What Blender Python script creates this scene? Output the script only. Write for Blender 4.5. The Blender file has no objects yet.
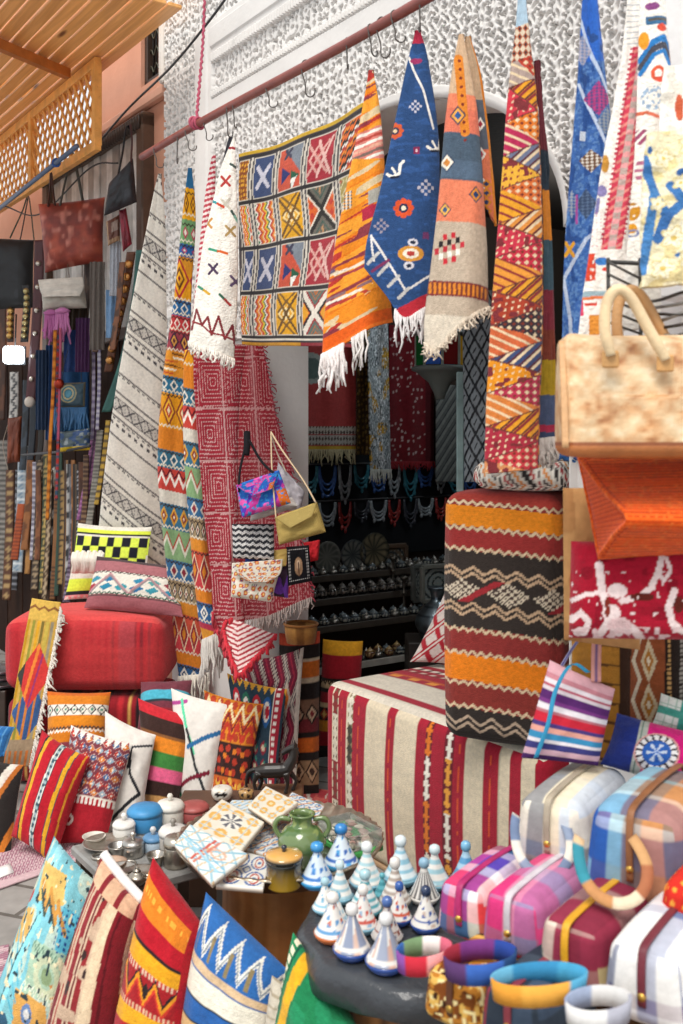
import bpy, math, random
import numpy as np
from mathutils import Vector, Matrix

random.seed(7)
RNG = np.random.default_rng(11)
SC = bpy.context.scene
COL = SC.collection

# ------------------------------------------------------------------ camera, light, exposure
FPX, CX, HY, EYE = 1000.0, 341.5, 440.0, 1.55       # focal length in pixels, centre column, horizon row, eye height
cam_d = bpy.data.cameras.new('camera')
cam = bpy.data.objects.new('camera', cam_d)
COL.objects.link(cam)
cam.location = (0, 0, EYE)
cam.rotation_euler = (math.pi / 2, 0, 0)
cam_d.sensor_fit = 'VERTICAL'
cam_d.sensor_height = 36.0
cam_d.sensor_width = 24.0
cam_d.lens = 36.0 * FPX / 1024.0
cam_d.shift_y = -(512.0 - HY) / 1024.0
cam_d.clip_start = 0.05
cam_d.dof.use_dof = True
cam_d.dof.focus_distance = 3.9
cam_d.dof.aperture_fstop = 4.0
SC.camera = cam

world = bpy.data.worlds.new('overcast_sky')
SC.world = world
world.use_nodes = True
_wn = world.node_tree.nodes
_wn['Background'].inputs[0].default_value = (0.93, 0.97, 1.0, 1)
_wn['Background'].inputs[1].default_value = 0.85

sun_d = bpy.data.lights.new('sun', 'SUN')
sun_d.energy = 2.2
sun_d.angle = math.radians(28)
sun_d.color = (1.0, 0.95, 0.88)
sun = bpy.data.objects.new('sun', sun_d)
COL.objects.link(sun)
sun.rotation_euler = Vector((0.18, 0.50, -0.85)).to_track_quat('-Z', 'Y').to_euler()

shop_d = bpy.data.lights.new('shop_fill', 'POINT'); shop_d.energy = 21; shop_d.color = (0.85, 0.95, 1.0); shop_d.shadow_soft_size = 0.15
shop = bpy.data.objects.new('shop_fill', shop_d); COL.objects.link(shop); shop.location = (1.35, 5.0, 2.75)  # fill light added to lift the dark interior, no visible lamp belongs to it

SC.view_settings.view_transform = 'Standard'
SC.view_settings.look = 'None'
SC.view_settings.exposure = 0.34
SC.view_settings.gamma = 1.0
SC.view_settings.use_curve_mapping = False

# ------------------------------------------------------------------ small maths
def lin(h):
    h = h.lstrip('#')
    c = np.array([int(h[i:i + 2], 16) / 255.0 for i in (0, 2, 4)])
    return np.where(c <= 0.04045, c / 12.92, ((c + 0.055) / 1.055) ** 2.4)

def P(px, py, Y):
    """photo pixel + distance from the camera -> point in the place"""
    return np.array([(px - CX) * Y / FPX, Y, EYE - (py - HY) * Y / FPX])

def PZ(px, py, z):
    """photo pixel + height above the ground -> point"""
    Y = (EYE - z) * FPX / (py - HY)
    return P(px, py, Y)

# facade frame: s runs along the shop front towards the camera, q into the shop
FO = np.array([-0.54, 4.63]); FD = np.array([0.575, -0.818]); FN = np.array([0.818, 0.575])
def W3(s, q, z):
    p = FO + s * FD + q * FN
    return np.array([p[0], p[1], z])

def SQ(px, q):
    """s along the facade plane shifted in by q, where pixel column px meets it"""
    k = (px - CX) / FPX
    o = FO + q * FN
    return (k * o[1] - o[0]) / (FD[0] - k * FD[1])

def wallY(px, q=0.0):
    return FO[1] + q * FN[1] + SQ(px, q) * FD[1]

def unit(v):
    v = np.asarray(v, float)
    return v / (np.linalg.norm(v) + 1e-12)

def hash2(i, j, seed):
    n = (i.astype(np.int64) * 374761393 + j.astype(np.int64) * 668265263 + seed * 982451653) & 0x7fffffff
    n = ((n ^ (n >> 13)) * 1274126177) & 0x7fffffff
    n = (n ^ (n >> 16)) & 0x7fffffff
    return n / float(0x7fffffff)

def vnoise(x, y, seed=0):
    x = np.asarray(x, float); y = np.asarray(y, float)
    i = np.floor(x); j = np.floor(y)
    fx = x - i; fy = y - j
    fx = fx * fx * (3 - 2 * fx); fy = fy * fy * (3 - 2 * fy)
    a = hash2(i, j, seed); b = hash2(i + 1, j, seed)
    c = hash2(i, j + 1, seed); d = hash2(i + 1, j + 1, seed)
    return (a * (1 - fx) + b * fx) * (1 - fy) + (c * (1 - fx) + d * fx) * fy

def tri(t):
    return np.abs((t - np.floor(t)) * 2 - 1)

def fr(t):
    return t - np.floor(t)

def resample(pts, n):
    pts = np.asarray(pts, float)
    d = np.r_[0, np.cumsum(np.linalg.norm(np.diff(pts, axis=0), axis=1))]
    t = np.linspace(0, d[-1], n)
    return np.stack([np.interp(t, d, pts[:, k]) for k in range(pts.shape[1])], 1)

def spline(pts, n):
    """Catmull-Rom through the points"""
    pts = np.asarray(pts, float)
    if len(pts) < 3:
        return resample(pts, n)
    e = np.vstack([2 * pts[0] - pts[1], pts, 2 * pts[-1] - pts[-2]])
    out = []
    for i in range(1, len(e) - 2):
        t = np.linspace(0, 1, 12, endpoint=False)[:, None]
        p0, p1, p2, p3 = e[i - 1], e[i], e[i + 1], e[i + 2]
        out.append(0.5 * (2 * p1 + (p2 - p0) * t + (2 * p0 - 5 * p1 + 4 * p2 - p3) * t ** 2 + (3 * p1 - p0 - 3 * p2 + p3) * t ** 3))
    out.append(e[-2][None])
    return resample(np.vstack(out), n)

# ------------------------------------------------------------------ cloth pattern painter (colours are stored per vertex)
class Pt:
    def __init__(s, u, v, base, x=None, y=None, c=None, reg=None):
        s.u = np.asarray(u, float).ravel(); s.v = np.asarray(v, float).ravel()
        s.x = s.u if x is None else np.asarray(x, float).ravel()
        s.y = s.v if y is None else np.asarray(y, float).ravel()
        s.c = np.tile(lin(base), (len(s.u), 1)) if c is None else c
        s.reg = reg
    def m(s, mask, h):
        if s.reg is not None: mask = mask & s.reg
        s.c[mask] = lin(h)
    def fill(s, h): s.m(np.ones(len(s.u), bool), h)
    def blend(s, w, h):
        w = np.clip(w, 0, 1)
        if s.reg is not None: w = w * s.reg
        s.c[:] = s.c * (1 - w[:, None]) + lin(h) * w[:, None]
    def sub(s, u0, u1, v0, v1):
        lu = (s.u - u0) / (u1 - u0); lv = (s.v - v0) / (v1 - v0)
        r = (lu >= 0) & (lu < 1) & (lv >= 0) & (lv < 1)
        if s.reg is not None: r = r & s.reg
        return Pt(lu, lv, '000000', s.x, s.y, s.c, r)
    def pix(s, x0, x1, y0, y1, clip=True):
        lu = (s.x - x0) / (x1 - x0); lv = (s.y - y0) / (y1 - y0)
        r = (lu >= 0) & (lu < 1) & (lv >= 0) & (lv < 1) if clip else np.ones(len(lu), bool)
        if s.reg is not None: r = r & s.reg
        return Pt(lu, lv, '000000', s.x, s.y, s.c, r)
    def map(s, fu, fv):
        return Pt(fu, fv, '000000', s.x, s.y, s.c, s.reg)
    def band(s, a, b, h): s.m((s.v >= a) & (s.v < b), h)
    def vband(s, a, b, h): s.m((s.u >= a) & (s.u < b), h)
    def rect(s, a, b, c, d, h): s.m((s.u >= a) & (s.u < b) & (s.v >= c) & (s.v < d), h)
    def stripes(s, lst, ax='v', rep=1):
        t = fr((s.v if ax == 'v' else s.u) * rep * 0.999999)
        tot = sum(w for w, _ in lst); a = 0
        for w, h in lst:
            s.m((t >= a / tot) & (t < (a + w) / tot), h); a += w
    def zig(s, v0, amp, n, th, h, ax='v', ph=0.0):
        a, b = (s.u, s.v) if ax == 'v' else (s.v, s.u)
        s.m(np.abs(b - (v0 + amp * (tri(a * n + ph) - 0.5))) < th, h)
    def wave(s, v0, amp, n, th, h, ax='v', ph=0.0):
        a, b = (s.u, s.v) if ax == 'v' else (s.v, s.u)
        s.m(np.abs(b - (v0 + amp * np.sin(2 * np.pi * (a * n + ph)))) < th, h)
    def saw(s, a, b, n, h, ax='v', up=True):
        """a row of triangles between a and b"""
        p, q = (s.u, s.v) if ax == 'v' else (s.v, s.u)
        t = (q - a) / (b - a)
        f = tri(p * n)
        s.m((t >= 0) & (t < 1) & ((t < f) if up else (1 - t < f)), h)
    def loz(s, a, b, n, cols, ax='v', ph=0.0):
        p, q = (s.u, s.v) if ax == 'v' else (s.v, s.u)
        t = (q - a) / (b - a)
        d = np.abs(fr(p * n + ph) * 2 - 1) + np.abs(t * 2 - 1)
        for r, h in cols:
            s.m((t >= 0) & (t < 1) & (d < r), h)
    def dia(s, cu, cv, ru, rv, cols):
        d = np.abs(s.u - cu) / ru + np.abs(s.v - cv) / rv
        for r, h in cols: s.m(d < r, h)
    def ell(s, cu, cv, ru, rv, h, inner=0.0):
        d = np.hypot((s.u - cu) / ru, (s.v - cv) / rv)
        s.m((d < 1) & (d >= inner), h)
    def chk(s, a, b, c, d, nu, nv, h, ph=0):
        i = np.floor((s.u - a) / (b - a) * nu); j = np.floor((s.v - c) / (d - c) * nv)
        s.m((s.u >= a) & (s.u < b) & (s.v >= c) & (s.v < d) & ((i + j + ph) % 2 == 0), h)
    def line(s, u0, v0, u1, v1, w, h):
        d = np.array([u1 - u0, v1 - v0]); L2 = (d ** 2).sum() + 1e-12
        t = np.clip(((s.u - u0) * d[0] + (s.v - v0) * d[1]) / L2, 0, 1)
        s.m(np.hypot(s.u - u0 - t * d[0], s.v - v0 - t * d[1]) < w, h)
    def poly(s, pts, w, h):
        for a, b in zip(pts[:-1], pts[1:]): s.line(a[0], a[1], b[0], b[1], w, h)
    def cross(s, cu, cv, ru, rv, w, h):
        s.line(cu - ru, cv - rv, cu + ru, cv + rv, w, h); s.line(cu + ru, cv - rv, cu - ru, cv + rv, w, h)
    def noise(s, fu, fv, th, h, seed=0, hi=2.0):
        n = vnoise(s.u * fu, s.v * fv, seed)
        s.m((n > th) & (n < hi), h)
    def dots(s, nu, nv, r, h, jit=0.0, seed=0, keep=1.0, asp=1.0):
        a = s.u * nu; b = s.v * nv
        i = np.floor(a); j = np.floor(b)
        jx = (hash2(i, j, seed) - .5) * jit; jy = (hash2(i, j, seed + 1) - .5) * jit
        k = hash2(i, j, seed + 2) < keep
        s.m((np.hypot(a - i - .5 - jx, (b - j - .5 - jy) * asp) < r) & k, h)
    def fill_poly(s, pts, h):
        n = len(pts); ins = np.zeros(len(s.u), bool)
        for i in range(n):
            x0, y0 = pts[i]; x1, y1 = pts[(i + 1) % n]
            c = ((y0 > s.v) != (y1 > s.v))
            if abs(y1 - y0) < 1e-12: continue
            ins ^= c & (s.u < (x1 - x0) * (s.v - y0) / (y1 - y0) + x0)
        s.m(ins, h)
    def abrash(s, amp=0.12, f=40.0, seed=3):
        k = 1 + amp * (vnoise(s.u * f * 0.3, s.v * f, seed) * 2 - 1) + 0.6 * amp * (vnoise(s.u * f * 4, s.v * f * 4, seed + 5) * 2 - 1)
        r = slice(None) if s.reg is None else s.reg
        s.c[r] *= k[r][:, None]

def paint(u, v, pat, x=None, y=None):
    """run a pattern (a function of a painter, or a plain colour)"""
    if isinstance(pat, str):
        p = Pt(u, v, pat, x, y); p.abrash(0.06, 60)
    else:
        p = Pt(u, v, 'ffffff', x, y); pat(p)
    return p.c

# ------------------------------------------------------------------ mesh building
class M:
    def __init__(s): s.V = []; s.F = []; s.C = []; s.S = []; s.n = 0
    def add(s, V, F, c, smooth=True):
        V = np.asarray(V, float).reshape(-1, 3)
        if isinstance(c, str): c = np.tile(lin(c), (len(V), 1))
        c = np.asarray(c, float).reshape(-1, 3)
        if len(c) == 1: c = np.tile(c, (len(V), 1))
        s.V.append(V); s.C.append(c)
        if isinstance(F, np.ndarray): F = [F]
        for f in F:
            f = np.asarray(f, np.int64)
            if f.ndim == 1: f = f[None]
            s.F.append(f + s.n); s.S.append(np.full(len(f), smooth))
        s.n += len(V)
        return s
    def mesh(s, name):
        V = np.vstack(s.V); C = np.vstack(s.C)
        me = bpy.data.meshes.new(name)
        me.vertices.add(len(V)); me.vertices.foreach_set('co', V.astype(np.float32).ravel())
        loops = np.concatenate([f.ravel() for f in s.F]).astype(np.int32)
        tot = np.concatenate([np.full(len(f), f.shape[1]) for f in s.F])
        st = np.r_[0, np.cumsum(tot)[:-1]].astype(np.int32)
        me.loops.add(len(loops)); me.loops.foreach_set('vertex_index', loops)
        me.polygons.add(len(tot)); me.polygons.foreach_set('loop_start', st)
        me.polygons.foreach_set('use_smooth', np.concatenate(s.S).astype(bool))
        me.update(calc_edges=True)
        a = me.color_attributes.new('Col', 'FLOAT_COLOR', 'POINT')
        a.data.foreach_set('color', np.c_[C, np.ones(len(C))].astype(np.float32).ravel())
        return me

def quads(nu, nv, flip=False):
    i, j = np.meshgrid(np.arange(nu - 1), np.arange(nv - 1))
    a = (i + j * nu).ravel()
    q = np.stack([a, a + 1, a + 1 + nu, a + nu], 1)
    return q[:, ::-1] if flip else q

def normals(S):
    du = np.gradient(S, axis=1); dv = np.gradient(S, axis=0)
    n = np.cross(dv, du)
    return n / (np.linalg.norm(n, axis=2, keepdims=True) + 1e-12)

def slab(m, S, th, C, Cb=None, toward=(0, -1, 0)):
    """closed sheet: S (nv,nu,3) is the face turned to the viewer"""
    nv, nu = S.shape[:2]
    N = normals(S)
    if (N @ np.asarray(toward, float)).mean() < 0: N = -N; fl = True
    else: fl = False
    B = S - N * th
    C = np.asarray(C).reshape(nv, nu, 3)
    Cb = C if Cb is None else np.asarray(Cb).reshape(-1, 3) * np.ones((nv * nu, 1))
    Cb = np.asarray(Cb).reshape(nv, nu, 3)
    V = np.concatenate([S.reshape(-1, 3), B.reshape(-1, 3)]); CC = np.concatenate([C.reshape(-1, 3), Cb.reshape(-1, 3)])
    k = nu * nv
    q = quads(nu, nv)
    idx = np.arange(k).reshape(nv, nu)
    ring = np.concatenate([idx[0, :], idx[1:, -1], idx[-1, -2::-1], idx[-2:0:-1, 0]])
    r2 = np.roll(ring, -1)
    edge = np.stack([ring, ring + k, r2 + k, r2], 1)
    # edge order below is consistent with q as front
    F = [q[:, ::-1], q + k, edge[:, ::-1]] if not fl else [q, (q + k)[:, ::-1], edge]
    m.add(V, F, CC)

def tube(m, pts, r, c, n=8, closed=False, flat=1.0):
    pts = np.asarray(pts, float); k = len(pts)
    r = np.full(k, r) if np.isscalar(r) else np.asarray(r, float)
    T = np.gradient(pts, axis=0)
    if closed:
        T = np.roll(pts, -1, 0) - np.roll(pts, 1, 0)
    T /= np.linalg.norm(T, axis=1, keepdims=True) + 1e-12
    up = np.array([0, 0, 1.0]) if abs(T[0][2]) < 0.9 else np.array([1.0, 0, 0])
    a = unit(np.cross(T[0], up)); A = []
    for i in range(k):
        a = unit(a - T[i] * (a @ T[i])); A.append(a)
    A = np.array(A); B = np.cross(T, A)
    th = np.linspace(0, 2 * np.pi, n, endpoint=False)
    V = pts[:, None] + r[:, None, None] * (np.cos(th)[None, :, None] * A[:, None] + flat * np.sin(th)[None, :, None] * B[:, None])
    V = V.reshape(-1, 3)
    F = []
    kk = k if closed else k - 1
    for i in range(kk):
        i2 = (i + 1) % k
        a0 = i * n + np.arange(n); b0 = i2 * n + np.arange(n)
        F.append(np.stack([a0, np.roll(a0, -1), np.roll(b0, -1), b0], 1))
    F = [np.vstack(F)]
    if not closed:
        F += [np.arange(n)[::-1], (k - 1) * n + np.arange(n)]
    if isinstance(c, str): c = np.tile(lin(c), (len(V), 1))
    else:
        c = np.asarray(c, float)
        if c.ndim == 2 and len(c) == k: c = np.repeat(c, n, 0)
    m.add(V, F, c)

def boxm(m, c, half, c_hex, ax=None, bev=0.0):
    """bevelled box: centre, half sizes, three axes as rows"""
    ax = np.eye(3) if ax is None else np.asarray(ax, float)
    half = np.asarray(half, float)
    b = min(bev if bev > 0 else 0.08 * half.min(), half.min() * 0.9)
    V = []; 
    for sx in (-1, 1):
        for sy in (-1, 1):
            for sz in (-1, 1):
                s = np.array([sx, sy, sz])
                for k in range(3):
                    e = half - b; e = e.copy(); e[k] = half[k]
                    V.append(s * e)
    V = np.array(V) @ ax + np.asarray(c, float)
    def vid(sx, sy, sz, k): return (((sx > 0) * 2 + (sy > 0)) * 2 + (sz > 0)) * 3 + k
    F4 = []; F3 = []
    ctr = np.asarray(c, float)
    def put(ids, lst):
        p = V[ids]; nn = np.cross(p[1] - p[0], p[2] - p[0])
        if nn @ (p.mean(0) - ctr) < 0: ids = ids[::-1]
        lst.append(ids)
    for k in range(3):
        o = [i for i in range(3) if i != k]
        for sg in (-1, 1):
            ids = []
            for a, bb in ((-1, -1), (1, -1), (1, 1), (-1, 1)):
                s = [0, 0, 0]; s[k] = sg; s[o[0]] = a; s[o[1]] = bb
                ids.append(vid(*s, k))
            put(ids, F4)
        for a in (-1, 1):
            for bb in (-1, 1):
                s = [0, 0, 0]; s[o[0]] = a; s[o[1]] = bb
                s1 = s.copy(); s1[k] = -1; s2 = s.copy(); s2[k] = 1
                put([vid(*s1, o[0]), vid(*s2, o[0]), vid(*s2, o[1]), vid(*s1, o[1])], F4)
    for sx in (-1, 1):
        for sy in (-1, 1):
            for sz in (-1, 1):
                put([vid(sx, sy, sz, 0), vid(sx, sy, sz, 1), vid(sx, sy, sz, 2)], F3)
    m.add(V, [np.array(F4), np.array(F3)], c_hex, smooth=False)

def lathe(m, prof, c, n=32, at=(0, 0, 0), pat=None, res=1, sx=1.0, sy=1.0):
    """prof: (r, z) from bottom to top; pat gets u = angle, v = 0 bottom .. 1 top"""
    prof = np.asarray(prof, float)
    if res > 1: prof = spline(prof, res)
    k = len(prof)
    th = np.linspace(0, 2 * np.pi, n, endpoint=False)
    r = np.maximum(prof[:, 0], 1e-4)
    V = np.stack([r[:, None] * np.cos(th) * sx, r[:, None] * np.sin(th) * sy, np.repeat(prof[:, 1][:, None], n, 1)], 2).reshape(-1, 3) + np.asarray(at, float)
    F = []
    for i in range(k - 1):
        a0 = i * n + np.arange(n); b0 = a0 + n
        F.append(np.stack([a0, np.roll(a0, -1), np.roll(b0, -1), b0], 1))
    F = [np.vstack(F), np.arange(n)[::-1], (k - 1) * n + np.arange(n)]
    if pat is not None:
        d = np.r_[0, np.cumsum(np.linalg.norm(np.diff(prof, axis=0), axis=1))]; d /= d[-1]
        uu = np.tile(th / (2 * np.pi), k); vv = np.repeat(d, n)
        c = paint(uu, vv, pat)
    m.add(V, F, c)

def rbox(m, c, ax, half, r, pat, n=(24, 24, 24), bulge=0.0, fn=None):
    """soft rounded box; pat(p, L, face) gets local coordinates L in -1..1; fn may deform"""
    ax = np.asarray(ax, float); half = np.asarray(half, float)
    ctr = np.asarray(c, float)
    for k in range(3):
        o = [i for i in range(3) if i != k]
        for sg in (-1, 1):
            na, nb = n[o[0]], n[o[1]]
            a, b = np.meshgrid(np.sin(np.linspace(-1, 1, na) * np.pi / 2 * .8) / math.sin(np.pi / 2 * .8), np.sin(np.linspace(-1, 1, nb) * np.pi / 2 * .8) / math.sin(np.pi / 2 * .8))
            L = np.zeros(a.shape + (3,)); L[..., k] = sg; L[..., o[0]] = a; L[..., o[1]] = b
            q = L * half
            inner = np.clip(q, -(half - r), half - r)
            d = q - inner
            # smooth the corner
            nd = np.linalg.norm(d, axis=2, keepdims=True)
            V = inner + d / np.maximum(nd, 1e-9) * r
            if bulge:
                V = V.copy()
                V[..., k] += sg * bulge * (1 - a ** 2) * (1 - b ** 2)
            if fn is not None: V = fn(V / half) * half
            W = V @ ax + ctr
            col = pat(L, k * 2 + (sg > 0), W)
            t = np.cross(W[0, 1] - W[0, 0], W[1, 0] - W[0, 0])
            mid = W[nb // 2, na // 2]
            t = np.cross(W[nb // 2, na // 2 + 1] - mid, W[nb // 2 + 1, na // 2] - mid)
            fl = t @ (mid - ctr) < 0
            m.add(W.reshape(-1, 3), quads(na, nb, fl), np.asarray(col).reshape(-1, 3))

# ------------------------------------------------------------------ materials (all read the per-vertex colour 'Col')
MATS = {}
def mat(name, rough=0.9, metal=0.0, bump=None, var=0.1, varscale=40.0, sheen=0.0, coat=0.0, trans=0.0, spec=0.5, fuzz=None):
    mt = bpy.data.materials.new(name); mt.use_nodes = True
    nt = mt.node_tree; N = nt.nodes; L = nt.links
    b = N['Principled BSDF']
    at = N.new('ShaderNodeAttribute'); at.attribute_name = 'Col'
    tc = N.new('ShaderNodeTexCoord')
    nz = N.new('ShaderNodeTexNoise'); nz.inputs['Scale'].default_value = varscale; nz.inputs['Detail'].default_value = 4
    L.new(tc.outputs['Object'], nz.inputs['Vector'])
    mr = N.new('ShaderNodeMapRange'); mr.inputs['From Min'].default_value = 0.3; mr.inputs['From Max'].default_value = 0.7
    mr.inputs['To Min'].default_value = 1 - var; mr.inputs['To Max'].default_value = 1 + var
    L.new(nz.outputs[0], mr.inputs['Value'])
    mx = N.new('ShaderNodeVectorMath'); mx.operation = 'SCALE'
    L.new(at.outputs['Color'], mx.inputs[0]); L.new(mr.outputs[0], mx.inputs['Scale'])
    L.new(mx.outputs[0], b.inputs['Base Color'])
    b.inputs['Roughness'].default_value = rough; b.inputs['Metallic'].default_value = metal
    b.inputs['Specular IOR Level'].default_value = spec
    if sheen: b.inputs['Sheen Weight'].default_value = sheen
    if coat: b.inputs['Coat Weight'].default_value = coat; b.inputs['Coat Roughness'].default_value = 0.08
    if trans: b.inputs['Transmission Weight'].default_value = trans
    if bump:
        sc, st = bump
        n2 = N.new('ShaderNodeTexNoise'); n2.inputs['Scale'].default_value = sc; n2.inputs['Detail'].default_value = 3
        L.new(tc.outputs['Object'], n2.inputs['Vector'])
        bp = N.new('ShaderNodeBump'); bp.inputs['Strength'].default_value = st; bp.inputs['Distance'].default_value = 0.006
        L.new(n2.outputs[0], bp.inputs['Height']); L.new(bp.outputs[0], b.inputs['Normal'])
    MATS[name] = mt
    return mt
mat('woven_wool', 0.95, bump=(260, 0.55), var=0.10, varscale=90, sheen=0.12, spec=0.15)
mat('shaggy_wool', 0.97, bump=(120, 0.9), var=0.10, varscale=60, sheen=0.2, spec=0.1)
mat('cotton_canvas', 0.9, bump=(420, 0.3), var=0.06, varscale=60, spec=0.2)
mat('leather', 0.48, bump=(150, 0.25), var=0.16, varscale=22, spec=0.5)
mat('glazed_ceramic', 0.14, var=0.04, varscale=20, coat=0.6)
mat('matt_tile', 0.4, var=0.05, varscale=30, spec=0.4)
mat('old_metal', 0.32, metal=0.9, bump=(60, 0.15), var=0.2, varscale=30)
mat('painted_metal', 0.45, bump=(80, 0.15), var=0.15, varscale=25)
mat('wood', 0.5, bump=(50, 0.2), var=0.2, varscale=16)
mat('dull_wood', 0.85, bump=(50, 0.2), var=0.2, varscale=16, spec=0.15)
mat('plaster', 0.95, bump=(40, 0.25), var=0.05, varscale=6, spec=0.2)
mat('plastic_sheet', 0.3, bump=(35, 0.8), var=0.08, varscale=20)
mat('beads', 0.25, var=0.1, varscale=60, spec=0.6)
mat('sequins', 0.3, metal=0.55, bump=(200, 1.0), var=0.35, varscale=140)
mat('dark_glass', 0.05, var=0.02, spec=0.6)

# ------------------------------------------------------------------ objects
def link(name, m, material, parent=None):
    me = m.mesh(name) if isinstance(m, M) else m
    o = bpy.data.objects.new(name, me); COL.objects.link(o)
    me.materials.append(MATS[material] if isinstance(material, str) else material)
    if parent is not None: o.parent = parent
    return o

def struct(name, m, material):
    o = link(name, m, material); o['kind'] = 'structure'; return o

def mesh_shift(me, d):
    n = len(me.vertices); a = np.empty(n * 3, np.float32); me.vertices.foreach_get('co', a)
    a = a.reshape(-1, 3) + np.asarray(d, np.float32); me.vertices.foreach_set('co', a.ravel()); me.update()

def bounds(me):
    n = len(me.vertices); a = np.empty(n * 3, np.float32); me.vertices.foreach_get('co', a)
    a = a.reshape(-1, 3); return a.min(0), a.max(0)

def tagit(o, label, cat, group=None, kind=None):
    o['label'] = label; o['category'] = cat
    if group: o['group'] = group
    if kind: o['kind'] = kind
    return o

def single(name, label, cat, m, material, group=None, kind=None):
    """a thing that is one mesh, its origin at its base"""
    o = link(name, m, material)
    lo, hi = bounds(o.data)
    b = np.array([(lo[0] + hi[0]) / 2, (lo[1] + hi[1]) / 2, lo[2]])
    mesh_shift(o.data, -b); o.location = b
    return tagit(o, label, cat, group, kind)

class T:
    """a thing with parts: parts are built in place, close() puts the Empty at the base"""
    def __init__(s, name, label, cat, group=None):
        s.o = bpy.data.objects.new(name, None); COL.objects.link(s.o); s.o.empty_display_size = 0.05
        tagit(s.o, label, cat, group); s.p = []
    def part(s, name, m, material, label=None, parent=None):
        o = link(name, m, material, parent or s.o); s.p.append(o)
        if label: o['label'] = label
        return o
    def close(s):
        bs = [bounds(o.data) for o in s.p]
        lo = np.min([b[0] for b in bs], 0); hi = np.max([b[1] for b in bs], 0)
        b = np.array([(lo[0] + hi[0]) / 2, (lo[1] + hi[1]) / 2, lo[2]])
        for me in {o.data for o in s.p}: mesh_shift(me, -b)
        s.o.location = b
        return s.o

def dup(root, loc, rz=0.0, label=None, group=None, scale=None, tilt=None):
    """copy a thing with its parts and sub-parts"""
    r = root.copy(); COL.objects.link(r); r.location = loc
    r.rotation_euler = (tilt or 0.0, 0, rz)
    if scale: r.scale = (scale,) * 3 if np.isscalar(scale) else scale
    if label: r['label'] = label
    if group: r['group'] = group
    for ch in list(root.children):
        c = ch.copy(); COL.objects.link(c); c.parent = r
        for g in ch.children:
            d = g.copy(); COL.objects.link(d); d.parent = c
    return r

# ------------------------------------------------------------------ cloth shapes
def edge3(pts, Yt, Yb, n):
    """pixel polyline with depth running Yt -> Yb (points may carry their own depth)"""
    pts = [tuple(p) for p in pts]
    d = np.r_[0, np.cumsum([math.hypot(a[0] - b[0], a[1] - b[1]) for a, b in zip(pts[:-1], pts[1:])])]
    d = d / d[-1]
    q = [P(p[0], p[1], p[2] if len(p) > 2 else Yt + (Yb - Yt) * t) for p, t in zip(pts, d)]
    return spline(q, n)

def px_of(S):
    return CX + S[..., 0] / S[..., 1] * FPX, HY - (S[..., 2] - EYE) / S[..., 1] * FPX

def cloth(L, R, Yt, Yb, pat, nu, nv, bulge=0.0, folds=(0, 0.0, 0.0), th=0.008, top=None, bot=None, rough=0.003, seed=1, YR=None, back=None):
    """hanging cloth between a left and a right edge; returns mesh and its bottom edge"""
    A = edge3(L, Yt, Yb, nv)
    B = edge3(R, *(YR or (Yt, Yb)), nv)
    u = np.linspace(0, 1, nu); v = np.linspace(0, 1, nv)
    S = A[:, None] * (1 - u)[None, :, None] + B[:, None] * u[None, :, None]
    if bot is not None:
        b = edge3(bot, Yb, (YR or (Yt, Yb))[1], nu)
        S += (v ** 4)[:, None, None] * (b - S[-1])[None]
    if top is not None:
        t = edge3(top, Yt, (YR or (Yt, Yb))[0], nu)
        S += ((1 - v) ** 2)[:, None, None] * (t - S[0])[None]
    x, y = px_of(S)
    w = np.linalg.norm(B - A, axis=1)
    uu, vv = np.meshgrid(u, v)
    off = bulge * (np.sin(np.pi * uu) ** 0.7) * w[:, None]
    nf, fa, ph = folds
    if nf: off = off + fa * np.sin(2 * np.pi * (nf * uu + ph + 0.25 * vv)) * np.minimum(1, w / 0.15)[:, None]
    off = off + rough * (vnoise(uu * 5, vv * 14, seed) - .5) * 2
    S = S.copy(); S[..., 1] -= off
    C = paint(uu, vv, pat, x, y)
    m = M(); slab(m, S, th, C, Cb=None if back is None else lin(back))
    return m, S

def fringe(path, n, length, r, col, drop=(0, 0, -1), jit=0.25, seg=4, out=0.01, spread=0.006):
    """tassels along an edge, one part"""
    m = M(); rg = np.random.default_rng(len(path) + n)
    pts = resample(path, n)
    for p in pts:
        l = length * (1 + jit * (rg.random() - .5) * 2)
        d = unit(np.asarray(drop, float) + rg.normal(0, 0.09, 3))
        q = [p + np.array([0, -0.002, 0.004])]
        for k in range(1, seg + 1):
            q.append(p + d * l * k / seg + rg.normal(0, spread, 3) * (k / seg) + np.array([0, -out * math.sin(math.pi * k / seg * .5), 0]))
        c = lin(col) * (0.85 + 0.25 * rg.random())
        tube(m, np.array(q), np.r_[np.full(seg, r), r * 0.55], np.tile(c, ((seg + 1), 1)), n=5)
    return m

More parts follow.
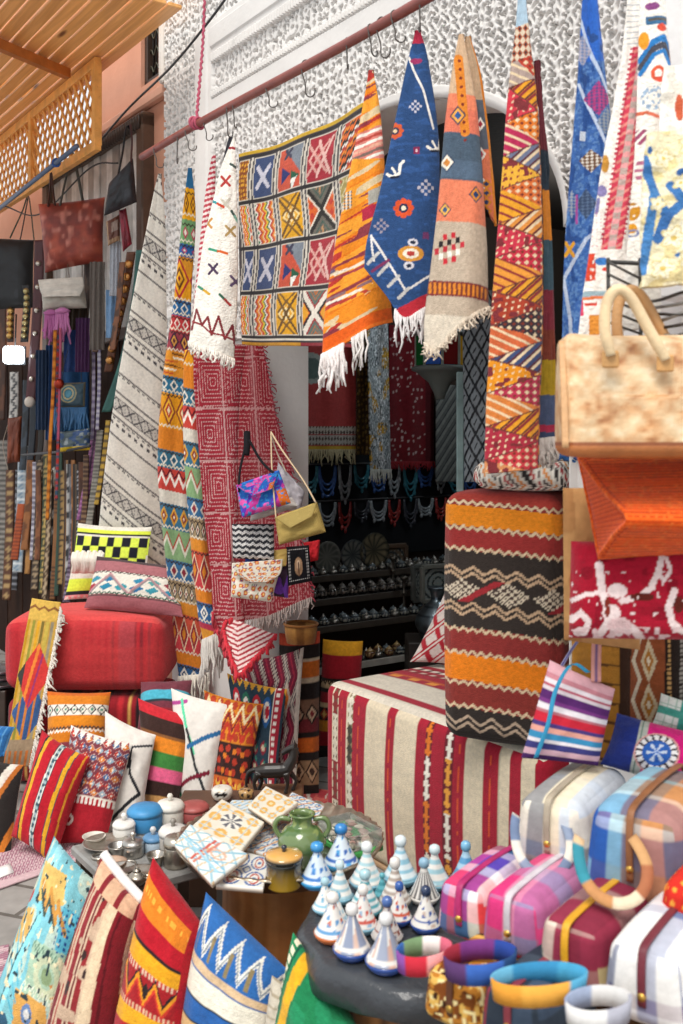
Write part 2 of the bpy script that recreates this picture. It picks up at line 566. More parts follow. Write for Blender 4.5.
def pillow(c4, t, pat, nu=60, nv=60, pin=0.05, back=None, p=2.4, e=0.55, wr=0.004, seed=2, gus=0.0, fold=None):
    """stuffed cushion on four corners TL,TR,BR,BL"""
    c4 = [np.asarray(c, float) for c in c4]
    a, b = np.meshgrid(np.sin(np.linspace(-1, 1, nu) * 1.35) / math.sin(1.35), np.sin(np.linspace(-1, 1, nv) * 1.35) / math.sin(1.35))
    prof = (np.clip(1 - np.abs(a) ** p, 0, 1) * np.clip(1 - np.abs(b) ** p, 0, 1)) ** e
    a2 = a * (1 - pin * (1 - b ** 2)); b2 = b * (1 - pin * (1 - a ** 2))
    u = (a2 + 1) / 2; v = (b2 + 1) / 2
    S = ((1 - u) * (1 - v))[..., None] * c4[0] + (u * (1 - v))[..., None] * c4[1] + (u * v)[..., None] * c4[2] + ((1 - u) * v)[..., None] * c4[3]
    n = unit(np.cross(c4[2] - c4[0], c4[1] - c4[3]))
    if n[1] > 0 and abs(n[1]) > 0.15: n = -n
    elif abs(n[1]) <= 0.15 and n[2] < 0: n = -n
    x, y = px_of(S)
    w = wr * (vnoise(a * 4, b * 4, seed) - .5) * 2 * (prof > 0.15)
    F_ = S + n * (prof * t / 2 + gus / 2 + w)[..., None]
    B_ = S - n * (prof * t / 2 + gus / 2)[..., None]
    uu = (a + 1) / 2; vv = (b + 1) / 2
    C = paint(uu, vv, pat, x, y)
    Cb = C if back is None else paint(uu, vv, back, x, y)
    m = M(); k = nu * nv
    q = quads(nu, nv)
    d = np.cross(F_[0, 1] - F_[0, 0], F_[1, 0] - F_[0, 0]); mid = nv // 2
    d = np.cross(F_[mid, nu // 2 + 1] - F_[mid, nu // 2], F_[mid + 1, nu // 2] - F_[mid, nu // 2])
    fl = d @ n < 0
    idx = np.arange(k).reshape(nv, nu)
    ring = np.concatenate([idx[0, :], idx[1:, -1], idx[-1, -2::-1], idx[-2:0:-1, 0]])
    r2 = np.roll(ring, -1)
    edge = np.stack([ring, ring + k, r2 + k, r2], 1)
    F = [q, (q + k)[:, ::-1], edge] if not fl else [q[:, ::-1], q + k, edge[:, ::-1]]
    m.add(np.concatenate([F_.reshape(-1, 3), B_.reshape(-1, 3)]), F, np.concatenate([C, Cb]))
    return m

def quadP(pts, Ys):
    if np.isscalar(Ys): Ys = [Ys] * 4
    return [P(p[0], p[1], y) for p, y in zip(pts, Ys)]

def cushion(name, label, pts, Ys, t, pat, cat='cushion', group=None, material='woven_wool', **k):
    m = pillow(quadP(pts, Ys), t, pat, **k)
    return single(name, label, cat, m, material, group)

def strap(m, pts, width, wdir, th, pat, nw=5, res=None):
    """flat strap along a path"""
    pts = np.asarray(pts, float)
    q = spline(pts, res or max(8, 6 * len(pts)))
    wdir = unit(wdir)
    u = np.linspace(-.5, .5, nw)
    S = q[:, None] + (u * width)[None, :, None] * wdir
    uu, vv = np.meshgrid(np.linspace(0, 1, nw), np.linspace(0, 1, len(q)))
    N = normals(S)
    slab(m, S, th, paint(uu, vv, pat), toward=N.reshape(-1, 3).mean(0))
# ================================================================== THE SETTING
def wall_holes(m, s0, s1, z0, z1, q0, q1, holes, c):
    """slab of the facade frame with rectangular holes (with reveals)"""
    ss = sorted({s0, s1, *[h[0] for h in holes], *[h[1] for h in holes]})
    zs = sorted({z0, z1, *[h[2] for h in holes], *[h[3] for h in holes]})
    def solid(i, j):
        if i < 0 or j < 0 or i >= len(ss) - 1 or j >= len(zs) - 1: return False
        sm = (ss[i] + ss[i + 1]) / 2; zm = (zs[j] + zs[j + 1]) / 2
        return not any(h[0] < sm < h[1] and h[2] < zm < h[3] for h in holes)
    def q(a, b, cc, d): m.add([a, b, cc, d], np.array([[0, 1, 2, 3]]), c, smooth=False)
    for i in range(len(ss) - 1):
        for j in range(len(zs) - 1):
            if not solid(i, j): continue
            a, b, lo, hi = ss[i], ss[i + 1], zs[j], zs[j + 1]
            q(W3(a, q0, lo), W3(b, q0, lo), W3(b, q0, hi), W3(a, q0, hi))
            q(W3(b, q1, lo), W3(a, q1, lo), W3(a, q1, hi), W3(b, q1, hi))
            if not solid(i - 1, j): q(W3(a, q1, lo), W3(a, q0, lo), W3(a, q0, hi), W3(a, q1, hi))
            if not solid(i + 1, j): q(W3(b, q0, lo), W3(b, q1, lo), W3(b, q1, hi), W3(b, q0, hi))
            if not solid(i, j - 1): q(W3(a, q1, lo), W3(b, q1, lo), W3(b, q0, lo), W3(a, q0, lo))
            if not solid(i, j + 1): q(W3(a, q0, hi), W3(b, q0, hi), W3(b, q1, hi), W3(a, q1, hi))

def boxW(m, s0, s1, q0, q1, z0, z1, c, bev=0.0):
    """box in the facade frame"""
    ctr = W3((s0 + s1) / 2, (q0 + q1) / 2, (z0 + z1) / 2)
    ax = np.array([[FD[0], FD[1], 0], [FN[0], FN[1], 0], [0, 0, 1]])
    boxm(m, ctr, (abs(s1 - s0) / 2, abs(q1 - q0) / 2, abs(z1 - z0) / 2), c, ax, bev)

# --- ground: stone slabs with joints
def floor_mat():
    mt = bpy.data.materials.new('stone_paving'); mt.use_nodes = True
    nt = mt.node_tree; N = nt.nodes; L = nt.links; b = N['Principled BSDF']
    tc = N.new('ShaderNodeTexCoord'); br = N.new('ShaderNodeTexBrick')
    mp = N.new('ShaderNodeMapping'); mp.inputs['Rotation'].default_value = (0, 0, 0.35)
    L.new(tc.outputs['Object'], mp.inputs['Vector']); L.new(mp.outputs[0], br.inputs['Vector'])
    br.inputs['Scale'].default_value = 1.3; br.inputs['Mortar Size'].default_value = 0.012
    br.inputs['Color1'].default_value = (0.34, 0.32, 0.30, 1); br.inputs['Color2'].default_value = (0.42, 0.39, 0.36, 1)
    br.inputs['Mortar'].default_value = (0.16, 0.14, 0.12, 1)
    nz = N.new('ShaderNodeTexNoise'); nz.inputs['Scale'].default_value = 14
    L.new(tc.outputs['Object'], nz.inputs['Vector'])
    mx = N.new('ShaderNodeMix'); mx.data_type = 'RGBA'; mx.blend_type = 'MULTIPLY'; mx.inputs[0].default_value = 0.5
    L.new(br.outputs['Color'], mx.inputs[6]); L.new(nz.outputs[0], mx.inputs[7]); L.new(mx.outputs[2], b.inputs['Base Color'])
    b.inputs['Roughness'].default_value = 0.8
    bp = N.new('ShaderNodeBump'); bp.inputs['Strength'].default_value = 0.4; bp.inputs['Distance'].default_value = 0.01
    L.new(br.outputs['Fac'], bp.inputs['Height']); bp.invert = True; L.new(bp.outputs[0], b.inputs['Normal'])
    return mt
m = M(); m.add([(-9, -3, 0), (6, -3, 0), (6, 12, 0), (-9, 12, 0), (-9, -3, -.1), (6, -3, -.1), (6, 12, -.1), (-9, 12, -.1)],
               np.array([[0, 1, 2, 3], [7, 6, 5, 4], [0, 4, 5, 1], [1, 5, 6, 2], [2, 6, 7, 3], [3, 7, 4, 0]]), '8f8a84', smooth=False)
struct('floor', m, floor_mat())

# --- carved white plaster front with the arch
ARC_S, ARC_W, ARC_Z, ARC_H = 1.245, 0.878, 2.16, 0.566
def arch_z(s): return ARC_Z + ARC_H * np.sqrt(np.clip(1 - ((s - ARC_S) / ARC_W) ** 2, 0, 1))
def carve(s, z):
    """relief height 0..1: upright leaf work on the left, a net of pierced rosettes on the right"""
    ha = np.ones_like(s)
    for k, (cw, ch, ox) in enumerate(((0.042, 0.050, 0.0), (0.045, 0.044, 0.5), (0.031, 0.036, 0.27))):
        a = s / cw + ox; b = z / ch + ox * 1.0 + .31 * k
        i = np.floor(a); j = np.floor(b)
        p = (a - i - .5 - .45 * (hash2(i, j, 3 + k) - .5)) * cw; q = (b - j - .5 - .45 * (hash2(i, j, 9 + k) - .5)) * ch
        t = (hash2(i, j, 15 + k) - .5) * 1.7; ln = (.010 + .007 * hash2(i, j, 21 + k)) * (1 if k < 2 else .62); wd = (.0042 + .0032 * hash2(i, j, 27 + k))
        u = p * np.cos(t) - q * np.sin(t); v = p * np.sin(t) + q * np.cos(t); u = u + 18 * v * v * np.sign(hash2(i, j, 33 + k) - .5)
        d = np.abs(u) / wd + (v / ln) ** 2
        ha = np.minimum(ha, np.clip((d - 1) * wd / .0025 + .1, 0, 1))
    hb = np.ones_like(s)
    cw, ch = 0.106, 0.094
    for o in (0.0, 0.5):
        a = s / cw + o; b = z / ch + o
        i = np.floor(a); j = np.floor(b); p = (a - i - .5) * cw; q = (b - j - .5) * ch
        rot = (hash2(i, j, 51) - .5) * 1.6
        r = np.hypot(p * 1.12, q); th = np.arctan2(q, p) + rot
        d = []
        for n_, r0, hw, tk in ((4, .0285, .52, .0038), (3, .0135, .62, .0030)):
            da = (th * n_ / (2 * np.pi)) % 1.0 - .5; da = da * 2 * np.pi / n_
            d.append(np.hypot(np.maximum(np.abs(da) - hw * .8, 0) * r0, r - r0 - .004 * da) - tk * (1.15 - .5 * np.abs(da)))
        d.append(r - .0035)
        pa, qa = np.abs(np.abs(p) - cw / 2), np.abs(q)
        d.append(np.hypot(pa * 1.5, np.abs(qa - .009)) - .0048)
        pb, qb = np.abs(p), np.abs(np.abs(q) - ch / 2)
        d.append(np.hypot(np.abs(pb - .008), qb * 1.4) - .0042)
        hb = np.minimum(hb, np.clip(np.min(d, 0) / 0.0028 + .15, 0, 1))
    w = np.clip((s - 1.10) / 0.10, 0, 1)
    h = np.where(w > .5, hb, ha)
    return h * h * (3 - 2 * h)
def facade_relief():
    s = np.r_[np.arange(-0.56, 1.1, 0.0042), np.arange(1.1, 2.56, 0.0032), np.arange(2.56, 3.3, 0.02)]; z = np.arange(2.0, 3.95, 0.0034)
    ss, zz = np.meshgrid(s, z)
    h = carve(ss, zz) * 0.045
    def plain(mask, lev):
        h[mask] = lev
    # plain moulded bands framing the carved panels
    plain((zz > 3.33) & (zz < 3.48) & (ss > -0.17), 0.06)
    plain((zz > 3.36) & (zz < 3.45) & (ss > -0.14), 0.068)
    plain((zz > 3.04) & (zz < 3.12) & (ss > -0.17), 0.06)
    plain((zz > 3.06) & (zz < 3.10) & (ss > -0.14), 0.06)
    plain((ss > -0.19) & (ss < -0.02) & (zz < 3.48), 0.06)
    plain((ss > -0.15) & (ss < -0.06) & (zz < 3.45), 0.068)
    bead = (np.abs(zz - 3.31) < 0.02) | (np.abs(zz - 3.14) < 0.014)
    bead &= (ss > -0.02)
    h[bead] = (0.045 + 0.025 * np.abs(np.sin(ss * 150)))[bead]
    plain(ss > 2.52, 0.05)
    plain(np.abs(zz - arch_z(ss) - 0.02) < 0.022, 0.052)
    hole = (np.abs(ss - ARC_S) < ARC_W - 0.004) & (zz < arch_z(ss) - 0.003)
    V = np.stack([FO[0] + ss * FD[0] - h * FN[0], FO[1] + ss * FD[1] - h * FN[1], zz], 2).reshape(-1, 3)
    q = quads(len(s), len(z))
    q = q[~hole.ravel()[q].any(1)]
    m = M(); m.add(V, q, 'e3dfdb')
    # back skin and intrados
    n = 48
    t = np.linspace(-1, 1, n); sa = ARC_S + ARC_W * np.sin(t * np.pi / 2); za = arch_z(sa)
    rib = []
    for qd in (-0.056, -0.056, 0.22):
        rib.append(np.stack([W3(a, qd, b) for a, b in zip(sa, za)]))
    rib[0] = np.stack([W3(ARC_S + (a - ARC_S) * 1.02, -0.056, b + 0.02) for a, b in zip(sa, za)])
    R = np.array(rib)
    m.add(R.reshape(-1, 3), quads(n, 3), 'e6e2de')
    # back face above the arch
    top = np.stack([W3(a, 0.22, 3.95) for a in sa])
    m.add(np.vstack([R[2], top]), quads(n, 2), 'cfcac4')
    return m
m = facade_relief()
wall_holes(m, -0.56, ARC_S - ARC_W, 0.0, 2.0, 0.0, 0.22, [], 'e9e5e2')
wall_holes(m, ARC_S + ARC_W, 3.3, 0.0, 2.0, 0.0, 0.22, [], 'e9e5e2')
wall_holes(m, -0.56, ARC_S - ARC_W, 2.0, 3.95, 0.10, 0.22, [], 'e9e5e2')
wall_holes(m, ARC_S + ARC_W, 3.3, 2.0, 3.95, 0.10, 0.22, [], 'e9e5e2')
wall_holes(m, -0.56, -0.56 + .01, 2.0, 3.95, -0.02, 0.22, [], 'e9e5e2')
for a in (ARC_S - ARC_W, ARC_S + ARC_W): boxW(m, a - 0.002, a + 0.002, -0.03, 0.22, 0, ARC_Z + .01, 'e6e2de')
# plain pilaster at the right end
boxW(m, 2.50, 3.3, -0.13, 0.0, 1.9, 3.95, 'f2f0ee', 0.01)
struct('wall_front', m, 'plaster')

# --- pink wall further along, with a small dark window
WIN = (-0.99, -0.615, 3.47, 4.02)
m = M()
wall_holes(m, -1.62, -0.56, 0, 4.3, 0.02, 0.30, [WIN], 'd19c84')
wall_holes(m, -6.5, -1.62, 0, 3.29, 0.02, 0.30, [], 'd19c84')
boxW(m, -1.62, -0.60, -0.03, 0.02, 3.32, 3.38, 'd6a690', 0.01)
boxW(m, -0.600, -0.555, -0.06, 0.02, 3.36, 4.3, 'e3dcd4', 0.01)
struct('wall_left', m, 'plaster')
m = M(); s0, s1, z0, z1 = WIN
for a, b, c, d in ((s0, s0 + .035, z0, z1), (s1 - .035, s1, z0, z1), (s0, s1, z0, z0 + .035), (s0, s1, z1 - .035, z1)):
    boxW(m, a, b, 0.04, 0.10, c, d, '3b2a20', 0.004)
wf = struct('window_1', m, 'wood')
m = M(); boxW(m, s0 + .01, s1 - .01, 0.12, 0.135, z0 + .01, z1 - .01, '2b2f26'); g = link('pane', m, 'dark_glass', wf); g['kind'] = 'structure'
m = M()
for i in range(7):
    x = s0 + 0.05 + i * 0.04
    tube(m, [W3(x, 0.07, z0), W3(x, 0.07, z1)], 0.005, '17130f', n=6)
for i in range(5):
    z = z0 + 0.09 + i * 0.09
    xs = np.linspace(s0 + .03, s1 - .03, 24)
    tube(m, [W3(x, 0.06, z + 0.022 * math.sin(j * 1.3)) for j, x in enumerate(xs)], 0.004, '4d4a3a', n=5)
g = link('grille', m, 'painted_metal', wf); g['kind'] = 'structure'

# --- boarded shop front of the leather stall: frame, pale planks, below them dark boards standing in for the shaded stall interior
m = M()
for k in range(16):
    a = -2.35 + k * 0.095
    boxW(m, a, a + 0.088, -0.01 - 0.004 * (k % 3), 0.02, 2.15, 3.22, ['c9c6c1', 'b4b0aa', 'd8d5d0', '9f9a94'][k % 4], 0.004)
pf = struct('trim_1', m, 'wood')
m = M()
for a, b, z0_, z1_ in ((-2.42, -2.32, 0, 3.28), (-0.90, -0.82, 0.6, 3.28), (-2.42, -0.82, 3.21, 3.29), (-2.35, -0.85, 2.10, 2.17)):
    boxW(m, a, b, -0.05, 0.03, z0_, z1_, '5a4436', 0.008)
for k in range(46):      # carved scallops along the head of the frame
    s = -2.38 + k * 0.034
    tube(m, [W3(s, -0.055, 3.20), W3(s, -0.055, 3.27)], 0.011, '3a2c24', n=6)
struct('trim_2', m, 'wood')
m = M()
for k in range(22):
    a = -4.6 + k * 0.172
    boxW(m, a, a + 0.168, -0.03 - 0.004 * (k % 2), 0.02, 0.0, 2.12, ['2e1c13', '281710', '331f15'][k % 3], 0.004)
struct('trim_3', m, 'dull_wood')

# --- dim room behind the arch
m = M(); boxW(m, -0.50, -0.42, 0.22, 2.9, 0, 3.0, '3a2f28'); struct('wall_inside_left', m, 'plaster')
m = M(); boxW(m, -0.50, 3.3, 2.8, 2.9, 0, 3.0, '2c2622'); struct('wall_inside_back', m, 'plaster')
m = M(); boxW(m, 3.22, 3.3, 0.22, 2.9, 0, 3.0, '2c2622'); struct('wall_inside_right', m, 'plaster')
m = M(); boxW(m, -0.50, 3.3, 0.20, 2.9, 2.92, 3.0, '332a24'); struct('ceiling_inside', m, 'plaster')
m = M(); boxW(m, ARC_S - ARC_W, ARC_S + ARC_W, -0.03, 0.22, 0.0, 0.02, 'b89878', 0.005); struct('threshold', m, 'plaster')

# --- honey coloured plank canopy over the lane, hung from its inner edge a lattice
def plank_mat():
    mt = bpy.data.materials.new('pine_planks'); mt.use_nodes = True
    nt = mt.node_tree; N = nt.nodes; L = nt.links; b = N['Principled BSDF']
    tc = N.new('ShaderNodeTexCoord'); mp = N.new('ShaderNodeMapping'); mp.inputs['Scale'].default_value = (1.2, 22, 22)
    L.new(tc.outputs['Object'], mp.inputs['Vector'])
    nz = N.new('ShaderNodeTexNoise'); nz.inputs['Scale'].default_value = 1.5; nz.inputs['Detail'].default_value = 6; nz.inputs['Distortion'].default_value = 1.2
    L.new(mp.outputs[0], nz.inputs['Vector'])
    cr = N.new('ShaderNodeValToRGB'); cr.color_ramp.elements[0].position = 0.3; cr.color_ramp.elements[0].color = (0.66, 0.30, 0.09, 1)
    cr.color_ramp.elements[1].position = 0.7; cr.color_ramp.elements[1].color = (0.90, 0.48, 0.17, 1)
    L.new(nz.outputs[0], cr.inputs[0])
    vo = N.new('ShaderNodeTexVoronoi'); vo.inputs['Scale'].default_value = 1.0
    mp2 = N.new('ShaderNodeMapping'); mp2.inputs['Scale'].default_value = (2.2, 9, 9); L.new(tc.outputs['Object'], mp2.inputs['Vector']); L.new(mp2.outputs[0], vo.inputs['Vector'])
    mr = N.new('ShaderNodeMapRange'); mr.inputs['From Min'].default_value = 0.06; mr.inputs['From Max'].default_value = 0.15; L.new(vo.outputs['Distance'], mr.inputs['Value'])
    mx = N.new('ShaderNodeMix'); mx.data_type = 'RGBA'; L.new(mr.outputs[0], mx.inputs[0]); mx.inputs[6].default_value = (0.14, 0.04, 0.012, 1); L.new(cr.outputs[0], mx.inputs[7])
    at = N.new('ShaderNodeAttribute'); at.attribute_name = 'Col'
    m2 = N.new('ShaderNodeMix'); m2.data_type = 'RGBA'; m2.blend_type = 'MULTIPLY'; m2.inputs[0].default_value = 1.0
    L.new(mx.outputs[2], m2.inputs[6]); L.new(at.outputs['Color'], m2.inputs[7]); L.new(m2.outputs[2], b.inputs['Base Color'])
    b.inputs['Roughness'].default_value = 0.28
    return mt
PINE = plank_mat()
CZ = 3.52; CA = np.array([-1.25, 5.16])         # end of the lattice on the inner edge of the canopy
def C3(a, b, z):                                # a along the inner edge towards the camera, b out over the lane
    p = CA + a * FD - b * FN
    return np.array([p[0], p[1], z])
CAX = np.array([[FD[0], FD[1], 0], [-FN[0], -FN[1], 0], [0, 0, 1]])
def local_obj(name, m, material, parent=None):
    """mesh given in the canopy's own frame (so its grain runs along the planks)"""
    o = link(name, m, material, parent)
    return o
def canopy_matrix():
    R = Matrix(((FD[0], -FN[0], 0, CA[0]), (FD[1], -FN[1], 0, CA[1]), (0, 0, 1, CZ), (0, 0, 0, 1)))
    return R
m = M()
for k in range(19):
    b0 = -0.10 + k * 0.0765
    g = 1.0 + 0.20 * ((k * 37) % 11) / 11
    boxm(m, (-1.86, b0 + 0.035, 0.02 + 0.002 * (k % 2)), (2.62, 0.0345, 0.010), np.array([[g, g * 0.97, g * 0.93]]), bev=0.004)
cl = struct('ceiling', m, PINE); cl.matrix_world = canopy_matrix()
m = M()
for a_ in (-3.5, -2.4, -0.9): boxm(m, (a_, 0.62, 0.068), (0.03, 0.72, 0.030), np.array([[.6, .6, .6]]))
g = link('rafter', m, PINE, cl); g['kind'] = 'structure'
t = T('lattice_screen', 'orange wooden lattice screen hanging under the plank canopy', 'lattice')
ltc = M()
def lat_bar(m, a0, z0, a1, z1, w, th, b):
    p0 = C3(a0, b, z0); p1 = C3(a1, b, z1)
    d = unit(p1 - p0); nrm = np.array([-FN[0], -FN[1], 0]); s = np.cross(d, nrm)
    boxm(m, (p0 + p1) / 2, (np.linalg.norm(p1 - p0) / 2, w / 2, th / 2), 'e8a452', np.array([d, s, nrm]), 0.002)
LA0, LA1, LZ0, LZ1 = -2.3, 0.0, 3.07, 3.50
for sg, bb in ((1, 0.0), (-1, 0.012)):
    for k in range(46):
        c0 = LA0 - 0.5 + k * 0.084
        pts = []
        for zz in (LZ0, LZ1):
            a = c0 + sg * (zz - LZ0) * 0.75 + (0 if sg > 0 else 0.5)
            pts.append((a, zz))
        (a0, z0), (a1, z1) = pts
        # clip to the panel
        def clipx(a0, z0, a1, z1):
            if max(a0, a1) < LA0 or min(a0, a1) > LA1: return None
            o = []
            for (a, z, A, Z) in ((a0, z0, a1, z1), (a1, z1, a0, z0)):
                if a < LA0: t_ = (LA0 - a) / (A - a); o.append((LA0, z + t_ * (Z - z)))
                elif a > LA1: t_ = (LA1 - a) / (A - a); o.append((LA1, z + t_ * (Z - z)))
                else: o.append((a, z))
            return o
        o = clipx(a0, z0, a1, z1)
        if o and abs(o[0][1] - o[1][1]) > 0.02: lat_bar(ltc, *o[0], *o[1], 0.020, 0.008, bb)
t.part('slats', ltc, 'wood')
fm = M()
lat_bar(fm, LA0, LZ0, LA1, LZ0, 0.05, 0.035, 0.006); lat_bar(fm, LA0, LZ1, LA1, LZ1, 0.05, 0.035, 0.006)
for a in (LA0, -1.05, -0.02): lat_bar(fm, a, LZ0, a, LZ1, 0.045, 0.04, 0.006)
t.part('frame', fm, 'wood')
t.close()
m = M(); p0 = np.array([-1.45, 5.30, CZ - 0.03]); p1 = np.array([-1.95, 4.45, CZ - 0.03]); d = unit(p1 - p0)
boxm(m, (p0 + p1) / 2, (np.linalg.norm(p1 - p0) / 2, 0.022, 0.025), 'b5692c', np.array([d, np.cross((0, 0, 1), d), (0, 0, 1)]))
single('canopy_batten', 'dark orange wooden batten crossing under the plank canopy', 'beam', m, 'wood')
# ================================================================== RAIL, HOOKS AND HANGING RUGS
def rail_pt(r, z=2.80): return np.array([-0.87 + 0.575 * r, 4.40 - 0.818 * r, z])
def rail_at(px, z=2.80):
    k = (px - CX) / FPX
    return (k * 4.40 + 0.87) / (0.575 + 0.818 * k)
t = T('hanging_rail', 'long rust red iron rail the rugs hang from', 'rail')
m = M(); q = np.array([rail_pt(r) for r in np.linspace(-0.02, 3.1, 40)]); q[:, 2] += 0.006 * np.sin(np.linspace(0, 9, 40))
tube(m, q, 0.016, '8a4a42', n=12); t.part('pipe', m, 'painted_metal')
for r in (2.36, 3.05):
    m = M(); a = rail_pt(r); b = a + np.array([0.818 * .36, .575 * .36, 0.0])
    tube(m, [b, a + (b - a) * .5, a], 0.009, '6a3d38', n=8); t.part('wall_bracket', m, 'painted_metal')
t.close()

def hook_mesh():
    a = np.linspace(0, math.pi * 1.25, 14)
    top = [(0.020 * math.cos(x), 0, 0.020 * math.sin(x)) for x in a[::-1]]
    b = np.linspace(math.pi, math.pi * 2.15, 14)
    bot = [(0.022 + 0.022 * math.cos(x), 0, -0.10 + 0.022 * math.sin(x)) for x in b]
    m = M(); tube(m, spline([(0.02 * math.cos(x), 0, 0.02 * math.sin(x)) for x in np.linspace(-0.6, math.pi, 10)] + [(-0.018, 0, -0.03), (-0.004, 0, -0.075)] + [(0.018 + 0.022 * math.cos(x), 0, -0.105 + 0.024 * math.sin(x)) for x in np.linspace(math.pi, 2 * math.pi + .4, 10)], 44), 0.0032, '57504c', n=7)
    return m
_hm = hook_mesh().mesh('hook'); _hm.materials.append(MATS['painted_metal'])
HOOKS = [(157, 'holding up the cream striped rug'), (178, 'empty beside the cream rug tip'), (189, 'empty above the narrow patchwork rug'), (207, 'empty near the pink rope'), (229, 'hung over the white tufted rug'), (234, 'second of a pair over the tufted rug'), (270, 'empty over the kilim left half'), (306, 'empty over the kilim middle'), (347, 'empty left of the orange rug'), (371, 'holding up the orange rug'), (381, 'wide open beside the orange rug'), (396, 'empty above the navy rug tip'), (419, 'holding up the navy rug')]
for i, (px, where) in enumerate(HOOKS):
    o = bpy.data.objects.new('hook', _hm); COL.objects.link(o)
    p = rail_pt(rail_at(px)); o.location = p + np.array([0, 0, -0.001]); o.rotation_euler = (0.05 * math.sin(i * 2), 0, 0.5 + 1.1 * math.sin(i * 1.7))
    o.scale = (.75, .75, .62 + 0.2 * (i % 3 == 1))
    tagit(o, 'bent wire hook on the red rail, ' + where, 'hook', 'wire hooks on the red rail')

m = M(); a = rail_pt(rail_at(197)) + np.array([0, -0.01, 0.028])
tube(m, spline([P(205, -12, 4.1), P(203, 40, 4.08), P(199, 90, 4.02), a], 60) + np.stack([0.003 * np.sin(np.arange(60) * 2.2), 0.003 * np.cos(np.arange(60) * 2.2), np.zeros(60)], 1), 0.006, 'b5566a', n=6)
tube(m, [a + 0.022 * np.array([math.cos(x) * .7, 0.5 * math.cos(x), math.sin(x) - 0.9]) + np.array([0.012 * math.sin(x * .33), 0, 0]) for x in np.linspace(0, 18, 60)], 0.006, 'b5566a', n=6)
single('rope', 'pink rope tied around the red rail', 'rope', m, 'woven_wool')
m = M(); tube(m, spline([P(232, -10, 4.30), P(206, 25, 4.40), P(170, 68, 4.7), P(125, 112, 5.2), P(85, 160, 5.72)], 60), 0.006, '2b2a2c', n=6)
single('cable', 'black cable strung across the pink wall to the leather stall', 'cable', m, 'plastic_sheet')

INK = '2b2424'
def rug(name, label, L, R, Yt, Yb, pat, nu, nv, fr_=None, material='woven_wool', group=None, cat='rug', extra=None, **k):
    t = T(name, label, cat, group)
    m, S = cloth(L, R, Yt, Yb, pat, nu, nv, **k)
    t.part('woven_panel', m, material)
    if fr_:
        n, ln, rr, col = fr_[:4]
        t.part('fringe', fringe(S[-1], n, ln, rr, col, **(fr_[4] if len(fr_) > 4 else {})), 'woven_wool')
    if extra: extra(t, S)
    t.close(); return t

# 1 cream rug with thin black bands
def p_cream(p):
    p.fill('e9e2d6'); q = p.map(p.u, (p.y - (p.x - 130) * 0.80 - 10) / 46.0)
    f = fr(q.v); k = np.floor(q.v)
    q.m((np.abs(f - 0.06) < 0.022) | (np.abs(f - 0.5) < 0.024), '6e6966')
    q.m((np.abs(f - 0.12) < 0.02) & (tri(p.x * 0.20) > .45), '6a6462')
    bb = (f > 0.62) & (f < 0.94) & (k % 2 == 0)
    d = np.abs(tri(p.x * 0.085 + p.y * .02) * 1.0 - np.abs((f - 0.78) / 0.16))
    q.m(bb, 'cfc8be'); q.m(bb & (d < 0.16), '5c5858'); q.m(bb & (tri(p.x * .3) + tri(p.y * .3) > 1.5), '8a8482'); q.m(bb & (np.abs(np.abs(f - .78) - .155) < .016), '5c5858')
    q.m((f > .2) & (f < .27) & (k % 2 == 1) & (tri(p.x * .16) > .5), '4a4546')
    p.abrash(0.05, 70)
rug('striped_rug', 'tall cream flatweave rug with thin black diagonal bands leaning by the wall', [(158, 174), (150, 212), (127, 330), (110, 430), (99, 525), (96, 572)], [(161, 174), (166, 235), (167, 350), (166, 450), (166, 530), (167, 572)], 4.36, 5.14, p_cream, 80, 420, bulge=0.18, folds=(1.0, 0.008, .2))

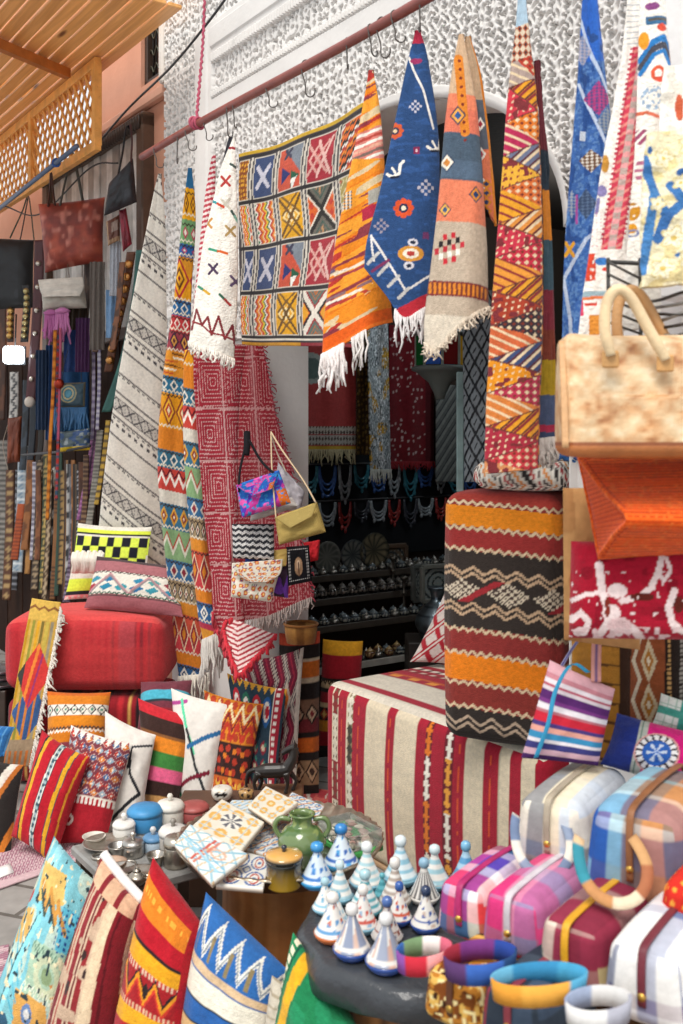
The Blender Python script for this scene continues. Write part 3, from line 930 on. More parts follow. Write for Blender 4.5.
# 2 narrow patchwork rug, two long folds
def p_patch_long(p):
    p.fill('d8902e')
    xs, y = p.x, p.y
    bands = [(165, 186, '2c6690'), (186, 218, 'e2a01e'), (218, 243, '6f9a68'), (243, 256, '2b5f9c'), (256, 272, 'd8912a'), (272, 300, 'e09a20'), (300, 316, '2a6497'), (316, 332, 'c23b3e'), (332, 352, '9c3f4a'), (352, 378, 'dc8f2d'), (378, 395, '2f6f8f'), (395, 430, 'e0971f'), (430, 452, 'd87f27'), (452, 470, '356d86'), (470, 492, 'c7443a'), (492, 505, 'd9d2c4'), (505, 530, '3b6f8b'), (530, 560, '86a878'), (560, 580, '3a6b95'), (580, 600, '9f8a6a'), (600, 612, 'd88a30'), (612, 630, 'c8503c'), (630, 650, 'c53e44'), (650, 662, 'd87f26'), (662, 682, '2f5f90'), (682, 688, 'b3344a')]
    for a, b, h in bands: p.m((y >= a + .22 * (xs - 178)) & (y < b + .22 * (xs - 178)), h)
    yy = y - .22 * (xs - 178)
    def motif(y0, y1, n, cols): p.map((xs - 150) / 60, yy).loz(y0, y1, n * 1.5, cols); p.map((xs - 150) / 60, yy).zig(y0 + 1.2, 2.2, 16, .8, '3a2a28'); p.map((xs - 150) / 60, yy).zig(y1 - 1.2, 2.2, 16, .8, 'e8dcc4')
    motif(190, 214, 6, [(1, 'e2a01e'), (.85, '6a3b22'), (.55, 'e2a01e'), (.25, '6a3b22')])
    motif(222, 241, 5, [(.7, 'b8435a'), (.4, 'e8e0d0')]); motif(244, 255, 4, [(.6, 'b7426e'), (.3, 'e8e2d8')])
    motif(257, 300, 2, [(1.0, 'b02d3a'), (.8, 'e8a321'), (.55, '70421f'), (.35, 'f0b030'), (.15, '8c2e2a')])
    motif(301, 315, 4, [(.8, 'e4dccd'), (.5, '2a6497')]); motif(317, 331, 5, [(.8, 'efe3d6'), (.5, 'c23b3e')])
    motif(332, 352, 4, [(.95, '4b2a3c'), (.6, 'd69a4a'), (.3, '5a2430')])
    for k in range(6): p.m((yy > 354 + k * 4) & (yy < 356 + k * 4) & (vnoise(xs * .1, yy * .2, k) > .45), ['7a4a20', 'efe0c4', 'c2562a'][k % 3])
    motif(379, 394, 4, [(.8, 'e8e0d2'), (.45, '24566f')])
    motif(396, 429, 3, [(1.0, '8c3f28'), (.75, 'f0b43a'), (.5, 'c2452d'), (.25, 'f3e2b8')])
    motif(453, 469, 4, [(.8, 'e4ddd0'), (.45, '2b5972')])
    p.map((xs - 150) / 60, yy).zig(481, 10, 7, 2.6, 'f2e7dc'); p.map((xs - 150) / 60, yy).zig(475, 8, 7, 1.4, '5a1f2a')
    motif(506, 529, 4, [(.85, 'd9a03c'), (.5, '8f3d33'), (.2, 'eee2cc')])
    p.map((xs - 150) / 60, yy).zig(545, 16, 5, 3, 'd8d8c4'); p.map((xs - 150) / 60, yy).zig(541, 16, 5, 1.6, 'b4483c')
    motif(561, 580, 4, [(.8, 'dcd6ca'), (.5, '8a2f3e')]); motif(582, 600, 7, [(.9, '3d3a3c'), (.6, 'e4d8c2'), (.3, '8c3a3a')])
    motif(613, 650, 4, [(.95, 'e4c9a8'), (.75, '8d2c38'), (.4, 'd8862e')])
    motif(663, 681, 4, [(.85, 'e8e4da'), (.5, '1f3f6a'), (.25, 'e8e4da')])
    p.abrash(0.10, 90)
def ex2(t, S): pass
rug('patchwork_rug', 'narrow folded rug of orange, teal and yellow bands hanging beside the cream rug', [(188, 168), (182, 220), (175, 290), (163, 380), (158, 470), (166, 560), (175, 640), (179, 676)], [(192, 168), (196, 220), (192, 290), (190, 380), (190, 470), (196, 560), (205, 640), (209, 672)], 4.22, 4.66, p_patch_long, 60, 520, (26, .10, .004, 'd9d2c6'), bulge=0.28, folds=(1.0, 0.012, .1))
rug('patchwork_rug', 'second narrow fold of orange and blue rug ending in a grey tassel bundle', [(184, 350), (183, 430), (187, 500), (192, 560), (198, 615), (203, 640)], [(198, 350), (201, 430), (206, 500), (210, 560), (217, 610), (222, 630)], 4.08, 4.16, lambda p: p_patch_long(Pt(p.u, p.v, 'd8902c', p.x, p.y + 66, p.c)), 44, 300, (22, .16, .005, 'c9c2ba'), bulge=0.35, folds=(1.0, 0.006, .3))

# 3 red rug with white concentric squares
def p_red(p):
    p.fill('98222f')
    x, y = p.x, p.y
    tilt = x - (y - 350) * 0.06
    def cellpat(cx, cy, rx, ry):
        d = np.maximum(np.abs(tilt - cx) / rx, np.abs(y - cy) / ry)
        r = d < 1
        p.m(r, 'a42c3a'); p.m(r & (tri(d * 6.0) > .70) & (tri(x * .42 + y * .42) > .25), 'd9aeaa')
    p.m((tri(y / 4.2) > .70) & (tri(x / 3.0) > .35), 'cc9a98')
    for j in range(7):
        for i, cx in enumerate((205, 236, 268, 300)):
            cellpat(cx + (j % 2) * 6, 330 + j * 52, 15, 24)
    p.m((np.abs(fr((y - 304) / 52) - .0) < .03) | (np.abs(tilt - 220.5) < .7) | (np.abs(tilt - 252) < .7) | (np.abs(tilt - 284) < .7), 'cf9f9c')
    p.abrash(0.08, 120)
def p_redstripe(p):
    p.fill('b83f4e'); p.m(tri((p.y + p.x * .25) / 5.2) > .52, 'ead9d4'); p.abrash(.06, 90)
rug('red_rug', 'deep red rug with white concentric squares, its corner pointing to the ground', [(195, 345), (194, 380), (199, 450), (205, 520), (211, 575), (215, 620), (236, 672)], [(246, 345), (240, 400), (238, 460), (238, 520), (236, 570), (245, 622), (240, 671)], 3.92, 4.05, p_red, 70, 340, bulge=0.10, folds=(1.0, 0.012, .3),
    extra=lambda t, S: t.part('knotted_edge', fringe(np.vstack([S[int(len(S) * .80):, 0], S[int(len(S) * .86):, -1][::-1]]) + np.array([0, -.012, 0]), 46, .028, .0065, 'c2404c', jit=.5, seg=2, spread=.004), 'woven_wool'))
rug('red_rug', 'dark red rug with white fine squares spread behind the hanging handbags', [(236, 345), (236, 420), (237, 500), (236, 560), (232, 622)], [(262, 345), (276, 420), (290, 470), (300, 540), (312, 600)], 4.40, 4.36, lambda p: (p_red(p), p.c.__imul__(np.array([.72, .60, .62]))), 90, 280, YR=(4.26, 4.10), bulge=0.02, folds=(1.6, 0.014, .1), bot=[(232, 622), (262, 618), (290, 606), (312, 598)],
    fr_=(40, .05, .003, 'b9a8a0'), extra=lambda t, S: t.part('shaggy_edge', fringe(S[:, -1], 60, .025, .003, 'a8404c', drop=(1, -.2, -.6)), 'woven_wool'))
rug('red_rug', 'thin strip of red and white striped cloth behind the white tufted rug', [(212, 155), (205, 195), (199, 250), (192, 320), (189, 352)], [(216, 155), (215, 195), (211, 250), (206, 320), (202, 352)], 4.05, 4.0, p_redstripe, 20, 200, bulge=0.2)
def p_redtri(p):
    p.fill('a83440'); d = np.abs(p.x - 238) * .5 + (p.y - 628) * 1.0
    p.m(tri(d / 5.0) > .45, 'e6cfca'); p.m((p.u < .04) | (p.u > .96), 'b8343f'); p.abrash(.06, 80)
t = T('red_cloth', 'red and white striped triangular cloth corner with knotted edge above the cushions', 'cloth')
m, S = cloth([(232, 618), (224, 625), (228, 645), (237, 672)], [(276, 634), (268, 645), (256, 656), (241, 674)], 3.96, 3.80, p_redtri, 44, 50, bulge=.08)
t.part('woven_panel', m, 'woven_wool')
e = np.vstack([S[:, 0], S[::-1, -1]]) + np.array([0, -.008, 0])
t.part('knotted_edge', fringe(e, 44, .028, .007, 'c8303c', jit=.5, seg=2, spread=.006), 'woven_wool'); t.close()

# 4 white tufted rug with small coloured marks
def p_tuft(p):
    p.fill('ece6dc')
    x, y = p.x, p.y; q = p.map(x, y)
    def xm(cx, cy, r, w, h): q.cross(cx, cy, r, r * 1.1, w, h)
    for cx, cy, h in ((226, 182, 'b03a36'), (208, 224, 'c08a4c'), (231, 232, 'a88a58'), (214, 270, '4c3a56'), (236, 282, '5a4668'), (226, 205, 'c9c0b0')): xm(cx, cy, 4.2, 1.3, h)
    for (x0, y0, x1, y1, h1, h2) in ((212, 201, 224, 208, '2f8f96', 'c8472e'), (210, 250, 228, 255, '3f9a7a', 'd6632c'), (199, 287, 210, 295, '3c8a6a', 'd0a030'), (221, 296, 231, 306, '2f5f4a', 'b03a36'), (232, 212, 238, 222, '3a4a44', '7fb0a0'), (231, 165, 236, 168, '3f4f4a', '3f4f4a'), (229, 148, 236, 149, 'a03038', 'a03038')):
        mx, my = (x0 + x1) / 2, (y0 + y1) / 2
        q.line(x0, y0, mx, my, 1.3, h1); q.line(mx, my, x1, y1, 1.3, h2)
    q.poly([(192, 330), (197, 310), (203, 326), (209, 318), (213, 336), (220, 318), (226, 340), (233, 326), (235, 345)], 1.2, '7c2b30')
    q.poly([(193, 322), (203, 326), (212, 334), (222, 336), (233, 340)], 0.9, '8a3438')
    q.m(y - (x - 190) * .32 > 344, 'd9b58e'); q.m((y - (x - 190) * .32 > 347) & (tri(x / 5) > .5), 'c86a34')
    q.m((x - 231 + (y - 140) * 0.42 < 1.2) & (y < 178), '34343c')
    p.abrash(.07, 60)
rug('tufted_rug', 'white tufted rug scattered with small coloured crosses, hung by its corner', [(229, 136), (219, 176), (205, 235), (196, 290), (189, 342)], [(235, 138), (237, 190), (238, 250), (237, 310), (234, 360)], 3.78, 3.70, p_tuft, 70, 320, (26, .035, .0045, 'e8e0d6'), material='shaggy_wool', bulge=.22, folds=(1.0, .006, .3), rough=.005)

# 5 patchwork kilim, four rows of patterned squares
def kil_cell(c, kind):
    if kind == 'navyx':
        c.fill('3d4c72'); c.cross(.5, .5, .22, .22, .06, 'c9c6d2'); c.vband(0, .12, '2c3a5c')
    elif kind == 'coral':
        c.fill('c9523a'); c.fill_poly([(0, 0), (1, 0), (1, .75), (.2, 0)], '7f8690'); c.fill_poly([(.25, .45), (.55, .62), (.25, .8)], '26306e'); c.fill_poly([(.55, .55), (.85, .7), (.55, .92)], '1f5a40'); c.fill_poly([(.55, .75), (.78, .72), (.6, .98)], 'f0ebe2'); c.cross(.4, .18, .1, .08, .04, '3f3d52')
    elif kind == 'red':
        c.fill('a62e3a'); c.dia(.42, .5, .28, .32, [(1, 'e0a79c'), (.72, 'a62e3a'), (.35, 'd7736a')]); c.cross(.62, .5, .2, .34, .035, 'e4b8ae'); c.cross(.42, .5, .3, .3, .03, 'dba49a')
    elif kind == 'steps':
        c.fill('c4532c'); w = fr((c.u * .7 + c.v) * 2.3 + .06 * np.sign(np.sin(c.u * 40)))
        for a, b, h in ((0, .2, 'e06a28'), (.2, .38, '2a2424'), (.38, .5, 'e8e2d8'), (.5, .7, 'b53b2c'), (.7, .86, 'e8892e'), (.86, 1, '3a3030')): c.m((w >= a) & (w < b), h)
    elif kind == 'zigs':
        c.fill('d8542e')
        w = fr((c.u + .06 * (tri(c.v * 5) * 2 - 1)) * 2.0)
        for a, b, h in ((0, .14, 'e9c83c'), (.14, .26, '2f6b4a'), (.26, .4, 'f0e8da'), (.4, .55, 'c03a34'), (.55, .72, 'e88a2a'), (.72, .8, 'f0e2c0')): c.m((w >= a) & (w < b), h)
    elif kind == 'yell':
        c.fill('e3a522'); c.dia(.5, .5, .3, .3, [(1, 'f0d9a0'), (.75, 'e3a522'), (.5, 'f2dfae'), (.25, 'd48a1c')]); c.cross(.5, .5, .4, .42, .035, '6a4a24'); c.cross(.5, .25, .3, .2, .025, '7d5826'); c.cross(.5, .75, .3, .2, .025, '7d5826')
    elif kind == 'hour':
        c.fill('6b665c'); d = np.abs(c.u - .5) - np.abs(c.v - .5)
        c.m(d > 0, 'd9652c'); c.m((d > 0) & (tri(c.u * 5) + tri(c.v * 5) > 1.2), 'c23f2e'); c.m(np.abs(d) < .10, '2c2826'); c.m(np.abs(d - .07) < .03, 'e8dccb'); c.m((d < -.2) & (tri(d * 9) > .6), '3f5a50'); c.m((d < -.3) & (tri(c.u * 8) > .5), 'b98a60')
    elif kind == 'hour2':
        c.fill('5f7068'); d = np.abs(c.u - .5) - np.abs(c.v - .5)
        c.m(d > .0, 'c8402f'); c.m(d > .18, 'e5a02c'); c.m(np.abs(d) < .11, 'ece2d4'); c.m(np.abs(d - .12) < .04, '2c2826'); c.m(np.abs(d + .12) < .03, 'a02f34'); c.m((d < -.25) & (tri(d * 8) > .55), 'b86a3c')
    elif kind == 'olive':
        c.fill('a8985a'); c.stripes([(1, 'a8985a')]); a = fr(c.u * 4 - .5 * np.floor(c.v * 4) + 0) ; b = fr(c.v * 4); d = np.abs(a * 2 - 1) + np.abs(b * 2 - 1)
        c.m(d < .95, 'd9cba0'); c.m(d < .68, '9a8f56'); c.m(d < .38, 'b05a44')
    elif kind == 'ochre':
        c.fill('8a4a22'); c.dots(6, 9, .33, 'e0a030', .4, 2); c.vband(0, .12, '2c2422'); c.vband(.85, .93, 'e8c060')
def p_kilim(p):
    p.fill('4a4244')
    A = np.array([[238, 157], [352, 112], [352, 352], [240, 345]], float)
    # rows and columns follow the hang of the cloth
    u, v = p.u, p.v
    cols = [0, .13, .34, .58, .84, 1.12]
    rows = [0.03, .26, .50, .73, .96]
    kinds = [['ochre', 'navyx', 'coral', 'red', 'steps'], ['zigs', 'zigs', 'yell', 'hour', 'olive'], ['navyx', 'navyx', 'coral', 'red', 'steps'], ['zigs', 'zigs', 'yell', 'hour2', 'olive']]
    wob = u + .03 * np.sin(v * 9)
    for j in range(4):
        for i in range(5):
            lu = (wob - cols[i]) / (cols[i + 1] - cols[i]); lv = (v - rows[j]) / (rows[j + 1] - rows[j])
            r = (lu >= 0) & (lu < 1) & (lv >= 0) & (lv < 1)
            c = Pt(lu, lv, '000000', p.x, p.y, p.c, r); kil_cell(c, kinds[j][i])
            e = np.minimum(np.minimum(lu, 1 - lu) * (cols[i + 1] - cols[i]) * 115, np.minimum(lv, 1 - lv) * 48)
            p.m(r & (e < 3.2), 'd8cfc0'); p.m(r & (e < 2.3) & (e > .9), '4a4448')
    for a in rows: p.m(np.abs(v - a) < .008, '2e2a2c')
    p.m(v < .016, 'c9a12e'); p.m(v > .965, 'e0d8ca'); p.m((v > .972) & (v < .982), '3a3638'); p.m(v > .985, 'c78d2a'); p.m((v > .985) & (u > .55), '8d2d36')
    p.abrash(.09, 100)
rug('patchwork_kilim', 'wide kilim of patterned squares in four rows stretched against the carved wall', [(239, 155), (239, 220), (240, 290), (242, 345)], [(362, 104), (358, 190), (354, 270), (352, 352)], 4.05, 4.05, p_kilim, 130, 210, YR=(3.40, 3.40), folds=(2, .012, .2), top=[(239, 155), (285, 141), (330, 122), (362, 104)], bot=[(242, 345), (280, 346), (320, 346), (352, 348)], th=.01)

# 6 orange rug
def p_orange(p):
    p.fill('e88a26'); x, y = p.x, p.y
    n = vnoise(x * .02 + y * .01, (y + x * .55) * .12, 4)
    p.m(n > .52, 'e27c20'); p.m((n > .66), 'ee9c34'); p.m((vnoise(x * .03, (y + x * .6) * .2, 8) > .80), 'd9c29a'); p.m((vnoise(x * .03, (y + x * .6) * .24, 9) > .84), 'b5372f'); p.m(vnoise(x * .03, (y + x * .5) * .28, 12) > .82, '8a3a44')
    q = p.map(x, y + x * .40)
    q.m((q.v > 278) & (q.v < 312) & (x > 346) & (y < 160), 'd98478')
    for k, h in enumerate(('f0e6da', 'b64a40', 'f0e6da', 'e0a890', '7d6a62', 'f4ece0')): q.m((q.v > 280 + k * 5) & (q.v < 283 + k * 5) & (y < 160) & (y > 110), h)
    q.m((q.v > 332) & (q.v < 350) & (x < 352) & (tri(x * .28) + tri(y * .3) > .9), 'd9d5cc'); q.m((q.v > 332) & (q.v < 350) & (x < 352) & (tri(x * .28 + .5) + tri(y * .3) > 1.2), '5a5654')
    for k, (a, h) in enumerate(((404, '6a5a72'), (408, 'e6d8c4'), (412, 'a03c44'), (430, '8c6a70'), (434, 'e9dfce'), (438, 'b84038'))): q.m((q.v > a) & (q.v < a + 3) & (x < 372) & (vnoise(x * .1, y * .1, k) > .35), h)
    q.m((q.v > 356) & (q.v < 368) & (x > 362), 'b02c44'); q.m((q.v > 340) & (q.v < 354) & (x > 368), 'a8a49a')
    p.m(p.v > .945, 'e2611f'); p.m(p.v > .985, 'e8762a'); p.abrash(.10, 110)
rug('orange_rug', 'flame orange rug with ragged cream and red streaks and long white tassels', [(369, 70), (362, 110), (350, 170), (336, 240), (325, 310), (322, 356)], [(373, 70), (380, 110), (385, 170), (388, 240), (391, 300), (393, 322)], 3.06, 2.98, p_orange, 90, 330, bulge=.18, folds=(1.2, .010, .15), bot=[(322, 356), (345, 344), (370, 330), (393, 322)],
    extra=lambda t, S: (t.part('tassel_bunch', fringe(S[-1, :28], 26, .095, .0045, 'efe6e2', spread=.009), 'woven_wool'), t.part('fringe', fringe(S[-1, 38:56], 9, .085, .0032, 'e6dfda', jit=.3), 'woven_wool')))

# 7 navy rug
def p_navy(p):
    p.fill('2c4a78'); x, y = p.x, p.y; q = p.map(x, y)
    p.m(vnoise(x * .12, y * .35, 3) > .68, '33558a')
    def snow(cx, cy, s, h):
        for dx, dy in ((0, 0), (1, 1), (-1, -1), (1, -1), (-1, 1), (2, 0), (-2, 0), (0, 2), (0, -2)):
            q.rect(cx + dx * s - s * .45, cx + dx * s + s * .45, cy + dy * s - s * .45, cy + dy * s + s * .45, h)
    def flower(cx, cy, r, h1, h2):
        for a in range(8): q.ell(cx + r * .65 * math.cos(a * math.pi / 4), cy + r * .65 * math.sin(a * math.pi / 4), r * .28, r * .28, h1)
        q.ell(cx, cy, r * .42, r * .42, '24304c'); q.ell(cx, cy, r * .22, r * .22, h2)
    snow(415, 108, 2.6, 'c9c4d0'); snow(425, 190, 3.4, 'b9b2bc'); snow(381, 227, 3.0, '9a8f9c'); flower(395, 132, 9, 'cc5a34', 'e8c8a0')
    flower(403, 210, 11, 'd8542e', 'f0e2c8'); q.rect(413, 419, 149, 156, '8a2c52'); q.rect(415, 417, 151, 154, 'e0b8c0'); q.rect(422, 428, 234, 241, '6a3560')
    for cx, cy in ((394, 172), (434, 146)):       # little white birds
        q.poly([(cx - 7, cy + 3), (cx - 2, cy + 6), (cx + 5, cy + 3), (cx + 6, cy - 6), (cx + 9, cy - 9)], 1.5, 'efe9e0'); q.poly([(cx - 2, cy - 3), (cx + 1, cy + 2)], 1.2, 'efe9e0'); q.line(cx - 3, cy + 7, cx + 4, cy + 6, 1.2, '1d2236')
    q.ell(410, 256, 13, 8, 'd8953c'); q.ell(410, 256, 8, 5, 'efe4d0'); q.ell(410, 256, 4, 2.6, 'b8403a'); q.ell(412, 245, 5, 4, 'd8d4dc'); q.ell(408, 268, 5, 4, 'd8d4dc'); q.ell(412, 245, 2.6, 2, '20283e'); q.ell(408, 268, 2.6, 2, '20283e')
    q.poly([(409, 58), (413, 70), (423, 92), (433, 130)], 1.1, 'e9e4de'); q.poly([(371, 236), (405, 293), (440, 270)], 1.1, 'e2dcd8'); q.poly([(371, 236), (372, 250), (374, 262)], 1.0, 'e2dcd8')
    for k in range(4): q.line(368 + k * 10, 264 + k * 12, 378 + k * 10, 254 + k * 12, 1.6, 'c4c0bc')
    q.line(372, 272, 388, 262, 1.5, '7d3358')
    p.m(y < 44, 'b8304a'); q.ell(416, 62, 6, 3, '9c3460')
    p.m((y - (440 - x) * -.55 > 0) & (y + (x - 440) * .52 > 288), 'c22f3c')
    p.abrash(.09, 100)
rug('navy_rug', 'navy blue rug with little white birds and orange flowers hung by a corner', [(416, 30), (408, 60), (395, 120), (380, 190), (367, 240), (364, 268)], [(420, 30), (428, 60), (438, 130), (440, 190), (441, 250), (440, 300)], 2.90, 2.84, p_navy, 90, 320, bulge=.16, folds=(1.0, .006, .3), bot=[(364, 268), (385, 296), (402, 320), (420, 312), (440, 300)],
    extra=lambda t, S: t.part('fringe', fringe(S[-1, 44:], 26, .075, .0032, 'e6e0de', jit=.35), 'woven_wool'))

# 8 terracotta and slate rug, two layers
def p_terra(p):
    p.fill('e07f5e'); x, y = p.x, p.y; q = p.map(x, y)
    yy = y - .12 * (x - 450)
    p.m(yy < 95, 'c9a888'); p.m((yy > 134) & (yy < 182), '4a5a6a'); p.m((yy > 162) & (yy < 180), '54667a'); p.m(yy > 224, 'bcaa96')
    p.m((yy > 110) & (yy < 134), 'd8735a')
    q.poly([(458, 60), (461, 100), (464, 135)], 4.5, 'd9822e')
    for k in range(10): q.ell(459 + k * .55, 62 + k * 9, 1.6, 1.6, '7a2c26')
    def lz(cx, cy, r, h1, h2): q.dia(cx, cy, r, r * 1.25, [(1, '33405a'), (.8, h1), (.45, h2)])
    lz(457, 118, 8, 'e6a24a', '2f5a90'); lz(446, 165, 8, 'e8e0d0', 'c9823c'); lz(474, 198, 7, 'd8892f', '24406c'); lz(444, 212, 6, 'e8b050', '3a5a80')
    for i in range(7):
        for j in range(5):
            if (i + j) % 2 == 0 and abs(i - 3) + abs(j - 2) < 5: q.rect(434 + i * 4, 438 + i * 4, 238 + j * 6 - i * .8, 244 + j * 6 - i * .8, ['c22c38', 'f0e8dc', 'b8303c', '2a2426'][(i * 2 + j) % 4])
    p.m((yy > 286) & (yy < 297), 'd8822e'); p.m((yy > 286) & (yy < 297) & (tri(x * .22) > .55), '7a3a2a'); p.m((np.abs(yy - 285) < 1) | (np.abs(yy - 298) < 1), '7a3030')
    p.m(yy > 318, 'd8cbb8'); p.abrash(.09, 100)
def p_terra2(p):
    p.fill('dc7a58'); yy = p.y
    p.m(yy < 100, 'c8a888'); p.m((yy > 100) & (yy < 150), '5a606a'); q = p.map(p.x, p.y)
    q.dots(1, 1, 0, '000000')
    for k in range(3): q.dia(480 + k, 125 + k * 30, 5, 7, [(1, 'efe6da'), (.5, 'a83040')])
    for k in range(6): q.dia(486, 185 + k * 9, 6, 5, [(1, 'd8892f'), (.5, '2a3f66')])
    p.m((p.u > .8), 'd8822e'); p.abrash(.08, 90)
rug('terracotta_rug', 'folded terracotta rug with slate bands, brown curled hem hanging open', [(459, 34), (452, 70), (445, 120), (438, 200), (430, 270), (424, 318), (424, 344)], [(463, 34), (470, 70), (478, 120), (484, 200), (487, 250), (488, 290), (489, 300)], 2.74, 2.66, p_terra, 84, 300, bulge=.30, folds=(1.0, .01, .2), bot=[(424, 344), (434, 352), (450, 334), (470, 318), (489, 308)], fr_=(44, .02, .003, 'd8c8b4', dict(jit=.5)))
rug('terracotta_rug', 'second layer of the terracotta rug with orange border, tucked behind', [(466, 36), (470, 80), (476, 130), (480, 200)], [(470, 36), (482, 80), (492, 160), (497, 226)], 2.78, 2.76, p_terra2, 36, 190, bulge=.12)

# 9 tall kilim of patchwork triangles
def p_tall(p):
    p.fill('d88a35'); x, y = p.x, p.y; u, v = p.u, p.v
    yy = y + .35 * (x - 515)
    hs = ['d08a5a', '8d8a94', 'b7402f', 'a8938a', 'c83a48', 'e0982a', 'd8762a', 'b02c52', 'e2a83c', '6a7088', 'd06a34', 'e09a2c', 'c43648', 'd88a40', 'c22f44', 'e0943c', 'a8402c', 'e09c30', '3b3138', 'c8623a', 'e08f24', '3d4a70', 'b0304c', 'cf7a3a', 'a82f40', 'e09a2c', 'c43a44']
    per = 33.0
    k = np.floor((yy - 20) / per).astype(int); f = fr((yy - 20) / per)
    up = (u * 1.0 < f) ^ (k % 2 == 0)
    idx = (2 * k + up.astype(int)) % len(hs)
    for i, h in enumerate(hs):
        r = (idx == i) & (yy > 20); p.m(r, h)
        g = lin(h)
        c = Pt(u, v, '000000', x, y, p.c, r)
        light = 'e0c8a4' if g.mean() < .35 else '8a2f34'
        if i % 4 == 0: c.m((tri(x * .16 + y * .03) > .66) & (tri(y * .17 + x * .04) > .6), light); c.m((vnoise(x * .2, y * .2, i) > .68), '7a3034')
        elif i % 4 == 1: c.m(tri((y + .9 * x) * .085) > .68, light); c.m(tri((y + .9 * x) * .085 + .3) > .8, '5a2a30')
        elif i % 4 == 2: c.m((tri(x * .12) + tri(y * .14) > 1.35), light); c.m((tri(x * .12) + tri(y * .14) < .5), '7a3428')
        else: c.m(tri((y - .5 * x) * .11) > .7, light)
    p.m((np.abs(f) < .035) | (np.abs(u - f) < .02) & (k % 2 == 0), '6a3a34')
    p.m(yy < 28, 'a9c0d0'); p.m((yy > 28) & (yy < 62), 'a8583c'); p.m((yy > 28) & (yy < 62) & (tri(x * .18) + tri(y * .12) > 1.0), 'd6c4ac'); p.m((yy > 28) & (yy < 62) & (tri(x * .18) + tri(y * .12) < .5), '3a3034')
    p.m((u > .965) , 'c9742c'); p.m((u > .975) & (tri(y * .05) > .5), '5a3a3c')
    p.abrash(.09, 110)
def p_tallside(p):
    p.fill('6a2c34'); y = p.y
    for a, b, h in ((150, 190, '2a3540'), (190, 240, 'c87a2c'), (240, 290, '3f5560'), (290, 330, '7c2f3a'), (330, 360, '7a3a2c'), (360, 395, 'a88a24'), (395, 425, '4a5672'), (425, 432, 'a8304a'), (432, 445, '3f4a66')): p.m((y > a) & (y < b), h)
    p.abrash(.1, 60)
rug('triangle_kilim', 'long folded kilim of orange and red patchwork triangles right of the arch', [(520, -14), (514, 40), (508, 90), (502, 170), (495, 260), (490, 330), (486, 410), (484, 474)], [(525, -14), (530, 40), (536, 90), (541, 170), (543, 260), (543, 330), (540, 410), (539, 468)], 2.56, 2.42, p_tall, 84, 520, bulge=.20, folds=(1.0, .006, .3))
rug('triangle_kilim', 'narrow dark edge of a kilim behind the triangle kilim, ending in grey tassels', [(536, 60), (540, 140), (543, 220), (543, 330), (537, 440)], [(539, 60), (546, 140), (551, 220), (555, 330), (556, 438)], 2.60, 2.52, p_tallside, 20, 330, bulge=.10, fr_=(22, .06, .0035, 'cfc6be'))

# 10 blue denim rug
def p_denim(p):
    p.fill('3c62a0'); x, y = p.x, p.y; q = p.map(x, y)
    p.m(vnoise(x * .5, y * .5, 5) > .6, '5a80b4'); p.m(y < 62, '2f62b8'); p.m((vnoise(x * .25, y * .1, 7) > .7), '2a4c88')
    q.poly([(580, 22), (592, 60), (612, 102)], 1.6, 'b9c6dc'); q.poly([(578, 86), (590, 112), (606, 150)], 1.5, 'c0cce0'); q.poly([(606, 225), (585, 240), (563, 280), (570, 320), (572, 400)], 1.8, 'b4c0d4')
    def patch(cx, cy, a, b, h1, h2):
        d = np.abs(x - cx) / a + np.abs(y - cy) / b; r = d < 1
        p.m(r, h1); p.m(r & (tri(x * .22) + tri(y * .3) > 1.1), h2)
    patch(597, 100, 14, 18, 'b0407a', '5a4a80'); patch(582, 52, 9, 16, 'a8a2b0', '6a80a8'); patch(606, 124, 11, 16, '8f96a0', '4a6a94'); patch(590, 162, 12, 12, '6a4a34', 'd8d0c4'); patch(585, 205, 10, 16, '3a4a66', '566a88')
    patch(571, 205, 7, 14, '9aa2ae', '3c62a0'); q.cross(569, 250, 4, 6, 1.8, 'd89a2c'); q.rect(579, 585, 132, 142, 'c8d0da'); q.m((np.abs(x - 576) < 1.2) & (y > 195) & (y < 225), 'a8509a')
    p.abrash(.14, 140)
rug('denim_rug', 'faded blue rug with pink diamond patches and pale cords', [(583, -14), (580, 30), (576, 90), (571, 150), (565, 230), (562, 320), (560, 430)], [(596, -14), (602, 40), (608, 95), (614, 150), (606, 220), (600, 300), (598, 430)], 2.36, 2.30, p_denim, 70, 470, bulge=.14, folds=(1.3, .012, .2))

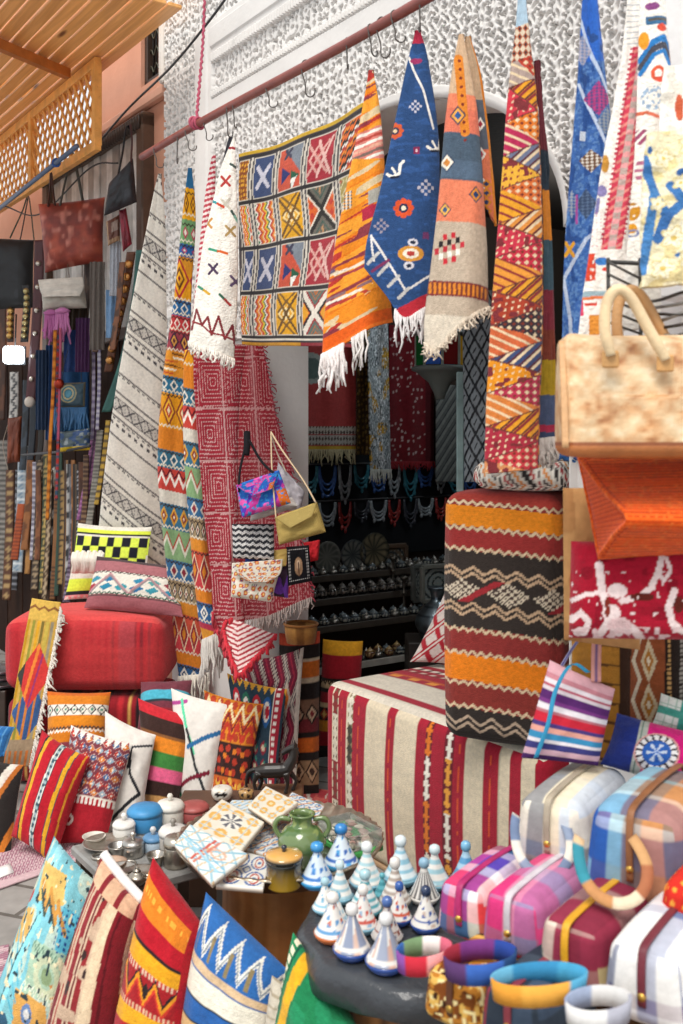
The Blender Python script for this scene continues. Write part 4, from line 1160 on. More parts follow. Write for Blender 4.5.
# 11 white rugs with raised motifs
def p_chev(p):
    p.fill('f0eae2'); x, y = p.x, p.y; q = p.map(x, y)
    r = np.abs(x - 626 + (y - 150) * .16)
    p.m((r < 10) & (y > 48) & (y < 250), 'cf4258'); p.m((r < 10) & (y > 48) & (y < 250) & (tri((y + x * .6) * .12) > .62), 'e08a80'); p.m((r < 3.5) & (y > 48) & (y < 250), 'b8a49c'); p.m((r < 3) & (tri(y * .09) > .55) & (y > 48) & (y < 250), 'e6a0a0')
    p.m((r >= 8) & (r < 12) & (tri(y * .2) > .55) & (y > 48) & (y < 240), 'b8304a')
    q.ell(604, 165, 4, 9, 'c08a3c'); q.ell(601, 192, 5, 6, '8a80b0'); q.poly([(596, 214), (598, 200)], 1.4, '7d78a8')
    p.m((y > 212) & (y < 248) & (np.abs(x - 604) < 13) & (tri(x * .25) + tri(y * .3) > 1.6), 'd88a9a')
    q.m((np.abs(x - 590) < 5) & (y > 254) & (y < 282) & (vnoise(x * .4, y * .3, 4) > .35), 'd84a34'); q.ell(601, 262, 7, 4, '3f7ac0'); q.ell(604, 270, 3, 2, 'd8463c')
    q.rect(580, 606, 292, 297, '9ab0b8'); q.rect(582, 606, 297, 300, 'e07a4c'); q.rect(584, 596, 303, 306, 'd84a3c'); q.m((np.abs(x - 593) < 5) & (y > 315) & (y < 335), 'e0913c'); q.m((np.abs(x - 580) < 3) & (y > 300) & (y < 316), 'd04060')
    p.m((y < 46) & (tri(y * .18) > .8) & (x > 626), '9aa0a8'); p.abrash(.05, 70)
def p_chev2(p):
    p.fill('f1ebe2'); x, y = p.x, p.y; q = p.map(x, y)
    def arc(dy, w, h): q.poly([(640, 62 + dy), (652, 44 + dy), (662, 40 + dy), (668, 52 + dy)], w, h)
    arc(0, 3.2, '2f78b8'); arc(7, 3, '4a4a54'); arc(13, 2.2, '2f78b8'); q.ell(643, 42, 5, 9, 'e0962c')
    q.rect(645, 666, 18, 27, '3c6a90'); q.rect(647, 666, 20, 23, '5a544e'); q.ell(651, 8, 7, 4, '8a4a80'); q.ell(660, 30, 5, 4, 'd8503c')
    q.ell(656, 76, 7, 8, 'd85a3c', .5); q.ell(658, 82, 4, 3, 'd8503c'); q.m((np.hypot((x - 651) / 11, (y - 100) / 12) < 1) & (vnoise(x * .5, y * .4, 3) > .45), '9ab0c8')
    q.poly([(636, 115), (645, 114), (656, 119)], 1.8, 'd06a4c'); q.m((np.hypot((x - 640) / 7, (y - 138) / 8) < 1) & (tri((x + y) * .12) > .4), '9a4a6a'); q.m((np.hypot((x - 640) / 6, (y - 172) / 12) < 1) & (tri(y * .14) > .5), 'b8708c')
    q.m((np.hypot((x - 632) / 7, (y - 212) / 9) < 1) & (vnoise(x * .3, y * .3, 9) > .3), 'c88a28'); q.ell(631, 229, 5, 5, 'd8962c'); q.ell(632, 234, 6, 4, '8088b0', .6)
    q.poly([(668, 0), (670, 60), (672, 70)], 1.5, '8a5030'); p.abrash(.05, 70)
rug('white_rug', 'white rug with a raised red column pattern down its middle', [(628, -14), (622, 50), (612, 110), (602, 160), (592, 230), (582, 300), (576, 350)], [(643, -14), (640, 50), (637, 110), (634, 160), (630, 230), (626, 300), (622, 350)], 2.26, 2.16, p_chev, 70, 380, material='shaggy_wool', bulge=.16, folds=(1.0, .008, .2))
rug('white_rug', 'white rug with blue and orange chevrons and raised flower motifs at the far right', [(640, -14), (638, 50), (636, 120), (631, 200), (626, 260), (618, 330)], [(664, -14), (669, 50), (672, 90), (668, 160), (664, 230), (660, 330)], 2.19, 2.12, p_chev2, 60, 360, material='shaggy_wool', bulge=.22, folds=(1.0, .006, .4))
def p_wool(p): p.fill('f0ece4'); p.m(vnoise(p.x * .1, p.y * .06, 3) > .7, 'e4ddd0'); p.map(p.x, p.y).ell(679, 108, 4, 14, 'c05a3c'); p.abrash(.05, 50)
rug('wool_throw', 'plain white wool throw in the upper right corner', [(663, 68), (660, 90), (657, 140), (655, 200)], [(706, 60), (712, 90), (714, 140), (715, 200)], 2.10, 2.04, p_wool, 50, 110, material='shaggy_wool', bulge=.10, folds=(1.4, .012, .2))
def p_floral(p):
    p.fill('ece0bc'); x, y = p.x, p.y; q = p.map(x, y)
    n = vnoise(x * .09, y * .09, 21); p.m(n > .62, 'e2d09a'); p.m(n < .22, 'f2ead2')
    q.poly([(642, 160), (652, 195), (664, 218), (678, 206), (668, 188)], 4.5, '3f72ac'); q.poly([(652, 195), (646, 240), (640, 272)], 5, '4a80b8'); q.poly([(664, 218), (656, 240)], 5, '3c6aa4'); q.ell(677, 176, 5, 4, '3a64a0'); q.line(672, 258, 690, 250, 2, '4a78b0'); q.ell(648, 152, 2, 4, '3c6aa4')
    for cx, cy, r in ((655, 206, 9), (676, 186, 8), (670, 240, 13), (660, 270, 13), (690, 220, 12), (684, 262, 12), (662, 160, 11), (685, 150, 12)):
        d = np.hypot(x - cx, y - cy); a = np.arctan2(y - cy, x - cx)
        rr = r * (.8 + .2 * np.cos(5 * a)); p.m(d < rr, 'f0e8cc'); p.m((np.abs(d - rr * .92) < .9), 'd8c68c'); p.m(d < r * .2, 'd8b860'); p.m((np.abs(np.sin(2.5 * a)) < .12) & (d < rr), 'dccb98')
    p.abrash(.06, 60)
m, S = cloth([(646, 134), (642, 170), (639, 220), (640, 288)], [(712, 128), (714, 170), (716, 220), (714, 284)], 1.98, 1.96, p_floral, 80, 160, bulge=.16, folds=(2, .008, .1), th=.02, rough=.006)
single('floral_cover', 'cream embroidered cover with blue leaves and roses hanging at the right edge', 'cover', m, 'shaggy_wool')
# ================================================================== POUFS AND CUSHIONS
def painter_of(L, W, u, v):
    x, y = px_of(W)
    return Pt(u, v, 'ffffff', x, y)
AXW = np.array([[FD[0], FD[1], 0], [FN[0], FN[1], 0], [0, 0, 1]])

# long cream ottoman with red bands, across the doorway
B0 = np.array([-0.07, 3.90]); BL_, BD_, BT_ = 1.16, 0.70, 0.60
bc = B0 + FD * BL_ / 2 + FN * BD_ / 2
def m_of_px(px):
    k = (px - CX) / FPX
    return (k * B0[1] - B0[0]) / (FD[0] - k * FD[1])
def pat_bench(L, face, W):
    mm = (W[..., 0] - B0[0]) * FD[0] + (W[..., 1] - B0[1]) * FD[1]
    dd = (W[..., 0] - B0[0]) * FN[0] + (W[..., 1] - B0[1]) * FN[1]
    along = np.where(face == 5, dd + 0.6, W[..., 2])
    p = Pt(mm, along, 'decfb4')
    R = 'a51f33'
    for a, b, h in ((310, 333, R), (334, 338, '6f5a4c'), (339, 347, R), (349, 354, '8a7a5a'), (354, 367, R), (388, 397, R), (419, 467, R), (427, 434, '5a1c28'), (447, 455, '6a1a28'), (485, 499, R), (499, 501, 'c2b49c'), (511, 521, R), (535, 560, R)):
        p.vband(m_of_px(a) + .0, m_of_px(b), h)
    for c, h1, h2 in ((336, 'd9cfba', '8a2a2a'), (351.5, 'e4dcc8', '3f3a30'), (430.5, 'e07a28', 'efe6d8'), (451, 'e8a040', 'efe6d8')):
        mc = m_of_px(c); w = (m_of_px(c + 2.6) - mc)
        q = np.abs(p.u - mc) < w * (0.25 + tri(p.v * 28))
        p.m(q, h1); p.m(q & (fr(p.v * 3.1 + c) > .55), h2)
    for c in (343, 360, 392, 423, 461, 492): p.m((np.abs(p.u - m_of_px(c)) < .003) & (vnoise(p.v * 40, p.u * 0, 3) > .4), 'd8562c')
    if face == 5:
        p.fill('ddd3c2'); e = dd.ravel(); g = p.map(mm, dd)
        for a, b, h in ((.05, .10, R), (.24, .28, R), (.28, .31, 'c8602c'), (.31, .36, R), (.385, .42, R), (.42, .45, '5a3a34'), (.45, .49, R), (.56, .60, R), (.62, .64, 'd8702c'), (.65, .70, R)): g.band(a, b, h)
        g.m((e > .355) & (e < .385) & (tri(p.u * 16) > .45), '8a2a2e'); g.m((e > .42) & (e < .45) & (tri(p.u * 18) > .4), 'efe6d8'); g.m((e > .26) & (e < .28) & (tri(p.u * 9) > .5), 'e0903c')
    p.abrash(.07, 60)
    return p.c
m = M(); rbox(m, (bc[0], bc[1], 0.02 + BT_ / 2 - .01), AXW, (BL_ / 2, BD_ / 2, BT_ / 2), 0.045, pat_bench, n=(190, 60, 120), bulge=0.02)
single('striped_ottoman', 'long low cream ottoman with dark red woven bands standing across the doorway', 'ottoman', m, 'woven_wool')

# tall banded pouf standing on it
def pat_tall_pouf(L, face, W):
    x = px_of(W)[0].ravel()
    z = W[..., 2].ravel()
    y = 440 + (1.55 - z) * 1000 / 3.0
    yy = y - .07 * (x - 447) - .0006 * (x - 510) ** 2 * (y - 440) / 200
    p = Pt(x, yy, '8f3430')
    for a, b, h in ((440, 493, 'a03a34'), (493, 500, 'a83e34'), (505, 526, 'e88a22'), (529, 547, '9c3432'), (550, 628, '38302c'), (632, 652, '8e3330'), (655, 682, 'e8801c'), (686, 706, '8a342e'), (710, 830, '332c29')):
        p.band(a, b, h)
    q = p.map(x, yy)
    for yc in (502, 527.5, 548.5, 630, 653.5, 684, 708): q.zig(yc, 4, 1 / 9.0, 1.5, 'dcc3a0')
    for yc in (570, 576): q.zig(yc, 7, 1 / 22.0, 1.5, 'c9a888')
    for yc in (606, 612): q.zig(yc, 7, 1 / 22.0, 1.5, 'c9a888')
    for yc in (722, 729): q.zig(yc, 9, 1 / 24.0, 1.6, 'b8a08a')
    d = np.abs(fr((x - 440) / 46.0) * 2 - 1) + np.abs((yy - 591) / 13.0)
    q.m((np.abs(yy - 591) < 12) & (d < .98), 'd8c8b0'); q.m((np.abs(yy - 591) < 12) & (d < .98) & ((tri((x + yy * 1.2) * .13) > .72) | (tri((x - yy * 1.2) * .13) > .72)), '4a3a36')
    q.m((np.abs(yy - 591) < 12) & (np.abs(fr((x + yy * 1.6) / 92.0) - .5) < .06), 'a02e34')
    p.abrash(.10, 1.2)
    return p.c
ta = unit(np.array([0.90, -0.43, 0])); tb = unit(np.array([0.43, 0.90, 0]))
tp = P(511, 600, 3.13)
m = M(); rbox(m, (tp[0], tp[1], 0.632 + 0.377), np.array([ta, tb, [0, 0, 1]]), (0.182, 0.128, 0.377), 0.045, pat_tall_pouf, n=(90, 60, 190), bulge=0.014)
single('tall_pouf', 'tall standing pouf with orange, rust and black woven bands', 'pouf', m, 'woven_wool')
def pat_fold(L, face, W):
    x, y = px_of(W); z = W[..., 2]; p = Pt(L[..., 0], L[..., 1], 'd9d3c8')
    xx = L[..., 0].ravel(); zz = L[..., 2].ravel(); yy = L[..., 1].ravel()
    f = fr(xx * 1.6 + yy * 1.1 + zz * .25)
    p.m(f < .22, '34302f'); p.m((f > .3) & (f < .42), 'b33a3a'); p.m((f > .5) & (f < .62), '5a4a48'); p.m((f > .72) & (f < .84), 'd8842e')
    p.m(tri(xx * 9 + yy * 3) > .78, 'efe8dc'); p.abrash(.08, 8); return p.c
m = M(); rbox(m, tuple(P(531, 484, 3.08) + np.array([0, 0, .030])), np.array([ta, tb, [0, 0, 1]]), (0.150, 0.125, 0.040), 0.036, pat_fold, n=(50, 50, 20), bulge=.012)
for k in range(3): pass
fold_o = single('folded_kilim', 'folded black, white and red zigzag kilim lying on the tall pouf', 'textile', m, 'woven_wool')
m = M(); pts = spline([P(492, 474, 2.93), P(515, 462, 2.93), P(545, 458, 2.95), P(585, 460, 3.0)], 40)
tube(m, pts, 0.016 + 0.004 * np.sin(np.arange(40) * .6), np.array([lin('e2dcd2') * (1 - .25 * (i % 5 == 0)) for i in range(40)]), n=10, flat=.7)
t = T('rolled_throw', 'white rolled throw with a blue tasselled end on top of the tall pouf', 'throw')
t.part('roll', m, 'shaggy_wool'); t.part('tassel', fringe(np.array([P(552, 452, 2.90), P(580, 454, 2.92)]), 18, .045, .006, '2f5f9a', drop=(.5, -.1, -.25), jit=.4), 'shaggy_wool', 'blue tassels'); t.close()

# red pouf at the left, on a banded base pouf
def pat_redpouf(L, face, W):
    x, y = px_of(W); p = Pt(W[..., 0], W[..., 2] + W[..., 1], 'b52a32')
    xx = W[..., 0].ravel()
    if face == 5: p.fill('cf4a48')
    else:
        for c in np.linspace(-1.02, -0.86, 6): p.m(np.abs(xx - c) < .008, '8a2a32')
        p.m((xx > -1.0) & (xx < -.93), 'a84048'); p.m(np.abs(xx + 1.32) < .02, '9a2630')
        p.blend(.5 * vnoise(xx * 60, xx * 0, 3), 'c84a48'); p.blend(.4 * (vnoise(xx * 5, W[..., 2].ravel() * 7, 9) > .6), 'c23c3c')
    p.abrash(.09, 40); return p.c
def sag(V):
    V = V.copy(); V[..., 2] -= .10 * V[..., 0] ** 2 * np.clip(V[..., 2], 0, 1); return V
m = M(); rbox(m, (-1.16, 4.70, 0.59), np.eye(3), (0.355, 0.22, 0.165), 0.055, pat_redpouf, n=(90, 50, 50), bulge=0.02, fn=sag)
single('red_pouf', 'large square faded red pouf under two cushions at the left', 'pouf', m, 'woven_wool')
def pat_base(L, face, W):
    xx = W[..., 0].ravel(); p = Pt(xx, xx, '8f2028'); f = fr(xx * 6.5); p.m(f < .25, '2a2024'); p.m((f > .5) & (f < .62), 'c22f36'); p.m((f > .8) & (f < .84), 'e0b060'); p.abrash(.1, 30); return p.c
m = M(); rbox(m, (-1.15, 4.70, 0.199), np.eye(3), (0.355, 0.22, 0.19), 0.05, pat_base, n=(70, 30, 30), bulge=.012)
single('banded_pouf', 'low red and black striped pouf holding up the faded red pouf', 'pouf', m, 'woven_wool')

def stand(pts, Ys):
    """lengthen a cushion so that its lower edge reaches the ground"""
    out = [tuple(p) for p in pts]
    for t, b in ((0, 3), (1, 2)):
        need = HY + (EYE - 0.012) * FPX / Ys[b]
        k = (need - pts[t][1]) / (pts[b][1] - pts[t][1])
        if k > 1: out[b] = (pts[t][0] + (pts[b][0] - pts[t][0]) * (1 + (k - 1) * .6), need)
    return out, Ys
# ---- cushions on and around the red pouf
def p_check(p):
    p.fill('ded8cc'); u, v = p.u, p.v
    p.band(.06, .11, 'd8e64c'); p.band(.11, .14, '22222a'); p.band(.16, .40, 'd8ee50'); q = p.sub(.02, .98, .16, .58)
    q.fill('dcee58'); q.chk(0, 1, 0, 1, 9, 3, '20222c')
    p.band(.575, .60, '20222c'); p.band(.60, .74, 'dcd6ca'); p.band(.74, .90, 'd4e64a'); p.band(.90, .95, '2a2a30'); p.saw(.95, 1, 14, 'e8a0a0'); p.abrash(.06, 50)
t = T('checked_cushion', 'neon yellow and black chequered cushion with a white ruffle on the red pouf', 'cushion')
t.part('cushion_cover', pillow(quadP([(78, 523), (152, 527), (146, 600), (64, 600)], [4.96, 4.96, 4.88, 4.88]), .11, p_check, 90, 80, seed=4), 'woven_wool')
m = M()
for k in range(16):
    x0 = 74 + k * 1.9; tube(m, spline([P(x0, 553 + 2 * math.sin(k * 2.1), 4.76), P(x0 - 1, 559, 4.74), P(x0 + .5 * math.sin(k), 566 + 2 * math.sin(k * 1.3), 4.75), P(x0 - 1, 572, 4.77)], 14), .011, np.array([lin('e6dfd2')] * 14), n=6)
t.part('ruffle', m, 'cotton_canvas', 'white ruffle'); t.close()
def p_mauve(p):
    p.fill('9a5a60'); u, v = p.u, p.v
    p.band(0, .10, '4a3a3c'); p.band(.10, .32, 'a0656a'); p.band(.32, .76, 'd9d2c6')
    q = p.sub(0, 1, .34, .74)
    for k in range(7):
        c = -.05 + k * .17
        q.fill_poly([(c, .75), (c + .10, .55), (c + .16, .70), (c + .06, .92)], ['a03040', '2f7f9c', '2f8f9c', '2c6a98', '3a8a9a', '2f7f9c', '8a3a50'][k])
        q.fill_poly([(c + .03, .36), (c + .12, .18), (c + .18, .33), (c + .08, .5)], ['3a8aa0', '2f6f98', 'd9d2c6', '2f7fa0', '4a9090', '8f3a44', '2f6f98'][k])
    q.zig(.52, .9, 2.2, .05, 'b8868a'); q.zig(.62, .9, 2.2, .05, '8a7f80'); p.zig(.34, .03, 18, .012, '3a3434'); p.zig(.75, .03, 18, .014, '2f5a48'); p.band(.78, .80, '40383a'); p.abrash(.08, 60)
cushion('kilim_cushion', 'dusty mauve kilim cushion with blue diamonds lying on the front edge of the red pouf', [(97, 556), (179, 567), (183, 617), (84, 608)], [4.72, 4.68, 4.54, 4.58], .11, p_mauve, nu=110, nv=70, pin=.03)
def p_runner(p):
    p.fill('c9a04c'); v, x, y = p.v, p.x, p.y
    p.band(.0, .12, 'd8b054'); q = p.map(p.u, v); q.zig(.05, .02, 3, .008, '8a5a34')
    for a, h in ((.05, 'b98a1e'), (.25, '8f8a3a'), (.4, 'd9a02c'), (.55, '7a6a34'), (.7, 'c9b050'), (.85, '9a9078')): p.m((np.abs(p.u - a) < .05) & (v > .13), h)
    r = (p.u - .5 + (v - .47) * .6); d = np.abs(p.u - .55) / .55 + np.abs(v - .46) / .20
    p.m(d < 1.0, 'cf3c38'); p.m((d < 1.0) & (np.abs(r + .05) < .05), 'e8843a'); p.m((d < 1.0) & (np.abs(r - .14) < .03), '9a3a6a'); p.m((d < 1) & (p.u < .22), '3c3a38')
    d2 = np.abs(p.u - .6) / .6 + np.abs(v - .68) / .18; p.m((d2 < 1) & (d >= 1), '3a5a8a'); p.m((d2 < 1) & (d >= 1) & (tri(p.u * 4) > .7), 'c87a3a')
    p.m(v > .84, 'a08a70'); p.m((v > .9) & (tri(p.u * 5) > .5), 'c8743a'); p.abrash(.10, 70)
t = T('kilim_runner', 'narrow mustard kilim strip with white tasselled side draped down beside the red pouf', 'runner')
m, S = cloth([(32, 598), (22, 650), (10, 720), (3, 768)], [(61, 602), (55, 640), (43, 700), (30, 766)], 4.47, 4.30, p_runner, 44, 170, bulge=.10, th=.012)
t.part('woven_panel', m, 'woven_wool'); t.part('fringe', fringe(S[6:, -1], 70, .035, .0045, 'ddd5ca', drop=(.5, -.3, -.8), jit=.5), 'woven_wool'); t.close()
cushion('orange_cushion', 'orange cushion with white beaded bands tucked under the red pouf', [(47, 691), (111, 692), (104, 762), (46, 768)], [4.36, 4.36, 4.22, 4.22], .14, lambda p: (p.fill('cf7a22'), p.band(0, .06, 'c8641e'), p.band(.20, .36, 'e6e0d4'), p.loz(.20, .36, 7, [(1, '3a3a3c'), (.7, 'e4dccf'), (.35, '4a8a70')]), p.band(.38, .50, 'd88422'), p.zig(.54, .03, 16, .014, '3f3a38'), p.zig(.58, .03, 16, .012, 'ece4d8'), p.band(.62, .74, 'd27a20'), p.band(.74, .94, '8f3f4a'), p.loz(.74, .94, 5, [(.9, 'e6dfd4'), (.6, '40506a'), (.3, 'e6dfd4')]), p.abrash(.08, 60)), nu=80, nv=80)
cushion('maroon_cushion', 'maroon cushion with a turquoise stripe between the red pouf and the rainbow cushion', [(141, 682), (192, 680), (190, 742), (136, 738)], [4.34, 4.34, 4.16, 4.16], .14, lambda p: (p.fill('6f3440'), p.band(.26, .42, '4aa6bc'), p.band(.42, .47, '26343a'), p.band(.60, .7, '8a2c34'), p.abrash(.12, 70)))
cushion('blue_cushion', 'bright blue cushion corner at the left edge of the picture', [(-34, 722), (15, 727), (4, 756), (-36, 766)], [4.2, 4.2, 4.12, 4.12], .10, lambda p: (p.fill('2f6fb0'), p.m(tri(p.u * 9) > .75, '5a9ad0'), p.abrash(.1, 60)))
cushion('black_banded_cushion', 'black, white and orange banded cushion cut off by the left edge', [(-40, 752), (24, 765), (10, 862), (-52, 860)], [3.95, 3.92, 3.74, 3.76], .14, lambda p: (p.fill('2c2826'), p.m(fr(p.u * 1 + p.v * .5) > .82, 'dcd4c8'), p.m((fr(p.u + p.v * .5) > .3) & (fr(p.u + p.v * .5) < .38), 'd88030'), p.m((fr(p.u + p.v * .5) > .5) & (fr(p.u + p.v * .5) < .56), 'c8403a'), p.m(fr(p.u + p.v * .5) > .93, 'b86a2c'), p.abrash(.08, 60)), back='ded6c8')
def p_redyel(p):
    p.fill('b51f2c'); w = p.u + .04 * np.sin(p.v * 3)
    for a, b, h in ((.0, .06, 'a81e2a'), (.16, .19, '2a2a34'), (.19, .26, 'd8a02c'), (.44, .455, '24303c'), (.455, .475, 'e8e0d4'), (.475, .53, '9ab0b4'), (.53, .545, 'efe6da'), (.545, .56, '24303c'), (.72, .735, '30405a'), (.735, .81, 'e0a52c'), (.81, .825, '30405a'), (.94, .97, 'd8902c')): p.m((w >= a) & (w < b), h)
    p.m((w > .475) & (w < .53) & (tri(p.v * 16) > .5), '3f5a64'); p.abrash(.09, 60)
cushion('striped_cushion', 'bright red cushion with yellow and pale lengthwise stripes leaning at the left', [(42, 730), (90, 757), (53, 866), (11, 836)], [3.92, 3.84, 3.68, 3.72], .15, p_redyel, nu=80, nv=90)
def p_embro(p):
    p.fill('a8202c'); q = p.sub(0, 1, .02, .58); q.fill('7a3a44')
    a = fr(q.u * 7 - .5 * np.floor(q.v * 7)); b = fr(q.v * 7); d = np.abs(a * 2 - 1) + np.abs(b * 2 - 1)
    k = (np.floor(q.u * 7) + np.floor(q.v * 7) * 3).astype(int) % 4
    for i, h in enumerate(('b83a30', '4a6a92', 'd07a34', '8fa8b8')): q.m((d < .85) & (k == i), h)
    q.m(d < .28, 'e6dccc'); q.m((d > .88) & (d < 1.02), 'c9a89e'); p.saw(.0, .09, 9, 'e8e2d8'); p.m((p.v > .58) & (p.v < .66) & (tri(p.u * 13) > .4), 'e8e0d6'); p.band(.57, .595, 'e8ddd0')
    p.ell(.25, .8, .10, .05, 'e8dcd0', .5); p.abrash(.09, 60)
cushion('embroidered_cushion', 'red cushion embroidered with small blue and orange diamonds and a white comb border', *stand([(71, 725), (133, 743), (106, 842), (56, 838)], [3.98, 3.94, 3.78, 3.80]), .12, p_embro, nu=90, nv=90, back='d8d0c6')
LN = 'e2dcd4'
def p_linesA(p):
    p.fill(LN); p.poly([(.02, .42), (.30, .30), (.62, .20), (.98, .12)], .012, '3a3c40'); p.poly([(.62, .22), (.66, .45), (.92, .62), (.55, .80), (.12, .97)], .022, '2c2c30'); p.line(.64, .22, .60, .40, .02, '2c2c30'); p.poly([(.05, .78), (.12, .92), (.20, 1)], .02, '2c2c30'); p.line(.35, .28, .6, .23, .012, '4a7a8a'); p.abrash(.03, 60)
cushion('white_cushion', 'white cushion with thin black crossing lines beside the red embroidered one', *stand([(105, 711), (156, 735), (141, 816), (101, 832)], [4.08, 4.04, 3.90, 3.90]), .13, p_linesA, nu=90, nv=90, material='cotton_canvas')
def p_rain(p):
    p.stripes([(10, 'c22a34'), (15, '3c2824'), (3, '8a5a34'), (15, 'e0862a'), (14, '3f7f3c'), (14, 'e0628a'), (13, '3a2622'), (14, 'c09058'), (10, '2c201e')]); p.abrash(.10, 60)
cushion('rainbow_cushion', 'tall cushion banded red, brown, orange, green, pink and tan', *stand([(138, 698), (194, 717), (176, 812), (146, 806)], [4.18, 4.14, 4.01, 4.02]), .12, p_rain, nu=80, nv=90, pin=.03)
def p_linesB(p):
    p.fill(LN); p.line(.0, .12, .30, .05, .016, 'b04a90'); p.poly([(.22, .06), (.36, .28), (.55, .46)], .022, '5ad0a0'); p.poly([(.36, .28), (.62, .58), (.9, .78)], .022, '2a2c30'); p.poly([(.40, .42), (.7, .32), (1, .24)], .022, '2f6a9c'); p.poly([(.1, .80), (.5, .68), (.9, .60)], .02, '7a1f34'); p.line(.18, .82, .6, 1.0, .024, '3aa878'); p.abrash(.03, 60)
cushion('white_cushion', 'white cushion with green, blue and black crossing lines right of the rainbow cushion', *stand([(171, 688), (232, 704), (209, 802), (179, 806)], [4.20, 4.14, 4.04, 4.10]), .12, p_linesB, nu=90, nv=90, material='cotton_canvas')
def p_orem(p):
    p.fill('3a2422'); q = p.sub(0, 1, 0, .36); q.fill('d8842c'); q.dots(8, 4, .42, 'b8442c', 0, 1); q.zig(.3, .4, 5, .07, 'ecd9a8'); q.zig(.75, .4, 5, .08, 'c23a2c'); q.zig(.52, .4, 5, .05, '7a2a2c')
    q = p.sub(0, 1, .38, .66); q.dots(6, 3, .32, 'b03a2a', .4, 3); q.dots(5, 2, .2, 'd8782c', .4, 8)
    q = p.sub(0, 1, .66, 1); q.fill('c8642a'); q.dots(7, 4, .36, 'e8b04a', .5, 5); q.dots(7, 4, .22, 'a02c2c', .5, 9); p.abrash(.10, 60)
cushion('orange_embroidered_cushion', 'brown cushion with a bright orange zigzag top beside the white cushion', *stand([(204, 690), (264, 704), (243, 796), (209, 800)], [4.20, 4.11, 4.02, 4.10]), .09, p_orem, nu=80, nv=90)
def p_teal(p):
    p.fill('2c3f4c'); q = p.sub(.05, .82, .03, .40)
    for k in range(4):
        c = .13 + k * .25
        q.ell(c, .45, .11, .32, ['c22f3a', '2f6f5a', 'b82c3a', '2a5a92'][k]); q.ell(c, .45, .075, .22, 'e8e2d8'); q.ell(c + .02, .45, .045, .14, 'b82c3a')
    p.saw(0, .06, 9, 'd8a03a'); q = p.sub(.05, .8, .42, .98); q.dots(4, 4, .35, '8a2c3a', .2, 3); q.dots(4, 4, .2, 'c9b89c', .2, 3); q.dots(5, 5, .16, '3f7a6a', .5, 7)
    p.vband(.82, .97, 'a82c3c'); p.m((p.u > .86) & (p.u < .92) & (tri(p.v * 18) > .45), 'efe6dc'); p.vband(.82, .835, 'e0d8cc'); p.abrash(.08, 60)
cushion('scroll_cushion', 'dark teal cushion with red and white scroll border leaning on the maroon cushion', *stand([(227, 673), (287, 689), (276, 776), (244, 784)], [4.24, 4.14, 4.05, 4.11]), .07, p_teal, nu=80, nv=90)
def p_marn(p):
    p.fill('6a2034'); w = tri(p.u * 5 + .6 * tri(p.v * 3)); p.m(w > .62, 'b8aca0'); p.m((w > .72) & (w < .86), '4a4048'); p.m((w < .12), '9a2a40'); q = p.map(p.u, p.v); q.dia(.78, .30, .08, .12, [(1, 'c8b8a8'), (.6, 'd0702c')]); p.m((np.abs(p.u - .98) < .03) | (p.u < .03), 'c0b6aa'); p.abrash(.10, 60)
cushion('ikat_cushion', 'maroon cushion with grey zigzag columns leaning on the door jamb', *stand([(243, 659), (304, 647), (296, 776), (260, 782)], [4.30, 4.20, 4.14, 4.20]), .07, p_marn, nu=80, nv=110)
def bolster_a(p):
    p.stripes([(8, 'b84a34'), (10, '2c2624'), (2, 'd8c8a8'), (12, 'd8742c'), (3, 'd8c8a8'), (12, '2a2422'), (14, '8a6a54'), (9, '7a2f34'), (4, '2a2422'), (11, 'd06a28'), (6, '2a2422'), (18, 'a08464'), (10, '2a2422')])
    p.loz(.42, .55, 3, [(1, '2c2624'), (.7, 'd0b898'), (.35, '8a3438')]); p.loz(.76, .91, 3, [(1, '3a2c28'), (.8, 'c8ac88'), (.45, '4a3830')]); p.abrash(.1, 60)
cushion('banded_bolster', 'tall dark bolster with orange and tan kilim bands against the door jamb', *stand([(279, 633), (320, 631), (319, 772), (281, 776)], [4.33, 4.31, 4.30, 4.30]), .10, bolster_a, nu=60, nv=120, pin=.015)
def bolster_b(p):
    p.stripes([(13, 'e2a22a'), (22, 'a3202c'), (2, '2a2422'), (7, 'cbb48c'), (4, '2a2422'), (10, '9c2430'), (4, 'cbb48c'), (12, '2a2422'), (10, 'd8902c'), (14, 'a3202c'), (12, '2a2624')])
    p.zig(.345, .03, 9, .012, '3a2a24'); p.loz(.56, .68, 4, [(.9, 'a8402c'), (.5, 'd8b060')]); p.abrash(.09, 60)
cushion('yellow_top_bolster', 'red bolster cushion with a broad yellow top standing inside the doorway', [(323, 639), (363, 641), (358, 756), (317, 758)], [4.74, 4.72, 4.70, 4.70], .11, bolster_b, nu=60, nv=110, pin=.02)
def p_lat(p):
    p.fill('e0d4cc'); a = tri((p.u * 3 + p.v * 3)); b = tri(p.u * 3 - p.v * 3); p.m((a > .62) | (b > .68), 'b52c38'); p.m((a > .86), 'e0d4cc'); p.abrash(.07, 60)
cushion('lattice_cushion', 'red and white lattice cushion leaning against the tall pouf on the ottoman', [(446, 590), (492, 600), (476, 668), (410, 662)], [4.16, 4.10, 4.06, 4.14], .10, p_lat, nu=80, nv=80)

